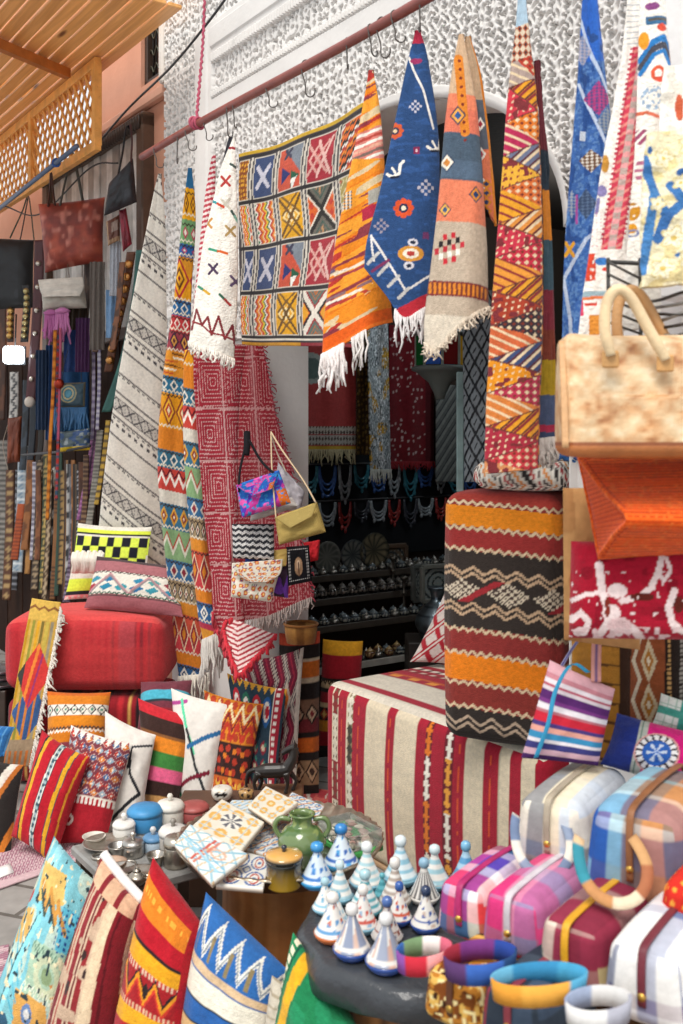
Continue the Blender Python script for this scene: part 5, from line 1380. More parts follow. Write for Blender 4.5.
# ---- front row
def p_tealyel(p):
    p.fill('7fc0cc'); u, v = p.u, p.v
    n = vnoise(u * 5, v * 5, 3); p.m(n > .6, 'b8cfc4'); p.m(n < .25, '9ad4de')
    def patch(pts, h): p.fill_poly(pts, h)
    patch([(.05, .12), (.5, .08), (.62, .22), (.2, .30)], 'd8b468'); patch([(.30, .28), (.75, .24), (.8, .30), (.36, .36)], '86c8d8'); patch([(.0, .38), (.22, .34), (.28, .50), (.06, .55)], 'd9ac5c'); patch([(.36, .46), (.85, .42), (.92, .66), (.40, .72)], 'a8c4ac'); patch([(.30, .72), (.70, .70), (.80, .86), (.36, .90)], 'd8a458'); patch([(.7, .60), (1, .56), (1, .72), (.78, .74)], 'd08a4a'); patch([(.62, .22), (1, .2), (1, .40), (.66, .44)], '5fb6d0')
    p.poly([(.18, .20), (.40, .30), (.36, .20), (.58, .32), (.52, .22), (.74, .34)], .018, 'c89048'); p.poly([(.20, .23), (.40, .33), (.38, .24), (.58, .35)], .010, '4a5a50')
    for k in range(5): p.poly([(.02 + k * .03, .35 + k * .12), (.30 + k * .02, .62 + k * .08)], .008, '55b0c8')
    p.poly([(.34, .36), (.22, .60), (.16, .95)], .03, '8fd8e6'); p.poly([(.30, .36), (.18, .60), (.12, .95)], .008, '3f6a70')
    q = p.sub(.62, 1, .22, .44); q.m((tri(q.u * 5) > .6) & (tri(q.v * 7) > .5), '27508a')
    q = p.sub(.36, .92, .44, .72); q.ell(.5, .5, .3, .35, 'c8d0b0', .6); q.ell(.5, .5, .12, .15, '8aa07a'); q.zig(.15, .15, 9, .03, '6a8a78'); q.zig(.85, .15, 9, .03, 'e0e4d0')
    p.ell(.50, .80, .07, .05, '6a88b8'); p.ell(.5, .80, .035, .025, 'e0e0e0'); p.ell(.85, .90, .1, .05, 'e8e4dc'); p.ell(.22, .90, .08, .04, '2f5a78'); p.ell(.03, .30, .05, .05, 'b8403a')
    p.m(vnoise(u * 22, v * 30, 6) > .84, '2f4048'); p.m(vnoise(u * 24, v * 30, 16) > .86, 'e8dcb8'); p.m((u < .03) | (v > .97), '4a9ab0'); p.abrash(.08, 60)
cushion('embroidered_floor_cushion', 'turquoise and yellow embroidered cushion at the lower left corner', [(54, 836), (99, 884), (66, 1085), (-20, 1030)], [2.86, 2.78, 2.58, 2.62], .20, p_tealyel, nu=110, nv=150, pin=.03, p=2.0, seed=8)
def p_marstripe(p):
    p.fill('cbb096'); w = p.u + .02 * np.sin(p.v * 7)
    for a, b, h in ((.0, .05, 'b89a80'), (.08, .17, '7a1f28'), (.20, .23, 'a85048'), (.27, .36, '8a2830'), (.39, .42, '6a2a2c'), (.45, .54, '8c2a2e'), (.58, .74, 'dcc4a4'), (.74, .98, '7c1c26'), (.80, .83, '5a141c')): p.m((w >= a) & (w < b), h)
    p.m((w < .55) & (vnoise(p.u * 6, p.v * 14, 4) > .66), 'c0a48c'); p.m((w < .6) & (vnoise(p.u * 9, p.v * 10, 14) > .86), '3a2a2a'); p.m(p.v < .10, 'd8b090'); p.m((p.v < .10) & (tri(p.u * 3) > .75), '8a2830'); p.abrash(.09, 60)
t = T('striped_floor_cushion', 'dark maroon and beige lengthwise striped cushion with white top piping in the front row', 'cushion')
c4 = quadP([(101, 858), (141, 905), (107, 1085), (36, 1058)], [2.70, 2.62, 2.46, 2.52])
t.part('cushion_cover', pillow(c4, .18, p_marstripe, 90, 130, pin=.03, p=2.2, seed=5), 'woven_wool')
m = M(); e = np.array(resample([c4[0], c4[1]], 24)) + np.array([.004, .01, .008]); e[:, 2] -= .03 * np.sin(np.linspace(0, np.pi, 24)) * .2
tube(m, e, .013, 'ece8e4', n=10); t.part('piping', m, 'cotton_canvas', 'white piping'); t.close()
def p_redor(p):
    p.fill('ae1a26')
    for a, b, h in ((.06, .20, 'd87a24'), (.20, .315, 'b01a28'), (.315, .33, '2a2024'), (.33, .43, 'e3a022'), (.43, .455, 'd8b8a0'), (.455, .62, 'a02026'), (.62, .65, 'd8b090'), (.65, .74, 'e8a824'), (.74, .86, 'b01a28'), (.86, 1, 'd87e26')): p.band(a, b, h)
    p.zig(.53, .13, 4, .022, 'e09028'); p.zig(.56, .13, 4, .014, 'c83a2c'); p.zig(.50, .12, 4, .012, '2c2224'); p.dia(.5, .53, .05, .05, [(1, '2c2224')])
    p.m((p.v > .43) & (p.v < .455) & (tri(p.u * 20) > .5), 'b83a34'); p.m((p.v > .62) & (p.v < .65) & (tri(p.u * 20) > .5), 'b83a34'); p.m((p.v > .10) & (p.v < .13) & (vnoise(p.u * 40, 0 * p.u, 2) > .5), 'f0a840'); p.m(p.u > .87, 'a51824'); p.abrash(.09, 70)
cushion('zigzag_floor_cushion', 'bright red cushion with orange and yellow bands and a zigzag band in the front row', [(153, 857), (206, 930), (188, 1085), (108, 1062)], [2.62, 2.52, 2.40, 2.48], .19, p_redor, nu=100, nv=130, pin=.02, p=2.6, back='a81824', seed=6)
def p_bluew(p):
    p.fill('2a5c9c')
    for a, b, h in ((.0, .30, '2f66a8'), (.30, .36, 'd2b490'), (.37, .52, 'e6dfcf'), (.525, .54, '20262e'), (.54, .66, '2a5ea2'), (.66, .675, '20262e'), (.675, .76, 'd8b078'), (.77, .86, '8fa0b4'), (.86, .96, '2a5a9c'), (.96, 1, 'e0d8c8')): p.band(a, b, h)
    p.zig(.15, .20, 4.5, .042, 'e0dcd2'); p.zig(.16, .20, 4.5, .012, '7a8490'); p.m((p.v < .28) & (p.u > .1) & (tri(p.u * 4.5 + .1) < .18) & (p.v > .12), '8a7a58'); p.m((p.v > .77) & (p.v < .86) & (tri(p.u * 14) > .5), '5a7090'); p.abrash(.09, 60)
cushion('blue_floor_cushion', 'blue cushion with white zigzag and cream bands in front of the tray table', [(206, 892), (288, 970), (264, 1092), (176, 1058)], [2.52, 2.40, 2.32, 2.44], .18, p_bluew, nu=110, nv=110, pin=.03, seed=7)
def p_green(p):
    p.fill('1f7a4c'); p.m(vnoise(p.u * 8, p.v * 10, 4) > .62, '26885a'); w = p.u + .1 * p.v
    p.m((w > .20) & (w < .34), 'e0a826'); p.m((w > .06) & (w < .12) & (tri(p.v * 15) > .35), 'e8dcc0'); p.m((w > .13) & (w < .15), '1a4a3a'); p.abrash(.10, 60)
cushion('green_floor_cushion', 'deep green velvety cushion with a yellow stripe in front of the tagine table', [(293, 932), (362, 1036), (338, 1100), (272, 1070)], [2.28, 2.14, 2.10, 2.24], .13, p_green, nu=90, nv=100, pin=.02, seed=9)
cushion('cream_floor_cushion', 'cream cushion edge between the blue and the green cushions', [(272, 975), (300, 990), (296, 1085), (262, 1080)], [2.34, 2.30, 2.26, 2.30], .08, lambda p: (p.fill('c9bfae'), p.m(tri(p.v * 9) > .8, 'a89a84'), p.abrash(.07, 60)), nu=50, nv=60)

# ---- mats on the ground
def floor_mat_slab(pts, pat, th, nu, nv, lift=0.003):
    c = [PZ(a, b, th + lift) for a, b in pts]
    u, v = np.meshgrid(np.linspace(0, 1, nu), np.linspace(0, 1, nv)); u_, v_ = u[..., None], v[..., None]
    S = (1 - u_) * (1 - v_) * c[0] + u_ * (1 - v_) * c[1] + u_ * v_ * c[2] + (1 - u_) * v_ * c[3]
    m = M(); slab(m, S, th, paint(u, v, pat), toward=(0, 0, 1)); return m
def p_pinkmat(p): p.fill('b98a96'); p.m(tri(p.u * 60 + p.v * 60) > .55, 'd8c4c4'); p.m(tri(p.u * 60 - p.v * 60) > .7, '8f5a70'); p.m(p.v > .90, 'cfb0b4'); p.abrash(.06, 60)
single('woven_mat', 'pink and white woven mat on the ground under the red striped cushion', 'mat', floor_mat_slab([(-70, 826), (110, 818), (92, 856), (-70, 912)], p_pinkmat, .006, 160, 70), 'woven_wool')
single('paper_tag', 'small white paper tag lying on the pink mat', 'tag', floor_mat_slab([(-6, 869), (10, 863), (14, 872), (-4, 879)], 'f0eeec', .002, 4, 4, .011), 'cotton_canvas')
single('woven_mat', 'pink woven mat corner by the turquoise cushion at the lower left edge', 'mat', floor_mat_slab([(-60, 958), (9, 944), (7, 982), (-60, 1000)], p_pinkmat, .006, 60, 40), 'woven_wool')
single('straw_mat', 'tan straw mat edge in the lower left corner', 'mat', floor_mat_slab([(-60, 1004), (8, 984), (-2, 1070), (-60, 1080)], lambda p: (p.fill('c8a068'), p.m(tri(p.u * 9 + p.v * 3) > .7, 'a87c48'), p.abrash(.1, 60)), .008, 40, 40), 'woven_wool')
def p_redwhitemat(p): p.fill('d8cabc'); p.m(fr(p.u * 2.2 + .2 * np.sin(p.v * 9)) > .55, 'b03038'); p.m((vnoise(p.u * 12, p.v * 12, 3) > .7), 'c85a50'); p.abrash(.08, 50)
single('threshold_rug', 'red and white patterned rug on the floor beside the striped ottoman', 'rug', floor_mat_slab([(300, 786), (372, 796), (380, 846), (290, 830)], p_redwhitemat, .012, 60, 50, .021), 'woven_wool')
# ================================================================== BAGS
def plaid(p, A, B, rep=(1, 1), mix=.5):
    """two sets of coloured yarn stripes crossing"""
    def pick(t, lst):
        t = fr(t * .99999); tot = sum(w for w, _ in lst); out = np.zeros((len(t), 3)); a = 0
        for w, h in lst:
            out[(t >= a / tot) & (t < (a + w) / tot)] = lin(h); a += w
        return out
    c = pick(p.u * rep[0], A) * (1 - mix) + pick(p.v * rep[1], B) * mix
    p.c[:] = c; p.abrash(.06, 60)

def wash_bag(label, near, Y, size, yaw, A, B, strap_c, loop=None, rep=(1, 1), mix=.32, patfn=None, pitch=0.0, button='c9a050'):
    """soft padded cotton pouch: near end centre at a pixel, length running away along yaw"""
    Ln, Wd, Ht = size
    a = np.array([math.cos(yaw) * math.cos(pitch), math.sin(yaw) * math.cos(pitch), math.sin(pitch)])
    b = unit(np.cross((0, 0, 1), a)); c = np.cross(a, b)
    ctr = P(near[0], near[1], Y) + a * Ln / 2
    ax = np.array([a, b, c])
    def pf(L, face, W):
        w = np.arctan2(L[..., 1], L[..., 2]) / np.pi * .5 + .5
        al = (L[..., 0] + 1) / 2
        if face in (0, 1): al = L[..., 2] * .3 + .05; w = L[..., 1] * .25 + .5
        p = Pt(w, al, 'ffffff')
        if patfn: patfn(p)
        else: plaid(p, A, B, rep, mix)
        return p.c
    t = T('wash_bag', label, 'pouch', 'woven cotton pouches on the display table')
    def taper(V):
        V = V.copy(); k = 1 - .22 * np.clip(V[..., 2], -1, 1) * .5 - .03 * np.abs(V[..., 0]) ** 3
        V[..., 1] *= k; V[..., 2] *= 1 - .05 * V[..., 0] ** 2; return V
    m = M(); rbox(m, ctr, ax, (Ln / 2, Wd / 2, Ht / 2), min(Wd, Ht) * .20, pf, n=(44, 40, 40), bulge=.008, fn=taper)
    t.part('body', m, 'cotton_canvas')
    def loc(x, y, z): return ctr + a * x * Ln / 2 + b * y * Wd / 2 + c * z * Ht / 2
    m = M(); pth = [loc(-1.08, 0, -.35), loc(-1.105, 0, .3), loc(-1.085, 0, .80), loc(-1.0, 0, 1.06), loc(-.6, 0, 1.15), loc(0, 0, 1.18), loc(.6, 0, 1.15), loc(1.0, 0, 1.04), loc(1.09, 0, .6)]
    strap(m, pth, .013, b, .004, strap_c); zs = t.part('zip_band', m, 'leather', 'coloured zip band over the top')
    q = loc(-1.08, 0, -.1)
    m = M(); lathe(m, [(0, -.004), (.007, -.004), (.008, 0), (.006, .004), (0, .005)], button, 14)
    V = m.V[0]; m.V[0] = q + V[:, :1] * b + V[:, 1:2] * c - V[:, 2:3] * a
    t.part('button', m, 'old_metal', 'metal stud', zs)
    if loop:
        off, rx, ry, wd, cols, Yl = loop[:6]; tl = loop[6] if len(loop) > 6 else 0.0
        o = P(off[0], off[1], Yl); th = np.linspace(np.pi * .80, np.pi * 2.20, 60) if tl else np.linspace(0, 2 * np.pi, 60)
        m = M(); S = []
        for k in (-.5, 0, .5):
            if tl:
                ra = wd * k; S.append(np.stack([o[0] + (rx + ra) * np.cos(th), o[1] + (ry + ra) * np.sin(th) * math.cos(tl) - .012 + .05 * np.clip(np.sin(th), 0, 1), o[2] + (ry + ra) * np.sin(th) * math.sin(tl)], 1)); continue
            S.append(np.stack([o[0] + rx * np.cos(th) * (1 + .06 * k), o[1] + ry * np.sin(th) * math.cos(tl) - wd * k * math.sin(tl), o[2] + wd * k * math.cos(tl) + ry * np.sin(th) * math.sin(tl) + .010 * np.cos(th * 1 + .8)], 1))
        S = np.array(S).transpose(1, 0, 2)
        uu = np.tile(th[:, None] / (2 * np.pi), (1, 3))
        pp = Pt(uu, uu, 'ffffff'); pp.stripes([(1, h) for h in cols], 'u', 1); pp.abrash(.05, 40)
        slab(m, S, .004, pp.c, toward=(0, -1, .3) if tl else (0, 0, 0.001)); t.part('loop_handle', m, 'cotton_canvas', 'woven loop handle')
    t.close()

# ---- the display table the pouches lie on (a low plank table and a taller crate behind)
def crate(name, label, cat, x0, x1, y0, y1, z0, z1, c, slats=True):
    t = T(name, label, cat)
    m = M(); n = max(2, int((x1 - x0) / .11))
    for k in range(n): boxm(m, (x0 + (k + .5) * (x1 - x0) / n, (y0 + y1) / 2, z1 - .012), ((x1 - x0) / n / 2 - .002, (y1 - y0) / 2, .012), c)
    t.part('top', m, 'wood')
    for sx in (x0 + .025, x1 - .025):
        for sy in (y0 + .025, y1 - .025):
            m = M(); boxm(m, (sx, sy, (z0 + z1 - .024) / 2), (.022, .022, (z1 - .024 - z0) / 2), c); t.part('leg', m, 'wood')
    for sy in (y0 + .008, y1 - .008):
        m = M(); boxm(m, ((x0 + x1) / 2, sy, z1 - .07), ((x1 - x0) / 2 - .05, .008, .04), c); t.part('apron', m, 'wood')
    t.close()
crate('display_table', 'plank table under the woven pouches at the lower right', 'table', 0.33, 0.95, 1.44, 1.98, 0, 0.515, '7a5434')
crate('display_stand', 'taller wooden stand under the cream and the blue pouches', 'stand', 0.50, 0.76, 2.03, 2.46, 0, 0.655, '6a4a30')

wash_bag('cream and slate blue striped padded pouch on top, under the striped tote', (549, 838), 2.06, (.30, .155, .155), .98,
         [(3, 'e2d8c2'), (3, '3c4a66'), (3, 'e2d8c6'), (2, 'b8c6d6'), (3, 'e4d6b4'), (3, '364258'), (3, 'e4dccb'), (3, '4a5a78'), (3, 'e2d4b4')], [(3, 'ece6da'), (1, 'e4e4e0'), (3, 'e8dfcc'), (1, 'b8c4d4')], 'a89c88', ((542, 838), .055, .066, .019, ['8a96ac', 'e2dacb', '7a88a4', 'ddd4c4', '6f7f9c', 'e2dcd0', '8a96ac', 'd8cfc0', '74839e', 'e2dacb'], 2.02, 1.0), rep=(1, 1))
wash_bag('blue, aqua and taupe plaid padded pouch with brown zip band at the right edge', (632, 862), 1.88, (.32, .19, .19), .95,
         [(3, '1f2a54'), (2, '24305a'), (4, '7a6860'), (3, 'c88448'), (3, '8a7468'), (2, '8fc2d6'), (4, '2458b0'), (2, '8fc2d6'), (4, '1f52ac')], [(3, '3a66a8'), (1, 'e8e8e4'), (3, 'b08a68'), (1, '86c8d6'), (3, '6a6478')], '8a5a38', ((612, 862), .060, .066, .021, ['c89a6a', '8a90a8', 'd8b890', '3a8a9a', 'c08a5a', 'e0ccb0', 'a86a4a'], 1.82, .85), rep=(1, 1.2), mix=.35)
wash_bag('purple, white and red checked padded pouch nearest the little tagines', (461, 914), 1.98, (.24, .115, .115), .92,
         [(4, 'd8323a'), (3, 'e0484a'), (2, 'f0e8e8'), (3, '4a40a8'), (2, 'c83a80'), (3, '6a48a8'), (2, 'ece6ec'), (3, '3a7ab0')], [(3, 'e04848'), (2, 'f4ecec'), (3, '6a4ab0'), (2, 'f0e6ec'), (3, '2f8a68')], 'b02a68', ((424, 956), .048, .05, .036, ['d86a80', 'efe8e4', '7a9a70', '3a6ab0', '8a50a0', 'c83040', 'e8a0a0', 'e06078'], 1.90), mix=.4)
wash_bag('pink and lilac plaid padded pouch in the middle of the pile', (510, 928), 1.87, (.27, .125, .12), .90,
         [(3, 'c02060'), (2, 'e04880'), (3, 'a078a4'), (2, 'd8a0b8'), (3, 'd02a70'), (3, '8a80b0'), (2, '9a3a6a')], [(3, 'd84a84'), (2, '9a98b8'), (3, 'd8708a'), (2, '6a88a0')], 'cfc6cc', ((480, 962), .060, .055, .036, ['2f4a9a', '7a3a80', 'a03040', '5a3a6a', '3a62b0', '2a4a78'], 1.78), mix=.4)
wash_bag('maroon and cream plaid padded pouch with a yellow zip band', (568, 958), 1.74, (.30, .120, .12), .88,
         [(3, 'b8b478'), (2, 'c0bc84'), (3, '8a2640'), (3, '7a2038'), (2, '8a2a44'), (3, 'd8c8b8'), (2, '4a8078'), (3, '7a2a3c')], [(3, '9a4050'), (2, 'e0d4c4'), (3, '8a3a4c'), (2, 'c8b8a4')], 'dba022', ((539, 984), .074, .048, .034, ['4aa0c8', '3a8ab8', '6ab0d0', 'e09a3a', 'e8a848', '5aa8cc'], 1.65), mix=.28)
wash_bag('white and blue checked padded pouch with a maroon zip band in the lower right corner', (644, 990), 1.62, (.27, .14, .135), .92,
         [(4, 'ece8e2'), (1, '2a4a90'), (3, 'e6e4e2'), (2, '8a94b4'), (3, 'e8e6e4'), (2, '24407c'), (2, 'b890a8'), (2, 'e8e6e4')], [(4, 'efece6'), (1, '3a5a9c'), (3, 'dcd4d8'), (1, '7a4a64')], '6f2a36', ((598, 1008), .046, .045, .032, ['d8d6d4', '9aa6c0', 'e4e2e0', 'b0b0bc'], 1.56), mix=.35)
def p_brown(p): p.fill('b8782c'); p.m(vnoise(p.u * 16, p.v * 10, 2) > .55, '7a4218'); p.m(vnoise(p.u * 18, p.v * 12, 5) > .66, 'e2b45c'); p.m(vnoise(p.u * 26, p.v * 18, 9) > .78, 'f0dca0'); p.m(vnoise(p.u * 22, p.v * 16, 13) > .8, '3a2010')
wash_bag('brown and gold flower printed pouch below the purple one', (452, 1004), 1.80, (.20, .125, .10), .90, None, None, '5a3018', None, patfn=p_brown)
wash_bag('dark slate plaid pouch with a red band at the bottom edge of the picture', (510, 1022), 1.67, (.20, .12, .10), .86,
         [(4, '38424e'), (2, '4a5a70'), (3, '2c3440'), (1, 'a8303c'), (3, '3e4a5c')], [(3, '3a4450'), (2, '5a6878'), (3, '30384a')], '8a3440', None)
wash_bag('bright red pouch with yellow dots cut off by the right edge', (692, 925), 1.72, (.2, .12, .13), .9, None, None, 'a02018', None, patfn=lambda p: (p.fill('cf2f24'), p.dots(10, 8, .22, 'e8a040'), p.abrash(.06, 40)))

# ---- striped tote hanging above the pouches
def p_tote(p):
    p.stripes([(8, 'dba8b0'), (5, 'c8848e'), (3, 'e8dce0'), (2, 'b85a6c'), (4, 'ddd0d4'), (7, '5a2a6a'), (3, '7a3a80'), (5, 'e6dfe2'), (3, 'b8707a'), (7, 'c4283a'), (3, '4a3a78'), (5, 'e0a090'), (6, '3a8ab4'), (3, 'e0d8dc'), (5, '3a3a74'), (5, 'cfa8b4'), (5, '4a2a60')]); p.abrash(.06, 50)
t = T('striped_tote', 'small pink, purple and red cross striped cotton tote hanging above the pouches', 'bag')
t.part('body', pillow(quadP([(550, 660), (615, 689), (598, 766), (521, 758)], [2.26, 2.22, 2.20, 2.24]), .055, p_tote, 70, 90, pin=.015, p=5), 'cotton_canvas')
m = M(); strap(m, [P(588, 672, 2.195), P(572, 664, 2.19), P(556, 690, 2.185), P(548, 725, 2.185), P(536, 758, 2.20)], .010, (1, 0, .2), .003, '3f9cc4'); t.part('zip_band', m, 'cotton_canvas', 'sky blue zip band')
m = M(); strap(m, [P(561, 668, 2.25), P(572, 650, 2.28), P(586, 630, 2.32), P(592, 610, 2.34)], .013, (.8, 0, .5), .003, lambda p: (p.fill('8a86a0'), p.vband(.4, .8, '3f3a74'))); t.part('strap', m, 'cotton_canvas')
m = M(); strap(m, [P(596, 682, 2.22), P(596, 660, 2.26), P(597, 630, 2.3), P(598, 610, 2.33)], .022, (1, 0, 0), .003, lambda p: (p.fill('d89a90'), p.vband(.4, .6, '5a4a80'), p.vband(.8, 1, 'dcd4d4'))); t.part('strap', m, 'cotton_canvas'); t.close()

def p_goldk(p):
    p.fill('8a5a24'); q = p.map(p.x, p.y)
    p.m((p.x > 565) & (p.x < 618), 'a8742c'); p.m((p.x > 600) & (p.x < 624) & (tri(p.y / 19) > .86), '5a3a20')
    p.m((p.x > 618) & (p.x < 632), '3a2418'); p.m((p.x > 630) & (p.x < 664), '8a4a2a'); q.m(np.abs(p.x - 637 - 4 * (tri(p.y / 40) * 2 - 1)) < 2.2, 'd0c4ac')
    d = np.abs(p.x - 650) / 8 + np.abs(fr((p.y - 640) / 44) - .5) * 2; p.m((d < 1) & (p.x > 640), 'c8b898'); p.m((d < .6) & (p.x > 640), 'a8702c'); p.m((d < .25) & (p.x > 640), 'e0d4bc')
    p.m(p.x > 664, '241a16'); p.m((np.abs(p.x - 668) < 1.6) & (tri(p.y * .22) > .4), 'b8905a'); p.m((np.abs(p.x - 681) < 2) & (tri(p.y * .22) > .4), '9a948c'); p.m(p.x > 690, '3a2a22'); p.abrash(.1, 60)
m, S = cloth([(570, 560), (571, 640), (572, 760)], [(720, 560), (720, 640), (722, 770)], 2.44, 2.42, p_goldk, 120, 130, folds=(3, .012, .1), th=.012)
single('gold_kilim', 'hanging mustard and brown kilim with cream lozenges behind the striped tote', 'rug', m, 'woven_wool')
def p_medal(p):
    p.fill('d41f7a'); p.m(p.u < .27, '22327c'); p.m((p.u > .27) & (p.u < .36), 'b9bcb0'); p.m((p.u > .30) & (p.u < .315), '5a7a6a')
    q = p.pix(0, 1, 0, 1, clip=False); d = np.hypot((p.x - 657) / 21.0, (p.y - 757) / 18.0)
    p.m(d < 1.08, 'e0a8a0'); p.m(d < 1, '3a3038'); an = np.arctan2((p.y - 757) / 18.0, (p.x - 657) / 21.0)
    p.m((np.abs(d - .84) < .14) & (tri(an / (2 * np.pi) * 16) > .35), 'f0ecea'); p.m(d < .68, '2f62b4'); p.m((d < .5) & (tri(an / (2 * np.pi) * 6) > .6), 'd0dcec'); p.abrash(.05, 50)
cushion('medallion_cushion', 'hot pink and navy cushion with a beaded blue medallion at the right edge', [(617, 713), (712, 737), (712, 800), (600, 764)], [2.30, 2.22, 2.16, 2.26], .10, p_medal, nu=100, nv=70)
def p_plaidw(p):
    p.fill('dfe4de'); p.m(tri(p.u * 7) > .88, 'a8c4b4'); p.m(tri(p.v * 4) > .86, 'a8c4b4'); p.m(np.abs(p.u - .42) < .07, '3f9a8c'); p.m(np.abs(p.v - .42) < .10, '4aa090'); p.abrash(.04, 40)
cushion('plaid_cushion', 'white cushion with a green plaid cross peeking over the pink one', [(661, 693), (722, 712), (720, 752), (650, 728)], [2.40, 2.34, 2.32, 2.38], .08, p_plaidw, nu=60, nv=40)

# ---- big worn leather basket bag
def p_worn(p):
    p.fill('d8b88e'); n = vnoise(p.u * 5, p.v * 5, 3) * .6 + vnoise(p.u * 14, p.v * 14, 4) * .4
    p.blend((n - .42) * 4, 'cc9e70'); p.blend((n - .60) * 4, 'ba8452'); p.blend((n - .72) * 5, '9a6036'); p.blend((.36 - n) * 6, 'e6cfac'); p.abrash(.08, 30)
t = T('leather_bag', 'large cream and rust worn leather handbag with rolled handles hanging at the right', 'bag')
ac = np.array([.995, -.10, 0]); bc_ = np.array([.10, .995, 0])
c0 = np.array([.441 + .205, 1.955, 1.636])
def wornf(L, face, W): 
    p = Pt(L[..., 0] * 1.5 + L[..., 1], L[..., 2], 'ffffff'); p_worn(p); p.m(p.v < -.80, 'b8703c'); p.m(np.abs(p.v + .80) < .03, '8a4a24'); return p.c
def pinch(V):
    V = V.copy(); V[..., 1] *= 1 - .5 * np.clip((V[..., 2] + 1) / 2, 0, 1) ** 1.2; V[..., 2] += .10 * np.abs(V[..., 0]) ** 4 * (V[..., 2] > 0) - .05 * (V[..., 2] > 0); return V
m = M(); rbox(m, c0, np.array([ac, bc_, [0, 0, 1]]), (.215, .105, .118), .022, wornf, n=(90, 40, 60), bulge=.006, fn=pinch); t.part('body', m, 'leather')
m = M(); strap(m, [c0 + ac * (-.217) + bc_ * s_ * .055 + np.array([0, 0, z_]) for s_, z_ in ((-.9, .105), (-1.5, .0), (-1.9, -.10))], .012, ac, .006, 'd0a070'); t.part('corner_binding', m, 'leather')
for yy_, nm, cc in ((1.865, 'front', 'e2c69c'), (2.0, 'back', 'b88a58')):
    dx = 0 if yy_ < 1.9 else 12
    pts = spline([P(611 + dx, 356, yy_ - .004), P(605 + dx, 330, yy_ - .004), P(607 + dx, 303, yy_), P(617 + dx, 290, yy_), P(630 + dx, 297, yy_), P(648 + dx, 328, yy_ - .004), P(666 + dx, 360, yy_ - .008)], 60)
    m = M(); tube(m, pts, np.r_[np.linspace(.009, .0105, 6), np.full(48, .0108), np.linspace(.0105, .009, 6)], np.array([lin(cc)] * 60), n=12); h = t.part('handle', m, 'leather')
    for e in (pts[0], pts[-1]):
        m = M(); boxm(m, e + np.array([0, .004, -.006]), (.016, .004, .016), 'c8965c', bev=.003); t.part('handle_tab', m, 'leather', None, h)
t.close()

# ---- wire display rack behind the bag
t = T('wire_rack', 'black and chrome wire display rack behind the leather handbag', 'rack')
m = M()
for px in (608, 640): tube(m, [P(px, 258, 2.085), P(px + 2, 470, 2.085)], .004, '34322f', n=6)
for k in range(9): tube(m, [P(608, 262 + k * 12, 2.081), P(641, 279 + k * 11, 2.081)], .0028, '45423e', n=6)
t.part('wire_grid', m, 'painted_metal')
for k in range(7):
    m = M(); y0 = 296 + k * 7
    tube(m, spline([P(642, y0 + 6, 2.085), P(660, y0 + 4, 2.0), P(684, y0 - 4 + (k % 3) * 4, 1.96), P(720, y0 - 10, 1.96)], 20), .0035, '8a8884' if k % 2 else '4a4642', n=6); t.part('prong', m, 'old_metal')
m = M(); tube(m, [P(748, 200, 2.15), P(750, 1155, 2.15)], .012, '3a3835', n=10); tube(m, [P(608, 262, 2.095), P(748, 268, 2.15)], .005, '3a3835', n=6); tube(m, [P(608, 440, 2.095), P(720, 440, 2.15)], .005, '3a3835', n=6); t.part('upright', m, 'painted_metal'); t.close()

# ---- orange woven clutch
t = T('woven_clutch', 'bright orange ribbed woven clutch hanging under the leather handbag', 'bag')
def p_rib(p): p.fill('dc5014'); p.m(tri(p.v * 34) > .55, 'ea6420'); p.m(tri(p.v * 34) < .18, 'c04010'); p.m(vnoise(p.u * 40, p.v * 60, 3) > .75, 'e06a2a'); p.abrash(.08, 60)
m, S = cloth([(577, 455, 2.10), (600, 486, 2.00), (626, 517, 1.90), (612, 538, 1.94), (598, 557, 1.99)], [(730, 452, 2.06), (730, 486, 1.96), (730, 522, 1.88), (730, 540, 1.92), (730, 553, 1.97)], 2.1, 2.0, p_rib, 80, 110, th=.010, rough=.002)
t.part('front_panel', m, 'woven_wool')
m, S2 = cloth([(577, 455, 2.112), (588, 506, 2.11), (598, 557, 2.012)], [(730, 452, 2.08), (730, 500, 2.08), (730, 553, 1.99)], 2.1, 2.0, p_rib, 40, 50, th=.008, rough=.002); t.part('back_panel', m, 'woven_wool')
g = np.stack([S[:, 0] * (1 - k) + S2[np.clip((np.arange(len(S)) * len(S2) // len(S)), 0, len(S2) - 1), 0] * k for k in np.linspace(0, 1, 8)], 1)
uu, vv = np.meshgrid(np.linspace(0, 1, 8), np.linspace(0, 1, len(S)))
m = M(); slab(m, g + np.array([.004, 0, 0]), .006, paint(vv, vv, lambda p: (p.fill('c23f10'), p.m(tri(p.v * 26) > .5, 'd8561c'))), toward=(-1, -.3, 0)); t.part('gusset', m, 'woven_wool', 'ribbed side gusset'); t.close()
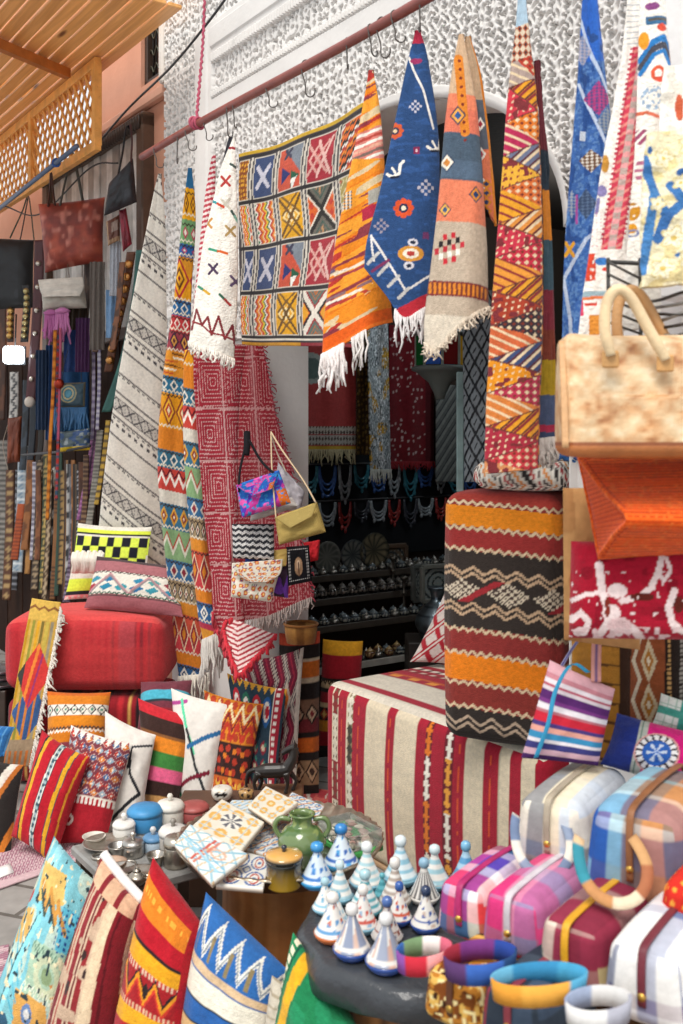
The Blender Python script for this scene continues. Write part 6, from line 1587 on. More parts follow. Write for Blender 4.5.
def p_velv(p):
    p.fill('a3142c'); x, y = p.x, p.y; q = p.map(x, y)
    W_ = 'e6d2d0'
    p.m(vnoise(x * .07, y * .07, 3) > .72, '8a0f24')
    for path, w in (([(598, 565), (601, 590), (606, 605), (612, 618), (618, 632)], 4), ([(572, 600), (584, 594), (598, 592)], 2.2), ([(620, 600), (636, 596), (648, 588), (656, 572), (660, 556)], 3), ([(571, 620), (580, 612), (588, 620), (584, 632), (576, 632)], 3), ([(664, 558), (668, 570), (662, 580), (655, 572)], 2), ([(672, 590), (666, 606), (670, 622), (680, 630)], 3.4), ([(600, 632), (606, 622), (622, 620), (634, 630), (640, 638)], 4)): q.poly(path, w, W_)
    q.ell(616, 590, 10, 7, W_); q.ell(610, 612, 9, 8, W_); q.ell(618, 624, 12, 8, 'dcbcbc'); q.ell(640, 596, 12, 4, '5a2018'); q.ell(606, 606, 3, 10, '7a2a20'); q.ell(676, 604, 5, 8, '5a2018')
    q.dots(1, 1, 0, W_); p.m((vnoise(x * .25, y * .25, 12) > .90) & (y > 570), W_); p.m((y > 626) & (vnoise(x * .18, y * .2, 15) > .56), 'dcc0c0'); p.abrash(.07, 60)
cushion('velvet_bag', 'crimson velvet bag with pale pink flower scrolls under the orange clutch', [(571, 541), (722, 545), (722, 640), (569, 638)], [2.08, 2.02, 2.00, 2.06], .09, p_velv, 'bag', nu=130, nv=90, pin=.0, p=6)
cushion('tan_bag', 'plain tan canvas bag behind the orange clutch', [(563, 488), (640, 488), (640, 650), (564, 640)], [2.24, 2.22, 2.20, 2.22], .06, lambda p: (p.fill('b98a58'), p.m(vnoise(p.u * 3, p.v * 5, 3) > .6, 'a8784a'), p.abrash(.08, 40)), 'bag', nu=50, nv=60, pin=.0, p=6, material='cotton_canvas')

# ---- small bags hung in front of the red rug
def clutch(label, pts, Y, t_, pat, flap=None, flap_pat=None, cords=None, group='small bags in front of the red rug', name='clutch_bag', material='cotton_canvas', dY=0.0):
    t = T(name, label, 'bag', group)
    t.part('body', pillow(quadP(pts, [Y + .03, Y + .03, Y, Y]), t_, pat, 60, 50, pin=.0, p=6), material)
    if flap:
        A, B = flap
        m, S = cloth([(a[0], a[1], Y - t_ / 2 - .001 - .006 * i) for i, a in enumerate(A)], [(b[0], b[1], Y - t_ / 2 - .001 - .006 * i) for i, b in enumerate(B)], Y, Y, flap_pat or pat, 40, 30, bulge=.04, th=.004, rough=.0)
        t.part('flap', m, material)
    for pth, r, c in cords or []:
        m = M(); tube(m, spline([P(a, b, y) for a, b, y in pth], 40), r, c, n=6); t.part('cord', m, 'cotton_canvas')
    t.close()
def p_purple(p): p.fill('2a63b8'); p.m(tri(p.u * 1.6 + p.v * .8) > .55, 'c03a94'); p.m(tri(p.u * 1.6 + p.v * .8 + .22) > .8, '5a3ab0'); p.m(vnoise(p.u * 9, p.v * 7, 17) > .66, 'e05aa8'); p.m((p.u > .8) & (p.v > .55), 'd8702c'); p.m(vnoise(p.u * 25, p.v * 20, 3) > .7, '3a90d0'); p.abrash(.08, 50)
clutch('purple, pink and blue flower embroidered clutch on black cords', [(236, 485), (279, 470), (291, 503), (242, 518)], 3.72, .05, p_purple, ([(236, 486), (252, 496)], [(279, 471), (272, 489)]), p_purple, [([(247, 440, 3.78), (240, 470, 3.74), (239, 492, 3.70)], .005, '1c1a1e'), ([(249, 440, 3.78), (262, 462, 3.75), (277, 476, 3.70)], .005, '1c1a1e'), ([(247, 432, 3.8), (247, 445, 3.78), (246, 455, 3.77)], .014, '1a181c')])
clutch('pale grey leather clutch behind the purple one', [(278, 462), (305, 492), (300, 512), (272, 508)], 3.82, .04, 'a8a2a8', None, None, [([(271, 432, 3.85), (276, 450, 3.84), (286, 472, 3.82)], .003, 'b8a894')], material='leather')
clutch('cream edged flat clutch sticking out under the purple one', [(252, 508), (292, 497), (298, 506), (250, 521)], 3.79, .03, 'b8b0aa')
def p_gold(p): p.fill('b39a58'); p.m((tri(p.u * 18) > .6) ^ (tri(p.v * 12) > .6), '9a8248'); p.abrash(.08, 60)
clutch('gold woven straw clutch on a long cream cord', [(275, 517), (317, 502), (326, 532), (279, 545)], 3.66, .05, p_gold, ([(275, 518), (290, 528)], [(317, 503), (312, 516)]), lambda p: (p.fill('c2aa68'), p.m((tri(p.u * 18) > .6) ^ (tri(p.v * 8) > .6), 'a89254')), [([(271, 432, 3.84), (282, 450, 3.76), (303, 480, 3.70), (316, 503, 3.66)], .0035, 'c8b090'), ([(271, 432, 3.84), (272, 470, 3.74), (276, 518, 3.66)], .003, 'c8b090')])
def p_zz(p): p.fill('26262c'); 
def p_zz(p):
    p.fill('2a2a30'); w = fr(p.v * 6 + .35 * tri(p.u * 6)); p.m(w > .55, 'd0ccc8'); p.m((w > .7) & (w < .8), '8a8a90'); p.abrash(.05, 50)
clutch('black and white zigzag woven pouch below the purple clutch', [(232, 524), (274, 524), (274, 561), (233, 558)], 3.78, .04, p_zz)
def p_flor(p):
    p.fill('d9d0c0'); p.dots(7, 5, .34, 'c0502e', .5, 3); p.dots(7, 5, .16, 'e8c070', .5, 3); p.dots(9, 6, .18, '6a4a78', .8, 12, .5); p.dots(10, 7, .14, '5a7a4a', .8, 22, .6); p.abrash(.06, 50)
clutch('white clutch printed with red and orange flowers, curved flap', [(232, 563), (283, 560), (271, 602), (231, 597)], 3.74, .05, p_flor, ([(232, 563), (238, 574), (250, 582)], [(283, 559), (280, 574), (268, 582)]), p_flor)
clutch('navy and yellow pouch edge above the flowered clutch', [(246, 553), (288, 549), (286, 566), (244, 568)], 3.80, .03, lambda p: (p.fill('2f4a94'), p.m(p.u > .6, 'c8a860')), )
clutch('purple flower pouch edge beside the flowered clutch', [(272, 566), (290, 564), (288, 598), (274, 596)], 3.80, .03, lambda p: (p.fill('3a2a3a'), p.m(vnoise(p.u * 3, p.v * 4, 3) > .5, '6a3a98'), p.abrash(.1, 30)))
def p_fan(p):
    p.fill('1a181c'); e = np.minimum(np.minimum(p.u, 1 - p.u), np.minimum(p.v, 1 - p.v)); p.m((e > .08) & (e < .15) & ((tri(p.u * 12) > .4) & (tri(p.v * 12) > .4)), 'd8d4d0')
    p.ell(.5, .55, .17, .24, 'b08a6a'); p.ell(.5, .50, .08, .12, 'd8b898'); p.line(.5, .45, .5, .8, .02, '6a4a3a')
clutch('square black pouch with a studded border and a tan hand motif', [(286, 547), (309, 545), (312, 581), (288, 586)], 3.80, .03, p_fan)
clutch('small bright red folded pouch beside the black square one', [(303, 543), (320, 540), (318, 560), (308, 562)], 3.88, .04, 'b8242c')
def p_bask(p): p.fill('9a6a34'); p.m(tri(p.v * 9) > .5, 'b07f44'); p.m((tri(p.u * 40) > .7), '7a4f26'); p.abrash(.1, 60)
b = P(301, 628, 4.18)
t = T('basket', 'round tan woven basket below the black square pouch', 'basket')
m = M(); lathe(m, [(0, 0), (.060, 0), (.066, .03), (.070, .075), (.066, .076), (.06, .03), (0, .012)], '9a6a34', 36, b + np.array([0, 0, -.06]), p_bask); t.part('body', m, 'woven_wool')
m = M(); th = np.linspace(0, 2 * np.pi, 50, endpoint=False); tube(m, np.stack([b[0] + .069 * np.cos(th), b[1] + .069 * np.sin(th), np.full(50, b[2] + .017)], 1), .006, '8a5a2c', n=6, closed=True); t.part('rim', m, 'woven_wool'); t.close()
# ================================================================== TABLES, TRAY AND POTTERY
# low grey table of metalware
t = T('low_table', 'low grey topped table of small metalware behind the front cushions', 'table')
TZ = 0.32; tc = np.array([-0.56, 2.99])
def lt(s, q, z): p = tc + s * FD + q * FN; return np.array([p[0], p[1], z])
m = M(); boxm(m, lt(0, 0, TZ - .015), (.185, .19, .015), '8f8d8a', AXW, .006); t.part('table_top', m, 'painted_metal')
for a in (-1, 1):
    for b in (-1, 1):
        m = M(); boxm(m, lt(a * .15, b * .16, (TZ - .03) / 2), (.02, .02, (TZ - .03) / 2), '54483e', AXW); t.part('leg', m, 'wood')
t.close()
def on_low(px, py): return PZ(px, py, TZ)

def tin(label, px, py, rad, h, body, lid, band=None, group=None, name='lidded_tin', mat_='painted_metal', knob=None):
    o = on_low(px, py)
    t = T(name, label, 'tin', group)
    def pb(p):
        p.fill(body)
        if band: p.band(.45, .62, band); p.band(.30, .36, band)
    m = M(); lathe(m, [(0, 0), (rad * .9, 0), (rad, h * .1), (rad, h * .62), (rad * .96, h * .66), (0, h * .66)], body, 28, o, pb); t.part('body', m, mat_)
    m = M(); lathe(m, [(0, h * .662), (rad * 1.03, h * .662), (rad * 1.04, h * .80), (rad * .85, h * .95), (rad * .3, h), (0, h * 1.0)], lid, 28, o, lambda p: (p.fill(lid), p.band(.30, .42, 'c9c6c0') if band else None)); l = t.part('lid', m, mat_)
    if knob:
        m = M(); lathe(m, [(0, h), (.006, h), (.005, h + .006), (.010, h + .014), (.006, h + .022), (0, h + .023)], knob, 16, o); t.part('knob', m, mat_, None, l)
    t.close()
tin('round blue tin with silver bands on the low table', 145, 829, .055, .075, '3a84b8', '3f8cc0', 'b8bcc0')
tin('cream round tin with a knobbed lid right of the blue tin', 170, 824, .045, .075, 'cfc9be', 'ddd8ce', None, knob='d8d2c6')
tin('dull red round tin beside the cream tin', 194, 820, .048, .055, '9c4a48', 'a85450', None)
tin('small white lidded pot left of the blue tin', 124, 838, .034, .055, 'd6d2cc', 'e6e2dc', None, knob='e6e2dc')
tin('little blue and white pot in front of the blue tin', 153, 851, .030, .05, 'aebfce', '5a8ab4', 'e4e4e2', knob='c8c8c8')
tin('pewter lidded jar with flower spots under the cream tin', 173, 851, .042, .075, 'b4ada4', 'd8d4ce', None, knob='8a847c')
tin('tall pewter canister at the right end of the low table', 176, 866, .036, .09, 'aaa296', 'b8b0a4', None, mat_='old_metal')
tin('small silver sugar pot in the middle of the low table', 133, 856, .032, .05, 'a8a49e', 'b8b4ae', None, mat_='old_metal', knob='c8c4bc')
def dish(label, px, py, rad, c, mat_='old_metal', h=.018, name='dish', z=TZ, cat='dish', group=None):
    o = PZ(px, py, z); m = M()
    lathe(m, [(0, 0), (rad * .55, 0), (rad * .7, h * .4), (rad, h), (rad * 1.02, h * 1.1), (rad * .96, h * 1.05), (rad * .68, h * .6), (rad * .5, h * .35), (0, h * .35)], c, 32, o)
    return single(name, label, cat, m, mat_, group)
dish('wide shallow silver dish at the left of the low table', 106, 848, .068, 'b5afa6')
dish('pale shell shaped dish near the left corner of the low table', 94, 842, .035, 'cfc6ba', 'painted_metal')
dish('silver saucer in front of the silver sugar pot', 141, 880, .060, 'a39c92')
dish('pinkish brass saucer beside the wide silver dish', 112, 868, .042, 'c9a890')
def teapot(label, px, py, s, z, c):
    o = PZ(px, py, z); t = T('teapot', label, 'teapot')
    m = M(); lathe(m, [(0, 0), (.6 * s, 0), (.7 * s, .05 * s), (s, .55 * s), (.95 * s, .9 * s), (.5 * s, 1.25 * s), (.42 * s, 1.35 * s)], c, 28, o, res=20); t.part('body', m, 'old_metal')
    m = M(); lathe(m, [(0, 1.34 * s), (.45 * s, 1.34 * s), (.35 * s, 1.5 * s), (.10 * s, 1.62 * s), (.14 * s, 1.75 * s), (0, 1.85 * s)], c, 20, o); t.part('lid', m, 'old_metal')
    m = M(); tube(m, spline([o + np.array([.8 * s, 0, .5 * s]), o + np.array([1.4 * s, 0, .8 * s]), o + np.array([1.6 * s, 0, 1.3 * s])], 12), np.linspace(.2 * s, .09 * s, 12), c, n=8); t.part('spout', m, 'old_metal')
    m = M(); tube(m, spline([o + np.array([-.85 * s, 0, 1.0 * s]), o + np.array([-1.5 * s, 0, 1.0 * s]), o + np.array([-1.5 * s, 0, .4 * s]), o + np.array([-.9 * s, 0, .3 * s])], 14), .07 * s, c, n=8); t.part('handle', m, 'old_metal'); t.close()
teapot('tiny tarnished silver teapot on the front of the low table', 137, 884, .026, TZ + .010, 'a89f92')

dish('small silver bowl beside the blue tin', 118, 856, .030, 'b0aca6', h=.03)
dish('ornate silver dish at the front edge of the low table', 122, 874, .040, 'a8a29a')
dish('little pewter bowl between the sugar pot and the canister', 156, 866, .028, 'a39d94', h=.032)
teapot('second tiny silver teapot near the cream tin', 158, 846, .018, TZ + .001, 'b4aea4')
for k, (px, py, lab) in enumerate(((100, 858, 'leftmost silver bangle on the low table'), (128, 866, 'silver bangle under the sugar pot'), (148, 874, 'silver bangle by the pewter bowl'))):
    o = PZ(px, py, TZ) + np.array([0, 0, .005]); th = np.linspace(0, 2 * np.pi, 36, endpoint=False)
    m = M(); tube(m, np.stack([o[0] + .022 * np.cos(th), o[1] + .022 * np.sin(th), np.full(36, o[2])], 1), .0042, 'b8b2a8', n=8, closed=True); single('bangle', lab, 'bangle', m, 'old_metal', 'bangles on the low table')

# round tray on a wooden drum
TR, TRZ = .285, .40; TC = np.array([-.175, 2.84, 0])
t = T('tray_table', 'round wooden table under a big pie crust edged metal tray', 'table')
def p_staves(p): p.fill('a86a38'); p.m(tri(p.u * 14) > .95, '5a3820'); p.m(vnoise(p.u * 60, p.v * 3, 3) > .62, 'b87c48'); p.band(.60, .64, '5a3820')
m = M(); lathe(m, [(0, 0), (.160, 0), (.165, .03), (.162, .30), (.172, .345), (.172, .375), (0, .375)], '8a5630', 72, TC, p_staves); t.part('drum_base', m, 'wood')
n = 144; th = np.linspace(0, 2 * np.pi, n, endpoint=False)
prof = [(.0, .378), (.23, .378), (.266, .382), (TR, .412), (TR + .006, .420), (TR - .004, .424), (.264, .400), (.235, .396), (.0, .396)]
V = []
for i, (r, z) in enumerate(prof):
    sc = 1 + (0.020 * np.abs(np.sin(th * 22)) if 2 < i < 6 else 0) * np.ones(n)
    zz = z + (0.006 * np.abs(np.sin(th * 22)) if 2 < i < 6 else 0) * np.ones(n)
    V.append(np.stack([TC[0] + r * sc * np.cos(th), TC[1] + r * sc * np.sin(th), zz], 1))
V = np.concatenate(V); F = []
for i in range(len(prof) - 1):
    a0 = i * n + np.arange(n); b0 = a0 + n; F.append(np.stack([a0, np.roll(a0, -1), np.roll(b0, -1), b0], 1))
C = np.concatenate([np.tile(lin(['7a6a58', '7a6a58', '6a5644', '6a5238', 'b8a890', 'd0c4b0', 'a89c8c', 'b5aca0', 'b5aca0'][i]), (n, 1)) for i in range(len(prof))])
m = M(); m.add(V, [np.vstack(F)], C); t.part('tray', m, 'old_metal', 'tarnished tray with scalloped rim'); t.close()

def tile(label, pts, z, pat, th_=.012, name='painted_tile', dz=(0, 0, 0, 0)):
    c = [PZ(a, b, z + d) for (a, b), d in zip(pts, dz)]
    n_ = 44; u, v = np.meshgrid(np.linspace(0, 1, n_), np.linspace(0, 1, n_)); u_, v_ = u[..., None], v[..., None]
    S = (1 - u_) * (1 - v_) * c[0] + u_ * (1 - v_) * c[1] + u_ * v_ * c[2] + (1 - u_) * v_ * c[3]
    m = M(); slab(m, S, th_, paint(u, v, pat), Cb=lin('c8a888'), toward=(0, 0, 1))
    single(name, label, 'tile', m, 'matt_tile', 'painted tiles piled on the tray')
def p_yel(k=0):
    def f(p):
        p.fill('e2dccb')
        for i in range(3):
            for j in range(3):
                p.ell(.17 + i * .33, .17 + j * .33, .12, .12, 'dfae5a'); p.ell(.17 + i * .33, .17 + j * .33, .05, .05, 'ecd9a8')
        p.m((tri(p.u * 3) < .06) | (tri(p.v * 3) < .06), 'b4c4cc')
        if k:
            an = np.arctan2(p.v - .42, p.u - .5); d = np.hypot(p.u - .5, p.v - .42); p.m((d < .22), 'e6e2d6'); p.m((d < .21) & (tri(an / (2 * np.pi) * 7) > .5), '5a6068')
    return f
def p_geo(p):
    p.fill('dde0da'); p.m((tri((p.u + p.v) * 3) > .86) | (tri((p.u - p.v) * 3) > .86), '8fb8c8'); p.m((tri(p.u * 5 + p.v) > .9), 'd0b088'); p.ell(.3, .6, .14, .14, '9ac0cc', .7); p.ell(.7, .4, .14, .14, 'd0a890', .7)
    p.line(.50, .1, .42, .95, .022, 'c25a4c'); p.line(.58, .1, .50, .95, .022, 'c87a68'); p.line(.0, .55, .9, .75, .03, '9cc8da'); p.line(0, .45, .95, .62, .018, '7fb4cc')
def p_blu(p):
    p.fill('e0ded6')
    for cu in (.25, .75):
        for cv in (.25, .75):
            p.ell(cu, cv, .22, .22, '3f64a0', .82); p.ell(cu, cv, .12, .17, 'b85a50', .72); p.ell(cu, cv, .05, .05, '4a70a8')
    p.dia(.5, .5, .12, .12, [(1, '3f64a0'), (.6, 'e8e4d8')])
def p_mix(p):
    p.fill('d8dadA'.lower()); p.dots(4, 4, .4, '6a94b8', .1, 2); p.dots(4, 4, .26, 'dccfb8', .1, 2); p.m(tri(p.u * 4 + p.v * 4) > .86, 'c8844c'); p.dots(5, 5, .14, '4a6a9c', .3, 8)
tile('blue and orange patterned tile half buried in the middle of the tray pile', [(262, 818), (290, 824), (272, 856), (238, 846)], .414, p_mix)
tile('white and blue tile near the back right of the tray pile', [(292, 792), (324, 806), (312, 826), (278, 812)], .452, p_mix)
tile('white tile with four blue circles at the front of the tray', [(238, 850), (270, 858), (263, 888), (216, 884)], .424, p_blu, .014)
tile('pale blue tile at the back of the tray pile', [(232, 800), (270, 800), (262, 822), (218, 820)], .446, lambda p: (p.fill('ccd6d8'), p.m(tri(p.u * 5 + p.v * 5) > .7, '8fb4c8'), p.dots(5, 5, .2, 'd8b878', .3, 2)))
tile('yellow flowered tile at the top of the tray pile', [(266, 786), (298, 802), (272, 822), (248, 806)], .472, p_yel())
tile('large yellow flowered tile with a black star in its centre', [(222, 799), (264, 822), (241, 850), (192, 826)], .462, p_yel(1), .014)
tile('large pale geometric tile crossed by two red lines at the front left of the tray', [(190, 824), (248, 854), (212, 883), (174, 844)], .470, p_geo, .014, dz=(.012, 0, -.02, -.006))

# pots on the tray
o = PZ(302, 864, .398)
t = T('green_jar', 'green glazed two handled jar on the tray', 'jar')
def p_green2(p): p.fill('6a7f4e'); p.m(vnoise(p.u * 6, p.v * 5, 4) > .58, '54703f'); p.m(vnoise(p.u * 10, p.v * 9, 7) > .75, '8a9a5c'); p.band(.86, .9, '4a6038')
m = M(); lathe(m, [(0, 0), (.036, 0), (.046, .012), (.064, .050), (.064, .072), (.048, .098), (.030, .108), (.028, .126), (.036, .136), (.034, .140), (.024, .134), (.022, .112), (.0, .10)], '6a7f4e', 40, o, p_green2, res=60); t.part('body', m, 'glazed_ceramic')
for sg in (-1, 1):
    m = M(); tube(m, spline([o + np.array([sg * .030, 0, .122]), o + np.array([sg * .062, 0, .124]), o + np.array([sg * .074, 0, .10]), o + np.array([sg * .060, 0, .074])], 18), .0068, '6a7f4e', n=8); t.part('handle', m, 'glazed_ceramic')
t.close()
o = PZ(284, 886, .398)
t = T('sugar_pot', 'round yellow painted pot with dark rimmed lid on the front of the tray', 'pot')
def p_ypot(p): p.fill('b98a2c'); q = p.sub(0, 1, .31, .66); q.fill('c49a30'); q.dots(9, 2, .42, '7a6a28', .2, 3); q.dots(9, 2, .28, 'dab04a', .2, 3); q.dots(18, 4, .18, '4a4420', .5, 9); p.band(.655, .715, '2c2a22')
m = M(); lathe(m, [(0, 0), (.042, 0), (.046, .006), (.046, .062), (.047, .068), (.0, .068)], 'b98a2c', 40, o, p_ypot); t.part('body', m, 'glazed_ceramic')
m = M(); lathe(m, [(0, .0685), (.049, .0685), (.050, .076), (.046, .084), (.02, .089), (0, .09)], 'd8a048', 40, o, lambda p: (p.fill('d8a458'), p.band(.40, .56, '2c2a22'))); l = t.part('lid', m, 'glazed_ceramic')
m = M(); lathe(m, [(0, .089), (.006, .089), (.005, .094), (.008, .099), (.006, .105), (0, .106)], '2a2e38', 18, o); t.part('knob', m, 'glazed_ceramic', None, l); t.close()

def tagine(label, o, r, h, base_c, pat, knob_c, group, squat=1.0, kn=1.0):
    t = T('tagine', label, 'tagine', group)
    m = M(); lathe(m, [(0, 0), (r * .75, 0), (r * .86, .004), (r * 1.04, h * .12), (r * 1.06, h * .17), (r * .98, h * .18), (0, h * .16)], base_c, 28, o); t.part('dish', m, 'glazed_ceramic')
    prof = [(r * .97, h * .165), (r * .93, h * .22), (r * .74, h * .34), (r * .52, h * .50), (r * .36, h * .63), (r * .25, h * .72), (r * .22, h * .78)]
    m = M(); lathe(m, [(0, h * .165)] + prof + [(0, h * .78)], 'e8e4de', 32, o, pat, res=34); l = t.part('lid', m, 'glazed_ceramic')
    m = M(); kr = r * .36 * kn; lathe(m, [(0, h * .775), (r * .22, h * .775), (kr * .95, h * .82), (kr, h * .89), (kr * .85, h * .96), (kr * .4, h * .995), (0, h)], knob_c, 18, o); t.part('knob', m, 'glazed_ceramic', None, l); t.close()
def g_rings(c1, c2, n=9):
    return lambda p: (p.fill(c1), p.m(tri(p.v * n) > .55, c2))
def g_petal(c1, c2, c3):
    def f(p):
        p.fill(c1); w = tri(p.u * 5); p.m(w > .35 + .5 * p.v, c2); p.m((w > .62 + .3 * p.v) & (p.v < .75), c3); p.band(.38, .44, c2)
    return f
def g_flor(c1, dots):
    def f(p):
        p.fill(c1)
        for i, h in enumerate(dots): p.dots(8, 6, .28, h, .7, 3 + i * 7, .45)
        p.band(.42, .46, dots[0]); p.m(p.v > .93, dots[0])
    return f
def g_rib(c1, c2): return lambda p: (p.fill(c1), p.m((tri(p.u * 16) > .6) & (p.v < .85), c2))
G0 = 'two light blue tagines on the tray'
tagine('light blue tagine with blue flowers beside the yellow pot on the tray', PZ(317, 886, .398), .044, .115, '3f9ad0', g_flor('d4e2ec', ['3a78c0', '4a90d0']), '3a90cc', G0, kn=1.1)
tagine('light blue tagine further back on the tray, next to the glass box', PZ(341, 868, .398), .046, .120, '3f9ad0', g_flor('d8e4ee', ['3a6ab8', '50a0d8']), '2f80c4', G0, kn=1.1)
t = T('glass_box', 'clear glass box with a green base holding pinkish stones', 'box')
o = PZ(350, 846, .40)
m = M(); boxm(m, o + np.array([0, 0, .008]), (.082, .058, .008), '3f9a4c', AXW, .003); t.part('base', m, 'plastic_sheet', 'green base')
GL = bpy.data.materials.new('clear_glass'); GL.use_nodes = True
_b = GL.node_tree.nodes['Principled BSDF']; _b.inputs['Transmission Weight'].default_value = .92; _b.inputs['Roughness'].default_value = .08; _b.inputs['Base Color'].default_value = (.86, .92, .88, 1); _b.inputs['IOR'].default_value = 1.2
m = M(); boxm(m, o + np.array([0, 0, .040]), (.080, .056, .022), 'dfe6e2', AXW, .003); t.part('glass_cover', m, GL); t.close()
rg = np.random.default_rng(5)
for k in range(14):
    s_, q_ = rg.uniform(-.06, .06), rg.uniform(-.04, .04); p = o[:2] + s_ * FD + q_ * FN
    m = M(); lathe(m, [(0, 0), (.010, .001), (.013, .007), (.008, .013), (0, .014)], ['c8a8a0', 'b88a80', 'd8cabc', 'a89a8c'][k % 4], 10, (p[0], p[1], .4185), sx=1.2)
    single('stone', 'small pinkish stone inside the green based glass box', 'stone', m, 'matt_tile', 'stones in the glass box')

# tagine table under black plastic
GC = np.array([.195, 2.335, 0]); GR, GZ = .285, .42
t = T('tagine_table', 'round wooden table draped in black plastic, crowded with small tagines', 'table')
m = M(); lathe(m, [(0, 0), (.19, 0), (.20, .02), (.20, .36), (.235, .385), (.235, .408), (0, .408)], '9a6638', 60, GC, lambda p: (p.fill('96602f'), p.m(tri(p.u * 12) > .94, '4a2c18'), p.m(vnoise(p.u * 60, p.v * 3, 3) > .6, 'a8703c'))); t.part('drum_base', m, 'wood')
n = 120; th = np.linspace(0, 2 * np.pi, n, endpoint=False); V = []
for i, (r, z) in enumerate([(.0, GZ), (.12, GZ), (.22, GZ), (GR - .01, GZ), (GR, GZ - .008), (GR + .008, GZ - .03), (GR + .004, GZ - .062), (GR - .01, GZ - .07), (GR - .014, GZ - .03)]):
    w = 1 + (.03 * vnoise(th * 4, th * 0 + i * .3, 4) + .02 * np.sin(th * 9 + i)) * (i > 3); zz = z + (-.022 * vnoise(th * 3, th * 0, 8) if i > 5 else 0) * np.ones(n) + .002 * vnoise(th * 7, th * 0 + r * 40, 2) * (0 < i < 4) - .001
    V.append(np.stack([GC[0] + r * w * np.cos(th), GC[1] + r * w * np.sin(th), zz], 1))
V = np.concatenate(V); F = []
for i in range(8):
    a0 = i * n + np.arange(n); b0 = a0 + n; F.append(np.stack([b0, np.roll(b0, -1), np.roll(a0, -1), a0], 1))
m = M(); m.add(V, [np.vstack(F)], '3a3d42'); t.part('plastic_cover', m, 'plastic_sheet', 'crumpled black plastic cover'); t.close()
W_, LB, DB, TE = 'e6e2dc', '8fc0d4', '2a4a94', '5aa8b4'
GG = 'small painted tagines on the black plastic'
TAG = [(320, 944, 16.5, 46, 'c86a34', g_flor(W_, ['5a94c4', 'c86a50']), W_, 'white tagine with blue leaves and an orange foot at the left front'),
       (345, 957, 16.5, 50, DB, g_petal('8a94ac', W_, 'd8b8a8'), 'e0dedc', 'tagine with white petals on slate and a dark blue foot, left of the front pair'),
       (383, 969, 18, 52, DB, g_petal('98a0b4', W_, 'd0a898'), 'dcdcdc', 'larger tagine with white petals and a dark blue foot at the very front'),
       (357, 932, 14, 46, LB, g_flor(W_, ['c8584a', '8fb0c8']), W_, 'white tagine with red specks just behind the petal ones'),
       (326, 911, 12, 36, LB, g_flor(W_, [LB, '6aa0c0']), 'a8ccd8', 'short white tagine with a pale blue knob near the tray rim'),
       (338, 903, 13, 44, LB, g_rings(W_, '9cc0cc', 6), 'c8dce0', 'tall white tagine with pale blue rings near the tray rim'),
       (366, 914, 16, 46, TE, g_rings('dfe6e6', TE, 7), 'a8ccd4', 'tagine with turquoise rings in the middle'),
       (368, 886, 17, 50, LB, g_rings(W_, 'a8ccd4', 7), 'e2e6e6', 'white tagine with faint blue rings at the back left'),
       (393, 905, 15, 52, 'a89c90', g_rings(W_, 'b0a094', 8), 'e0dcd6', 'white tagine with grey brown rings in the middle'),
       (402, 884, 18, 52, LB, g_rings('dce6ea', LB, 6), 'd8e4e8', 'wide white tagine with light blue rings at the back centre'),
       (422, 902, 15, 46, W_, g_rib(W_, '3a3a40'), '8ab0c8', 'white tagine with black upright ribs'),
       (437, 886, 16, 46, LB, g_rings(W_, '9cc4d0', 5), 'cfe0e4', 'white tagine with blue rings at the back right'),
       (387, 942, 14, 44, 'c0bcb8', g_flor('cfc8c2', ['8a4a3c', '4a5a80']), '4a6aa8', 'grey tagine with red and blue marks behind the front one'),
       (401, 924, 12, 42, DB, g_flor(W_, ['c85a40', '3a5aa8']), '2f5aa4', 'little tagine with orange and blue flowers and a dark blue knob'),
       (424, 930, 14, 44, DB, g_flor(W_, ['3a5aa0', 'c8b0a0']), '2a3a5a', 'white tagine with navy marks beside the looped handle'),
       (460, 884, 15, 48, '6aa8d0', g_rings('a8cce4', '5a9ac8', 4), '7ab4d8', 'sky blue tagine half hidden behind the purple pouch'),
       (338, 925, 11, 32, LB, g_flor(W_, ['9cc0d0', LB]), '6ab0d0', 'tiny pale tagine behind the orange footed one'),
       (380, 896, 8, 26, TE, g_rings(TE, '3a8894', 4), TE, 'tiny plain turquoise tagine at the back')]
_o = np.array([PZ(a[0], a[1], GZ + .002) for a in TAG]); _r = np.array([max(.018, min(a[2] * .00245, .043)) for a in TAG])
for _ in range(200):                                        # ease the little pots apart so that none touch
    for i in range(len(TAG)):
        for j in range(i):
            d = _o[i, :2] - _o[j, :2]; l = np.hypot(*d) + 1e-6; g_ = (_r[i] + _r[j]) * 1.065 - l
            if g_ > 0: _o[i, :2] += d / l * g_ * .5; _o[j, :2] -= d / l * g_ * .5
        d = _o[i, :2] - GC[:2]; l = np.hypot(*d)
        if l > GR - _r[i] * 1.1 - .012: _o[i, :2] = GC[:2] + d / l * (GR - _r[i] * 1.1 - .012)
for (px, py, rp, hp, bc2, pat, kc, lab), o, r_ in zip(TAG, _o, _r):
    tagine(lab, o, r_, hp * .00235, bc2, pat, kc, GG)

